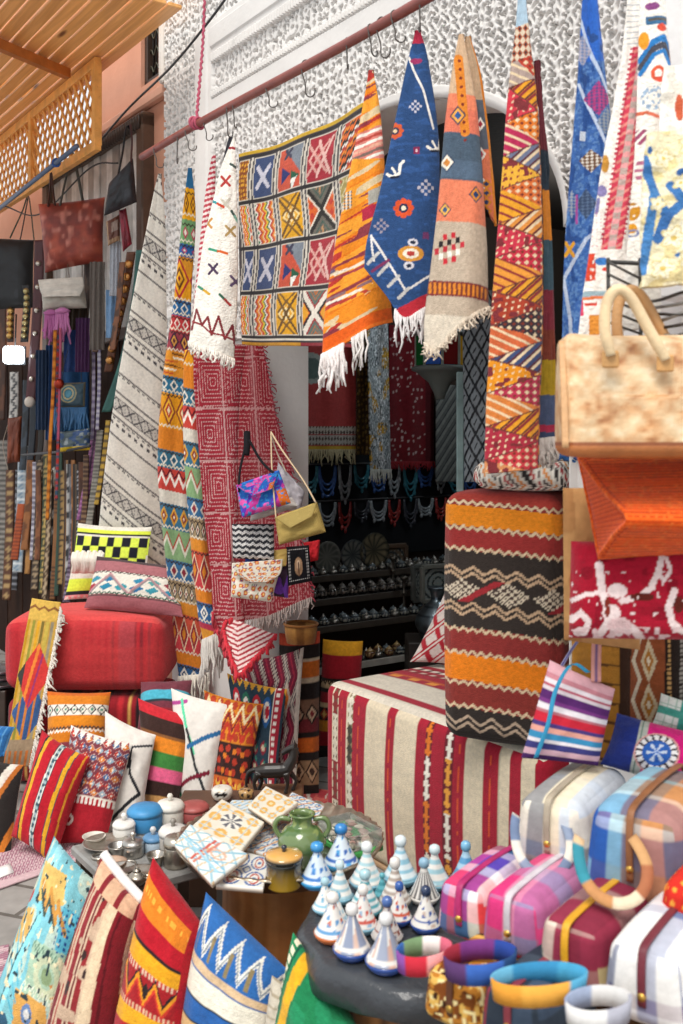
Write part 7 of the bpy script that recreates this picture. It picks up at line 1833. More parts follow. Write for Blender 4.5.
# horse figurine on a block behind the tray
single('block', 'plain wooden block under the dark horse figurine', 'block', (lambda m: (boxm(m, (-.25, 3.62, .138), (.11, .09, .138), '6a4a32', bev=.004), m)[1])(M()), 'wood')
m = M(); hz = .277; hx, hy = -.25, 3.62
def hp_(x, z, y=0): return np.array([hx + x * 1.12, hy + y * 1.12, hz + z * 1.22])
tube(m, spline([hp_(-.055, .060), hp_(-.02, .062), hp_(.03, .064), hp_(.055, .070)], 20), np.r_[np.linspace(.016, .026, 6), np.full(8, .027), np.linspace(.027, .022, 6)], '2c2624', n=12)
tube(m, spline([hp_(.048, .070), hp_(.066, .10), hp_(.070, .128)], 14), np.linspace(.023, .014, 14), '2c2624', n=10)
tube(m, spline([hp_(.072, .132), hp_(.052, .126), hp_(.030, .112)], 12), np.linspace(.015, .008, 12), '2c2624', n=10)
for y_ in (-.007, .007): tube(m, [hp_(.070, .138, y_), hp_(.073, .158, y_)], np.array([.005, .0015]), '2c2624', n=6)
for i, z in enumerate(np.linspace(.08, .145, 7)): tube(m, [hp_(.075 - .003 * abs(i - 4), z), hp_(.088 - .003 * abs(i - 4), z - .008)], np.array([.006, .003]), '241f1d', n=6)
for (x, y_, kx, fx) in ((.045, -.014, .050, .044), (.050, .014, .075, .066), (-.045, -.014, -.058, -.050), (-.048, .014, -.035, -.045)):
    tube(m, spline([hp_(x, .058, y_), hp_(kx, .030, y_), hp_(fx, .004, y_)], 12), np.r_[np.linspace(.014, .007, 7), np.full(5, .0065)], '2c2624', n=8)
    tube(m, [hp_(fx, .0, y_), hp_(fx, .008, y_)], np.array([.009, .007]), '1f1b19', n=8)
tube(m, spline([hp_(-.058, .066), hp_(-.078, .055), hp_(-.085, .025), hp_(-.080, .008)], 14), np.linspace(.009, .004, 14), '241f1d', n=8)
ho = single('horse_figurine', 'small dark carved horse figurine behind the tray', 'figurine', m, 'leather')
ho.data.materials.clear(); DW = bpy.data.materials.new('dark_carved_wood'); DW.use_nodes = True
_b = DW.node_tree.nodes['Principled BSDF']; _b.inputs['Base Color'].default_value = (.022, .018, .016, 1); _b.inputs['Roughness'].default_value = .35
ho.data.materials.append(DW)
rm = ho.modifiers.new('one_surface', 'REMESH'); rm.mode = 'VOXEL'; rm.voxel_size = .0028; rm.use_smooth_shade = True
def p_face(p): p.fill('e2dcd0'); p.ell(.70, .55, .035, .10, '1c1a1a'); p.ell(.80, .55, .035, .10, '1c1a1a'); p.ell(.75, .35, .02, .08, 'b08a4a'); p.dots(14, 4, .14, 'b8904a', .6, 3, .4)
for (px, py, r_, lab) in ((222, 799, .036, 'white pot with two dark eye spots behind the tiles'), (246, 798, .026, 'tan and black small bowl left of the horse figurine')):
    z_ = .335; o = PZ(px, py, z_)
    m = M(); lathe(m, [(0, 0), (r_ * .7, 0), (r_, r_ * .5), (r_ * .95, r_ * .95), (r_ * .7, r_ * 1.15), (0, r_ * 1.2)], 'e2dcd0', 30, o, p_face if r_ > .03 else (lambda p: (p.fill('b8905a'), p.dots(8, 3, .3, '2a2420', .4, 2))), res=24)
    single('painted_pot', lab, 'pot', m, 'glazed_ceramic')
m = M(); boxm(m, (-.40, 3.40, .1655), (.15, .085, .1655), '5a4030', bev=.004); single('wooden_box', 'plain wooden box holding the two small painted pots behind the tray', 'box', m, 'wood')
# ================================================================== INSIDE THE SHOP
def inY(px, s=-0.37):
    k = (px - CX) / FPX
    return (4.0975 - s) / (.818 - .575 * k)
def in_cloth(name, label, x0, x1, y0, y1, pat, s=-.36, fr2=None, material='woven_wool', folds=(2, .008, .1), x0b=None, x1b=None):
    t = T(name, label, 'textile')
    x0b = x0 if x0b is None else x0b; x1b = x1 if x1b is None else x1b
    m, S = cloth([(x0, y0, inY(x0, s)), (x0b, y1, inY(x0b, s))], [(x1, y0, inY(x1, s)), (x1b, y1, inY(x1b, s))], 5, 5, pat, 60, 110, folds=folds, th=.008)
    t.part('woven_panel', m, material)
    if fr2: t.part('fringe', fringe(S[-1], *fr2), 'woven_wool')
    t.close()
def p_redband(p): p.fill('a8403e'); p.ell(.08, .32, .3, .13, '9aa09a', .0); p.ell(.08, .32, .22, .09, '5a6a66'); p.m((p.v > .80) & (p.v < .87), 'b8b0a4'); p.m((p.v > .88) & (p.v < .96), 'a8a49c'); q = p.sub(0, 1, .80, .96); q.m((tri(q.u * 16) + tri(q.v * 3) > 1.2), '4a3a38'); p.band(.965, 1, 'b89a34'); p.abrash(.08, 60)
in_cloth('wall_textile', 'dull red textile with a cream patterned band hanging inside the doorway', 307, 356, 330, 450, p_redband, -.30, (34, .07, .004, 'b8ad8a'))
in_cloth('sequined_scarf', 'narrow brown beaded scarf inside the doorway', 357, 372, 330, 455, lambda p: (p.fill('5a4428'), p.dots(4, 24, .3, 'a08448', .5, 2), p.abrash(.2, 40)), -.28, None, 'sequins', (1, .01, 0))
in_cloth('sequined_scarf', 'glittering silver and gold sequined scarf hanging in the doorway', 367, 388, 320, 470, lambda p: (p.fill('a8b0b4'), p.m(vnoise(p.u * 4, p.v * 14, 4) > .62, 'c89a2c'), p.m(vnoise(p.u * 30, p.v * 90, 5) > .66, 'eef2f4'), p.m(vnoise(p.u * 30, p.v * 90, 15) > .72, '4a5458'), p.abrash(.2, 60)), -.22, (24, .06, .004, 'b8b8b0'), 'sequins', (1.2, .012, .2), 371, 391)
in_cloth('spotted_textile', 'dark red textile sprinkled with white spots inside the shop', 389, 434, 325, 462, lambda p: (p.fill('6a161e'), p.dots(9, 24, .22, 'b8a09c', .9, 3, .55), p.m(p.u > .8, '4a1218'), p.abrash(.15, 50)), -.34, (40, .04, .004, '8a2028'))
in_cloth('woven_hanging', 'grey diagonal striped hanging at the back right of the shop', 436, 459, 385, 482, lambda p: (p.fill('5a5c5a'), p.m(tri(p.u * 3 + p.v * 8) > .6, '7a7c78'), p.m(tri(p.u * 3 + p.v * 8 + .3) > .86, '33363a'), p.abrash(.1, 40)), -.30, None, 'woven_wool', (1, .01, 0))
def p_latb(p): p.fill('8a9298'); p.m((tri(p.u * 3 + p.v * 8) > .80) | (tri(p.u * 3 - p.v * 8) > .80), '20242a'); p.m((tri(p.u * 3 + p.v * 8) < .12) & (tri(p.u * 3 - p.v * 8) < .5), '33383e'); p.abrash(.1, 40)
t = T('lattice_textile', 'grey textile with a black diamond net pattern behind the triangle kilim', 'textile')
m, S = cloth([(462, 290, 4.35), (463, 400, 4.35), (464, 482, 4.35)], [(500, 290, 4.15), (501, 400, 4.15), (502, 482, 4.15)], 4.3, 4.3, p_latb, 60, 130, folds=(2, .01, .1)); t.part('woven_panel', m, 'woven_wool'); t.close()
m = M(); boxm(m, P(460, 432, 4.5), (.016, .014, .27), '9ab4b4', bev=.004); single('post', 'pale teal wooden post inside the shop beside the net patterned textile', 'post', m, 'wood')

# stained glass wall lantern on its moulded bracket
t = T('wall_lantern', 'stone coloured bracket lantern with green and blue glass panes', 'lantern')
o = P(440, 372, 4.75); u8 = 8
m = M(); lathe(m, [(0, -.13), (.02, -.13), (.03, -.10), (.055, -.05), (.10, -.012), (.115, 0), (.135, .006), (.135, .022), (.12, .028), (0, .028)], '6f7672', u8, o); t.part('bracket', m, 'plaster')
for k in range(8):
    th0 = (k + .5) * np.pi / 4; c = o + np.array([.105 * math.cos(th0), .105 * math.sin(th0), .10]); ax_ = np.array([[-math.sin(th0), math.cos(th0), 0], [math.cos(th0), math.sin(th0), 0], [0, 0, 1]])
    m = M(); boxm(m, c, (.036, .004, .070), ['1f6a34', '2a5cb8', '8a2a2c', 'b88a2a'][k % 4], ax_, .001); t.part('glass_pane', m, 'dark_glass', ['green pane', 'blue pane', 'red pane', 'amber pane'][k % 4])
    th1 = k * np.pi / 4; m = M(); c = o + np.array([.114 * math.cos(th1), .114 * math.sin(th1), .10]); boxm(m, c, (.006, .006, .075), '8a9088', bev=.001); t.part('corner_bar', m, 'painted_metal')
m = M(); lathe(m, [(0, .176), (.13, .176), (.125, .19), (.07, .22), (.02, .25), (0, .252)], '6f7672', u8, o); t.part('cap', m, 'painted_metal'); t.close()
m = M(); tube(m, [o + np.array([0, 0, .25]), np.array([o[0], o[1], 2.90])], .004, '2a2826', n=6); single('chain', 'thin dark chain the bracket lantern hangs from', 'chain', m, 'painted_metal')

# stepped display of small goods along the left wall inside
STEP = [(.10, .45), (-.02, .62), (-.13, .735), (-.22, .84)]
t = T('display_shelves', 'dark stepped display shelves along the left wall inside the shop', 'shelves')
for i, (s_, z_) in enumerate(STEP):
    m = M(); boxW(m, s_ - .15, s_, .32, 1.75, z_ - .02, z_, '2c2622', .004); t.part('shelf', m, 'wood')
    m = M(); boxW(m, s_, s_ + .008, .32, 1.75, z_ - .03, z_ + .004, 'a8a49c' if i == 0 else '4a423a', .002); t.part('front_lip', m, 'painted_metal')
for q_ in (.34, 1.72):
    m = M(); boxW(m, -.40, .09, q_ - .02, q_ + .02, 0, .43, '241f1c'); t.part('side_board', m, 'wood')
t.close()
def small_proto(prof, c, mat_, pat=None, lid=None):
    t = T('small_pot', 'small dark pot', 'pot'); m = M(); lathe(m, prof, c, 18, (0, 0, 0), pat, res=14); t.part('body', m, mat_)
    m = M(); z = prof[-1][1]; lathe(m, [(0, z), (prof[-2][0] * .9, z), (prof[-2][0] * .6, z + .012), (.004, z + .02), (.005, z + .026), (0, z + .028)], lid or c, 14); t.part('lid', m, mat_); return t.close()
def p_dk(a, b): return lambda p: (p.fill(a), p.dots(10, 3, .3, b, .2, 3))
PR = [small_proto([(0, 0), (.028, 0), (.040, .02), (.038, .045), (.026, .055), (0, .055)], '2a2624', 'glazed_ceramic', p_dk('201d1c', '8a8074'), '8a8680'),
      small_proto([(0, 0), (.03, 0), (.036, .012), (.034, .03), (0, .032)], '3a4450', 'glazed_ceramic', p_dk('2a333c', 'a8a89c'), '6a7478'),
      small_proto([(0, 0), (.026, 0), (.034, .03), (.03, .04), (0, .04)], '6a4a34', 'beads', p_dk('5a3a2a', 'b89a6a'), 'a88a5a'),
      small_proto([(0, 0), (.025, 0), (.03, .016), (.02, .03), (0, .03)], 'a8a49c', 'old_metal', None, 'b8b4ac')]
ROWS = [(3, [3, 1, 3], 20, 'small metal trinket pot on the top step of the dark display shelves', 'trinket pots on the top step'),
        (2, [0, 0], 20, 'small black spotted pot on the second step of the dark display shelves', 'spotted pots on the second step'),
        (1, [1, 3, 1], 20, 'small blue grey bowl on the third step of the dark display shelves', 'bowls on the third step'),
        (0, [2, 1, 2, 3], 20, 'small painted trinket on the lowest step of the dark display shelves', 'trinkets on the lowest step')]
rg = np.random.default_rng(3); used = set()
for si, kinds, n_, lab, grp in ROWS:
    s_, z_ = STEP[si]
    for rr in range(2):
        for k in range(n_):
            kd = kinds[(k + rr) % len(kinds)]; q_ = .40 + k * (1.30 / n_) + rg.uniform(-.008, .008); loc = W3(s_ - .042 - rr * .060, q_ + rr * .03, z_ + .001)
            if kd in used: dup(PR[kd], loc, rg.uniform(0, 6), lab, grp, scale=.70 + .12 * rg.random())
            else:
                used.add(kd); o = PR[kd]; o.location = loc; o['label'] = lab; o['group'] = grp; o.scale = (.78,) * 3
# plates standing on the top step
for k, (px, py, r_, c1, c2) in enumerate(((326, 566, .085, '4a4a46', '6a6a62'), (352, 564, .085, '6f6f68', '34383a'), (373, 560, .10, '7a6f58', '3a382f'))):
    Y = inY(px, -.315); o = P(px, py, Y); ax_ = AXW
    o[2] = STEP[3][1] + r_ + .002
    m = M(); lathe(m, [(0, 0), (r_ * .5, 0), (r_ * .8, .008), (r_, .014), (r_ * .98, .018), (r_ * .75, .012), (0, .006)], c1, 36, (0, 0, 0), lambda p: (p.fill(c1), p.m(tri(p.v * 4) > .6, c2), p.m((p.v > .6) & (tri(p.u * 12) > .6), c2)))
    V = m.V[0]; m.V[0] = o + V[:, 0:1] * np.r_[FN, 0] + V[:, 1:2] * np.array([0, 0, 1.0]) + V[:, 2:3] * np.r_[FD, 0]
    single('display_plate', ['dark round plate standing leftmost above the display shelves', 'grey ringed plate standing second above the display shelves', 'larger olive plate standing third above the display shelves'][k], 'plate', m, 'glazed_ceramic')
def framed(label, px0, px1, py0, py1, s_, c1, c2, q0=None):
    pc = ((px0 + px1) / 2, (py0 + py1) / 2); Y = inY(pc[0], s_); o = P(*pc, Y)
    w = (px1 - px0) * Y / FPX / 2 * 1.35; h = (py1 - py0) * Y / FPX / 2
    t = T('picture_frame', label, 'frame')
    ax_ = np.array([[.87, .49, 0], [-.49, .87, 0], [0, 0, 1]])
    m = M()
    for a, b, ww, hh in ((0, h, w, .012), (0, -h, w, .012), (-w, 0, .012, h), (w, 0, .012, h)): boxm(m, o + ax_[0] * a + np.array([0, 0, b]), (ww, .012, hh), c1, ax_, .003)
    t.part('frame', m, 'wood')
    n_ = 40; u, v = np.meshgrid(np.linspace(-1, 1, n_), np.linspace(-1, 1, n_)); S = o + u[..., None] * w * .97 * ax_[0] + v[..., None] * h * .97 * np.array([0, 0, -1.0])
    def pp(p):
        p.fill(c2); a = np.hypot(p.u - .5, p.v - .5); p.m(tri(a * 6) > .6, '33383a'); p.m((tri(p.u * 8) + tri(p.v * 8) > 1.5), '9a9a92')
    m = M(); slab(m, S, .006, paint((u + 1) / 2, (v + 1) / 2, pp)); t.part('panel', m, 'matt_tile'); t.close()
framed('brown framed panel standing behind the plates', 378, 404, 546, 582, -.36, '5a4636', '6a5a48')
framed('plain grey framed panel leaning deep in the shop', 414, 426, 566, 600, -.10, '5c5e5a', '6c726e')
framed('ornate silver framed panel leaning deep in the shop', 424, 452, 566, 600, -.02, '7c7c74', '8a9290')
def vase(name, label, cat, px, base, Y, prof, c, mat_, pat=None):
    o = P(px, base, Y); t = M(); lathe(t, prof, c, 32, o, pat, res=40); return o, t
m = M(); o = P(437, 638, 4.9); lathe(m, [(0, -.0), (.06, 0), (.10, .05), (.105, .10), (.06, .16), (.03, .19), (.035, .23), (.045, .25), (.0, .25)], '7d8a90', 32, o, lambda p: (p.fill('7f8c94'), p.m(tri(p.v * 8) > .8, '4a545c')), res=40); single('metal_vase', 'round bellied blue grey metal vase deep in the shop', 'vase', m, 'old_metal')
zb = o[2]; m = M(); boxW(m, 0, 0, 0, 0, 0, 0, '2a2420') if False else boxm(m, (o[0] + .02, o[1] + .02, (zb - .002) / 2), (.17, .13, (zb - .002) / 2), '2a2420', bev=.005); single('plinth', 'dark wooden plinth under the metal vase', 'plinth', m, 'wood')
for k, (px, py, h_, lab) in enumerate(((393, 604, .18, 'slim dark candlestick right of the plates'), (404, 622, .20, 'second slim dark candlestick deeper on the shelves'))):
    z_ = STEP[2 - k][1]; s_ = STEP[2 - k][0] - .07; Y = inY(px, s_); o = P(px, py, Y); o[2] = z_ + .001
    m = M(); lathe(m, [(0, 0), (.03, 0), (.03, .01), (.010, .03), (.008, h_ * .5), (.016, h_ * .55), (.008, h_ * .62), (.010, h_ * .85), (.022, h_ * .93), (.02, h_), (0, h_)], '6a655c', 18, o, res=40); single('candlestick', lab, 'candlestick', m, 'old_metal')
m = M(); o = W3(.06, 1.45, STEP[0][1] + .001); lathe(m, [(0, 0), (.03, 0), (.028, .02), (.026, .15), (.03, .17), (0, .17)], '8a6a3c', 20, o); single('brass_cylinder', 'tall brass cylinder pot at the far end of the lowest shelf', 'pot', m, 'old_metal')

# bead necklaces on the wall above
t = T('necklace_board', 'black cloth covered board the bead necklaces hang on', 'board')
m = M(); boxW(m, -.415, -.395, .50, 2.2, .90, 1.62, '15161a', .004); t.part('board', m, 'cotton_canvas')
for z_ in (1.40, 1.20):
    m = M(); tube(m, [W3(-.385, .52, z_ + .02), W3(-.385, 2.18, z_ + .02)], .005, '3a3a3c', n=6); t.part('rail', m, 'painted_metal')
t.close()
NC = [('grey', '8a9094'), ('silver', 'a8acb0'), ('amber', 'b0863a'), ('teal', '2f6a78'), ('red', '8a2c2a'), ('coral', 'b0563c'), ('blue', '35548a'), ('dark', '3a3c44'), ('olive', '6a6a3c'), ('pale', 'b8b4a8')]
ORD = ['first', 'second', 'third', 'fourth', 'fifth', 'sixth', 'seventh', 'eighth', 'ninth', 'tenth', 'eleventh', 'twelfth', 'thirteenth', 'fourteenth']
for row, (z_, n_, dr) in enumerate(((1.40, 13, .17), (1.20, 12, .13))):
    for k in range(n_):
        nm, hx = NC[(k * 3 + row * 4 + k // 3) % len(NC)]
        q_ = .60 + k * .115; w_ = .040 + .008 * (k % 3); d_ = dr * (.75 + .35 * ((k * 5) % 4) / 3)
        th = np.linspace(0, np.pi, 26)
        pts = np.array([W3(-.376 + .004 * (k % 2), q_ - w_ * math.cos(a), z_ + .012 - d_ * math.sin(a) ** .8) for a in th])
        m = M()
        for sc in (1.0, .80, .62):
            ps = pts.copy(); ps[:, 2] = z_ + .012 - (z_ + .012 - pts[:, 2]) * sc; ps[:, :2] = pts[:, :2].mean(0) + (pts[:, :2] - pts[:, :2].mean(0)) * (.72 + .28 * sc)
            tube(m, ps, .0050 + .003 * np.abs(np.sin(np.arange(26) * 1.57 + .8)), np.array([lin(hx) * (.7 + .5 * ((i * 7) % 5) / 4) for i in range(26)]), n=6)
        for e in (4, 8, 13, 18, 22):
            if (k + e) % 3: lathe(m, [(0, -.022), (.008, -.014), (.009, 0), (.004, .008), (0, .010)], hx, 8, pts[e] + np.array([0, -.004, -.010]))
        single('bead_necklace', '%s bead necklace hanging %s along the %s row inside the shop' % (nm, ORD[k], ('upper', 'lower')[row]), 'necklace', m, 'beads', 'bead necklaces inside the shop')
# ================================================================== LEATHER STALL AT THE LEFT
def lY(px, off=.22): return wallY(px) - off
m = M(); a = P(-20, 224, 6.45); b = P(77, 146, 5.20); tube(m, [a, b], .013, '5a6a86', n=10)
t = T('pole', 'slanting blue grey pole the leather bags hang from', 'pole'); t.part('pipe', m, 'painted_metal')
m = M(); tube(m, [b + (a - b) * .18 + np.array([.02 * math.cos(x), 0, .02 * math.sin(x)]) for x in np.linspace(0, 12, 40)], .006, '3a5a9a', n=6); t.part('binding', m, 'woven_wool', 'blue cord binding'); t.close()
m = M(); tube(m, spline([P(4, 206, 6.12), P(40, 214, 5.9), P(90, 168, 5.45), P(118, 163, 5.3)], 40), .0045, '2a2a2c', n=6); single('wire', 'thin dark wire strung between the pole and the plank shutter', 'wire', m, 'painted_metal')

def lbag(name, label, pts, Y, t_, pat, handles=(), flap=None, mat_='leather', pin=.02, p=5, hr=.007, extra=None):
    t = T(name, label, 'bag')
    t.part('body', pillow(quadP(pts, Y), t_, pat, 60, 60, pin=pin, p=p), mat_)
    for pth, c in handles:
        m = M(); tube(m, spline([P(a, b, Y - (t_ * .3 if i % 2 == 0 else 0)) for i, (a, b) in enumerate(pth)], 40), hr, c, n=8, flat=.5); t.part('strap', m, mat_)
    if flap:
        A, B, fp = flap
        m, S = cloth([(x, y, Y - t_ / 2 - .004 - .012 * i) for i, (x, y) in enumerate(A)], [(x, y, Y - t_ / 2 - .004 - .012 * i) for i, (x, y) in enumerate(B)], Y, Y, fp, 40, 40, bulge=.05, th=.006, rough=.002); t.part('flap', m, mat_)
    if extra: extra(t)
    t.close()
def p_rust(p): p.fill('7f3024'); n = vnoise(p.u * 4, p.v * 4, 3) * .6 + vnoise(p.u * 11, p.v * 11, 5) * .4; p.blend((n - .45) * 4, '963a28'); p.blend((n - .60) * 4, 'a84c34'); p.blend((.40 - n) * 5, '6e2a20'); p.blend((vnoise(p.u * 18, p.v * 9, 8) - .66) * 4, 'b87060'); p.abrash(.1, 30)
lbag('leather_tote', 'large rust red crumpled leather tote hanging from the pole', [(38, 204), (105, 197), (103, 262), (45, 273)], 5.62, .13, p_rust, [([(60, 206), (66, 178), (71, 156), (73, 154), (78, 176), (83, 202)], '4a4a44'), ([(48, 206), (50, 190), (51, 172), (53, 190), (55, 205)], '4a2c24')], hr=.011, pin=.035, p=3.2)
lbag('leather_bag', 'black leather bag cut off by the left edge', [(-30, 236), (34, 240), (33, 308), (-30, 312)], 6.2, .12, lambda p: (p.fill('1d2024'), p.m(vnoise(p.u * 5, p.v * 5, 2) > .6, '2a2e34'), p.m(p.u > .8, '15171a'), p.abrash(.15, 30)), [([(10, 238), (22, 212), (28, 196), (31, 212), (34, 240)], '2f4a3c'), ([(28, 198), (20, 240), (8, 285), (2, 300)], '3a3430')])
lbag('leather_bag', 'black slouchy shoulder bag in front of the pale plank shutter', [(109, 184), (133, 158), (137, 202), (104, 216)], 5.22, .09, lambda p: (p.fill('22242a'), p.m(vnoise(p.u * 4, p.v * 4, 6) > .56, '30333a'), p.abrash(.15, 30)), [([(118, 176), (123, 150), (126, 128), (130, 128)], '1d1e22'), ([(131, 162), (132, 140), (130, 124)], '4a2a2c')], hr=.010)
lbag('leather_clutch', 'pale grey leather clutch with a knotted flap below the rust tote', [(40, 282), (84, 279), (87, 308), (43, 310)], 5.60, .07, lambda p: (p.fill('b0a89c'), p.abrash(.1, 20)), [([(70, 282), (66, 255), (60, 225), (58, 205)], '6a5444'), ([(77, 306), (84, 296), (86, 303)], 'a89c8c')], ([(38, 280), (40, 290), (43, 297)], [(83, 277), (84, 287), (80, 296)], lambda p: (p.fill('cfc8bd'), p.abrash(.08, 20))), hr=.004)
lbag('leather_pouch', 'small brown studded leather pouch beside the black shoulder bag', [(106, 222), (120, 214), (120, 240), (108, 246)], 5.32, .04, lambda p: (p.fill('6a4032'), p.m((p.u < .15) | (p.v > .85), 'a8886a'), p.m((p.u > .4) & (p.u < .9) & (p.v > .2) & (p.v < .6), '9a8478')))
lbag('leather_pouch', 'narrow crimson leather pouch next to the brown studded pouch', [(119, 210), (126, 208), (132, 244), (123, 252)], 5.26, .05, lambda p: (p.fill('6f1a2a'), p.m(vnoise(p.u * 3, p.v * 6, 3) > .55, '8a2438'), p.abrash(.1, 20)))
def p_medt(p): p.fill('2f4a58'); d = np.hypot(p.u - .42, (p.v - .45) * .8); p.m(d < .30, 'a8a07a'); p.m(d < .25, '3f7a8c'); p.m((d < .20) & (d > .15), 'c8bc90'); p.m(d < .11, '5a9ab0'); e = np.minimum(np.minimum(p.u, 1 - p.u), np.minimum(p.v, 1 - p.v)); p.m(e < .06, '6a6450')
lbag('fringed_bag', 'teal clutch with a pale medallion and a long blue fringe', [(58, 383), (86, 382), (85, 407), (57, 408)], 5.62, .05, p_medt, [([(62, 383), (64, 365), (68, 350)], '2a2c34'), ([(82, 383), (80, 365), (76, 350)], '2a2c34')], hr=.004,
     extra=lambda t: t.part('fringe', fringe(np.array([P(56, 408, 5.60), P(86, 408, 5.60)]), 40, .13, .006, '3a6a96', jit=.2), 'leather', 'blue leather fringe'))
lbag('leather_pouch', 'blue and silver clutch with yellow piping at the lower middle of the belts', [(60, 432), (90, 428), (90, 450), (60, 452)], 5.56, .05, lambda p: (p.fill('4a5a60'), p.m(vnoise(p.u * 8, p.v * 8, 2) > .55, '8a9498'), p.m(vnoise(p.u * 8, p.v * 8, 12) > .62, '2a4a78'), p.m(p.v > .78, 'd0b020')))
lbag('leather_pouch', 'brown leather bottle pouch below the white lamp', [(8, 418), (22, 416), (20, 462), (7, 464)], 6.15, .05, lambda p: (p.fill('6a301a'), p.m(vnoise(p.u * 4, p.v * 4, 3) > .6, '803c20')), [([(8, 425), (3, 445), (8, 470)], 'b8a898')], hr=.004)

# light blue cloth, pink tassels, scarves
def hangcloth(label, x0, x1, y0, y1, c, Y, name='scarf', fold=2, mt='woven_wool', x0b=None, x1b=None, pat=None):
    m, S = cloth([(x0, y0), (x0 if x0b is None else x0b, y1)], [(x1, y0), (x1 if x1b is None else x1b, y1)], Y, Y, pat or c, 26, 60, bulge=.15, folds=(fold, .012, .2), th=.008)
    single(name, label, 'scarf', m, mt)
hangcloth('light blue cloth scarf hanging near the coin belt', 106, 118, 290, 338, '7a9cc0', 5.42)
hangcloth('pale grey silk tassel scarf under the crimson pouch', 110, 121, 242, 296, 'b0b4bc', 5.36, fold=3)
hangcloth('dark blue scarf hanging below the pink tassels', 64, 78, 330, 372, '2a4070', 5.66)
hangcloth('long navy blue leather strips left of the teal clutch', 36, 47, 350, 430, '22344e', 5.78, fold=3)
hangcloth('deep blue leather strips behind the teal clutch', 46, 58, 345, 440, '1e3c66', 5.80, fold=3)
hangcloth('bright blue denim cloth panel behind the fringe', 50, 90, 372, 440, '2f5684', 5.86, fold=2)
hangcloth('violet bead tassel strings hanging in the middle of the stall', 76, 90, 318, 372, '4a2a50', 5.60, fold=4)
hangcloth('grey suede scarf hanging below the black shoulder bag', 90, 105, 262, 350, '6a625c', 5.46, fold=3)
hangcloth('dark brown suede strips below the pale clutch', 68, 88, 308, 345, '3a3026', 5.70, fold=3)
for (x0, x1, y0, y1, c, lab, Y) in ((46, 56, 314, 338, 'b86aa0', 'left bunch of pink tassels below the pale clutch', 5.58), (57, 68, 312, 338, 'c47aac', 'right bunch of pink tassels below the pale clutch', 5.56)):
    m = fringe(np.array([P(x0, y0, Y), P(x1, y0, Y)]), 22, (y1 - y0) * Y / FPX, .007, c, jit=.3); lathe(m, [(0, 0), (.02, 0), (.028, .012), (.01, .03), (0, .03)], c, 14, P((x0 + x1) / 2, y0 + 1, Y), sx=1.6)
    single('tassel', lab, 'tassel', m, 'woven_wool', 'pink tassels')

# belts and straps
def belt(label, pth, Y, w, pat, studs=None, name='leather_belt', group='belts and straps of the leather stall', mt='leather', th=.006):
    pts = [P(a, b, (Y if np.isscalar(Y) else Y[0] + (Y[1] - Y[0]) * i / (len(pth) - 1))) for i, (a, b) in enumerate(pth)]
    ww = 1.2 * w * pts[0][1] / FPX
    t = T(name, label, 'belt', group)
    m = M(); strap(m, pts, ww, (FD[0] * .3 + .7, FD[1] * .3, 0), th, pat, res=60); t.part('strap', m, mt)
    if studs:
        n_, r_, c = studs; q = resample(spline(pts, 60), n_ + 2)[1:-1]
        for p in q:
            s = M(); lathe(s, [(0, 0), (r_, 0), (r_ * .9, r_ * .4), (r_ * .5, r_ * .7), (0, r_ * .75)], c, 10); V = s.V[0]; s.V[0] = p + np.array([0, -.006, 0]) + np.stack([V[:, 0], -V[:, 2], V[:, 1]], 1)
            t.part('stud', s, 'old_metal', 'domed metal stud')
    t.close()
def bp(base, *ops):
    def f(p):
        p.fill(base)
        for o in ops:
            k = o[0]
            if k == 'line': p.m(np.abs(p.u - o[1]) < o[2], o[3])
            elif k == 'zig': p.zig(.5, .5, o[1], o[2], o[3], ax='u')
            elif k == 'dot': p.dots(1, o[1], o[2], o[3], asp=1.0)
            elif k == 'bar': p.m(tri(p.v * o[1]) > o[2], o[3])
            elif k == 'noise': p.noise(o[1], o[2], .55, o[3], 3)
        p.abrash(.1, 30)
    return f
belt('maroon strap with square silver eyelets at the left of the stall', [(39, 240), (38, 290), (35, 340), (30, 402)], (5.9, 6.0), 9, bp('4a1a20', ('line', .5, .0, '000000')), (6, .016, 'c8c0b4'))
belt('belt of gold coins left of the maroon strap, looped at its top', [(20, 284), (14, 288), (11, 310), (10, 342)], 6.2, 6, bp('3a2418'), (9, .022, 'c8a060'))
belt('black belt of pale gold domes beside the gold coin one', [(25, 285), (27, 300), (24, 342)], 6.1, 7, bp('1c1a1a'), (8, .020, 'b8a878'))
belt('long brown belt with large brass discs slanting beside the green strap', [(131, 252), (125, 290), (116, 330), (108, 372)], (5.25, 5.5), 8, bp('5a3018'), (9, .024, 'c08a50'))
belt('wide plain sea green strap behind the brass disc belt', [(141, 250), (136, 300), (124, 360), (106, 412)], (5.2, 5.5), 9, bp('2c5a54', ('line', .1, .06, '5a3a3a'), ('noise', 4, 14, '34665e')))
belt('thin red and green braided cord hanging in the middle of the stall', [(58, 330), (57, 380), (58, 430), (56, 500)], 5.55, 2.5, bp('b83a34', ('bar', 24, .5, '3a5a70')), mt='woven_wool')
belt('thin orange cord hanging beside the braided red one', [(55, 330), (53, 390), (50, 440), (49, 470), (47, 520)], 5.52, 3, bp('c87a2c', ('bar', 20, .7, '8a4a20')), mt='woven_wool')
belt('cord with a red wooden bead top among the blue strips', [(60, 328), (60, 360), (58, 440)], 5.50, 2, bp('a8506a'), (1, .030, '9a3a2c'), mt='woven_wool')
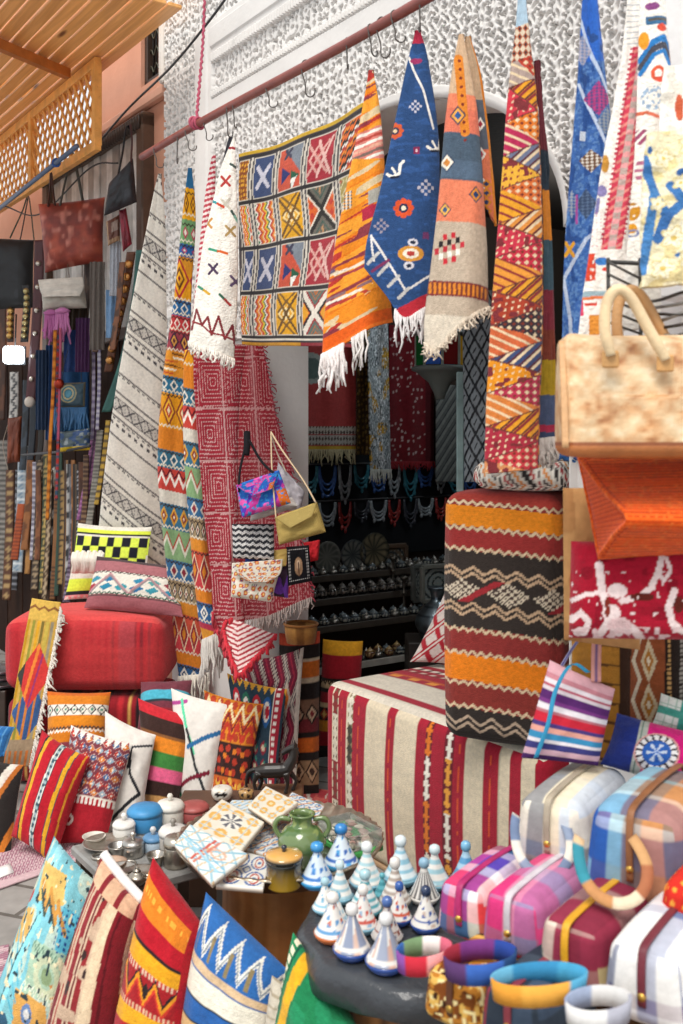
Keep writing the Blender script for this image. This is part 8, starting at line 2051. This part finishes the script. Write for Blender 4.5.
for (x0, y0, x1, y1, w, base, ops, lab) in (
    (23, 446, 17, 572, 9, 'a8b4bc', (('zig', 14, .14, '6a86a0'), ('bar', 14, .8, 'dfe4e6')), 'white and pale blue plaited strap in the lower left of the stall'),
    (3, 440, 0, 590, 9, '9a948c', (('bar', 30, .5, '4a4642'),), 'grey chain strap at the very left edge'),
    (26, 452, 14, 560, 7, 'b4501c', (('bar', 30, .6, '7a3010'),), 'bright orange ribbed leather strap'),
    (31, 450, 24, 550, 7, '9a6030', (('noise', 3, 12, '6a3c1a'),), 'light tan leather strap beside the orange one'),
    (30, 478, 27, 574, 5, 'b07c40', (('noise', 3, 14, '8a5a2a'),), 'pale honey leather strap ending lowest in the orange bundle'),
    (35, 462, 32, 560, 5, '7a7484', (('bar', 18, .55, 'c8c4cc'),), 'grey strap with rows of silver beads'),
    (40, 455, 34, 590, 7, '3a2c22', (('dot', 22, .3, 'a89070'),), 'dark brown punched belt left of the green studded one'),
    (46, 452, 41, 594, 5, '35402a', (('dot', 26, .3, 'c8a860'),), 'olive belt with tiny brass studs'),
    (54, 455, 47, 590, 7, '1f1e20', (('noise', 2, 16, 'd8d4cc'),), 'black and white cowhide belt'),
    (60, 452, 56, 596, 4, '2f4a3c', (), 'thin dark green belt'),
    (64, 470, 61, 585, 8, '2c2018', (('dot', 18, .42, 'a8844c'),), 'brown belt with a row of big brass studs'),
    (70, 464, 68, 590, 7, '1e1e22', (('noise', 2, 20, 'b8b4b0'), ('line', .5, .1, '6a6a70')), 'black belt with pale scale pattern'),
    (76, 464, 74, 575, 6, '241a14', (('line', .5, .08, '6a5238'),), 'plain dark belt with a stitched centre line'),
    (82, 462, 80, 560, 7, '6a3c20', (('noise', 3, 10, '4a2814'),), 'reddish brown plain belt near the purple strap'),
    (96, 428, 80, 520, 7, '8a4a80', (('bar', 20, .5, 'b878a8'), ('line', .5, .1, '3a2a40')), 'purple braided strap slanting beside the cream rug'),
    (100, 430, 88, 530, 6, '5a564e', (('bar', 26, .5, '9a9488'),), 'grey braided strap right of the purple one'),
    (108, 420, 96, 505, 4, 'b8922c', (('bar', 12, .6, '5a4420'),), 'yellow beaded strap nearest the cream rug'),
    (76, 520, 66, 602, 7, '4a3048', (('bar', 18, .5, '8a7a90'),), 'violet and grey tasselled strap hanging behind the chequered cushion'),
    (14, 372, 12, 430, 8, 'd0ccc6', (('zig', 5, .16, '2a2c34'),), 'white strap with a black zigzag under the lamp'),
    (26, 380, 22, 470, 6, '242a30', (('noise', 3, 10, '3a4450'),), 'black strap with a shell rosette right of the lamp'),
    (33, 400, 30, 460, 6, '1f2630', (), 'plain black strap left of the navy strips'),
    (41, 430, 38, 460, 5, '2a2420', (), 'short dark strap above the punched belt'),
    (99, 340, 97, 430, 3, 'b8b4bc', (('bar', 16, .5, '7a7090'),), 'pale lilac bead string in front of the grey suede'),
    (10, 470, 6, 600, 8, '5a3520', (('dot', 14, .3, 'b09060'),), 'brown belt with brass eyelets at the far left bottom'),
    (18, 470, 14, 590, 5, '26262c', (('bar', 40, .6, '8a8c94'),), 'black strap with silver bars beside the plaited one'),
    (38, 470, 37, 560, 5, '6a3a1c', (('noise', 3, 10, '8a5430'),), 'cinnamon brown strap left of the punched belt'),
    (50, 470, 44, 600, 5, '4a3420', (('zig', 16, .2, 'b8a080'),), 'brown belt with a cream zigzag stitch'),
    (57, 480, 52, 600, 5, '8a5a30', (('bar', 30, .7, '4a2c18'),), 'toffee coloured ridged belt among the studded ones'),
    (67, 460, 64, 600, 5, '3f2416', (('line', .5, .12, 'a87a4a'),), 'chocolate belt with a tan centre line'),
    (73, 460, 72, 590, 4, 'a06a38', (('noise', 2, 12, '7a4a24'),), 'light tan narrow belt near the cowhide one'),
    (79, 470, 77, 570, 5, '2a2a30', (('dot', 24, .3, 'c8c8cc'),), 'black belt with tiny silver studs'),
    (86, 455, 82, 540, 5, '4a2a1c', (('bar', 18, .6, '8a6a4a'),), 'dark ribbed strap right of the reddish brown belt'),
    (52, 300, 50, 350, 5, '5a3424', (), 'short brown strap behind the pink tassels'),
    (87, 262, 84, 330, 6, '3a2a22', (('noise', 3, 8, '5a4434'),), 'dark strap hanging under the rust tote right corner'),
    (98, 300, 95, 352, 5, '6a4a38', (('bar', 14, .6, '3a2a20'),), 'brown knotted strip over the grey suede'),
    (122, 262, 112, 350, 5, '7a4a2c', (('noise', 3, 12, '4a2c1a'),), 'plain brown belt left of the brass disc belt'),
    (2, 300, 0, 420, 8, '4a2c1c', (('noise', 3, 8, '6a4028'),), 'wide brown strap behind the lit lamp'),
    (93, 330, 92, 440, 3, '7a6a8a', (('bar', 16, .5, 'b0a4b8'),), 'mauve bead string left of the pale lilac one')):
    Y = lY((x0 + x1) / 2, .34 + .04 * ((x0 * 7) % 3))
    belt(lab, [(x0, y0), ((x0 + x1) / 2 + 1.0, (y0 + y1) / 2), (x1, y1)], Y, w, bp(base, *ops))
m = M(); tube(m, [P(22, 455, 5.98), P(60, 452, 5.62), P(90, 446, 5.35)], .008, '2c2c30', n=8); single('belt_rail', 'dark iron rail the lower row of belts hangs from', 'rail', m, 'painted_metal')
m = M(); o = P(30, 402, 5.92); lathe(m, [(0, 0), (.03, 0), (.032, .008), (.02, .02), (0, .022)], 'c8bcb0', 16); V = m.V[0]; m.V[0] = o + np.stack([V[:, 0], -V[:, 2], V[:, 1]], 1); single('rosette', 'pale shell rosette on the black strap right of the lamp', 'rosette', m, 'matt_tile')
# lit lamp
LM = bpy.data.materials.new('lit_lamp'); LM.use_nodes = True; _b = LM.node_tree.nodes['Principled BSDF']; _b.inputs['Emission Color'].default_value = (.88, .95, 1, 1); _b.inputs['Emission Strength'].default_value = 7; _b.inputs['Base Color'].default_value = (.9, .95, 1, 1)
t = T('lamp', 'small square lit white lamp among the belts at the left edge', 'lamp')
o = P(13.5, 355, 6.0)
m = M(); rbox(m, o, np.eye(3), (.058, .03, .052), .018, lambda L, f, W: np.tile(lin('f4f8ff'), (L[..., 0].size, 1)), n=(16, 10, 16)); t.part('diffuser', m, LM)
m = M(); boxm(m, o + np.array([0, .036, 0]), (.062, .008, .056), '3a3c40'); t.part('housing', m, 'painted_metal')
m = M(); tube(m, [o + np.array([0, .03, .05]), o + np.array([0, .05, .25])], .005, '2a2a2c', n=6); t.part('cord', m, 'plastic_sheet'); t.close()
# dim metal goods on the ground by the red pouf
for k, (px, py, r_, lab) in enumerate(((-2, 664, .10, 'topmost silver tray of the stack left of the kilim strip'), (-4, 676, .11, 'middle silver tray of the stack left of the kilim strip'), (-2, 690, .115, 'lowest silver tray of the stack left of the kilim strip'))):
    o = P(px, 676, 4.72); o[2] = .452 - k * .03
    m = M(); lathe(m, [(0, 0), (r_ * .8, 0), (r_, .012), (r_ * 1.02, .022), (r_ * .95, .018), (r_ * .7, .008), (0, .008)], '8a8c90', 36, o); single('metal_tray', lab, 'tray', m, 'old_metal', 'silver trays by the kilim strip')
o = P(-2, 676, 4.72); m = M(); boxm(m, (o[0] - .03, o[1], .195), (.10, .10, .195), '3a2c24', bev=.005); single('wooden_stand', 'dark wooden stand under the silver trays at the left edge', 'stand', m, 'wood')
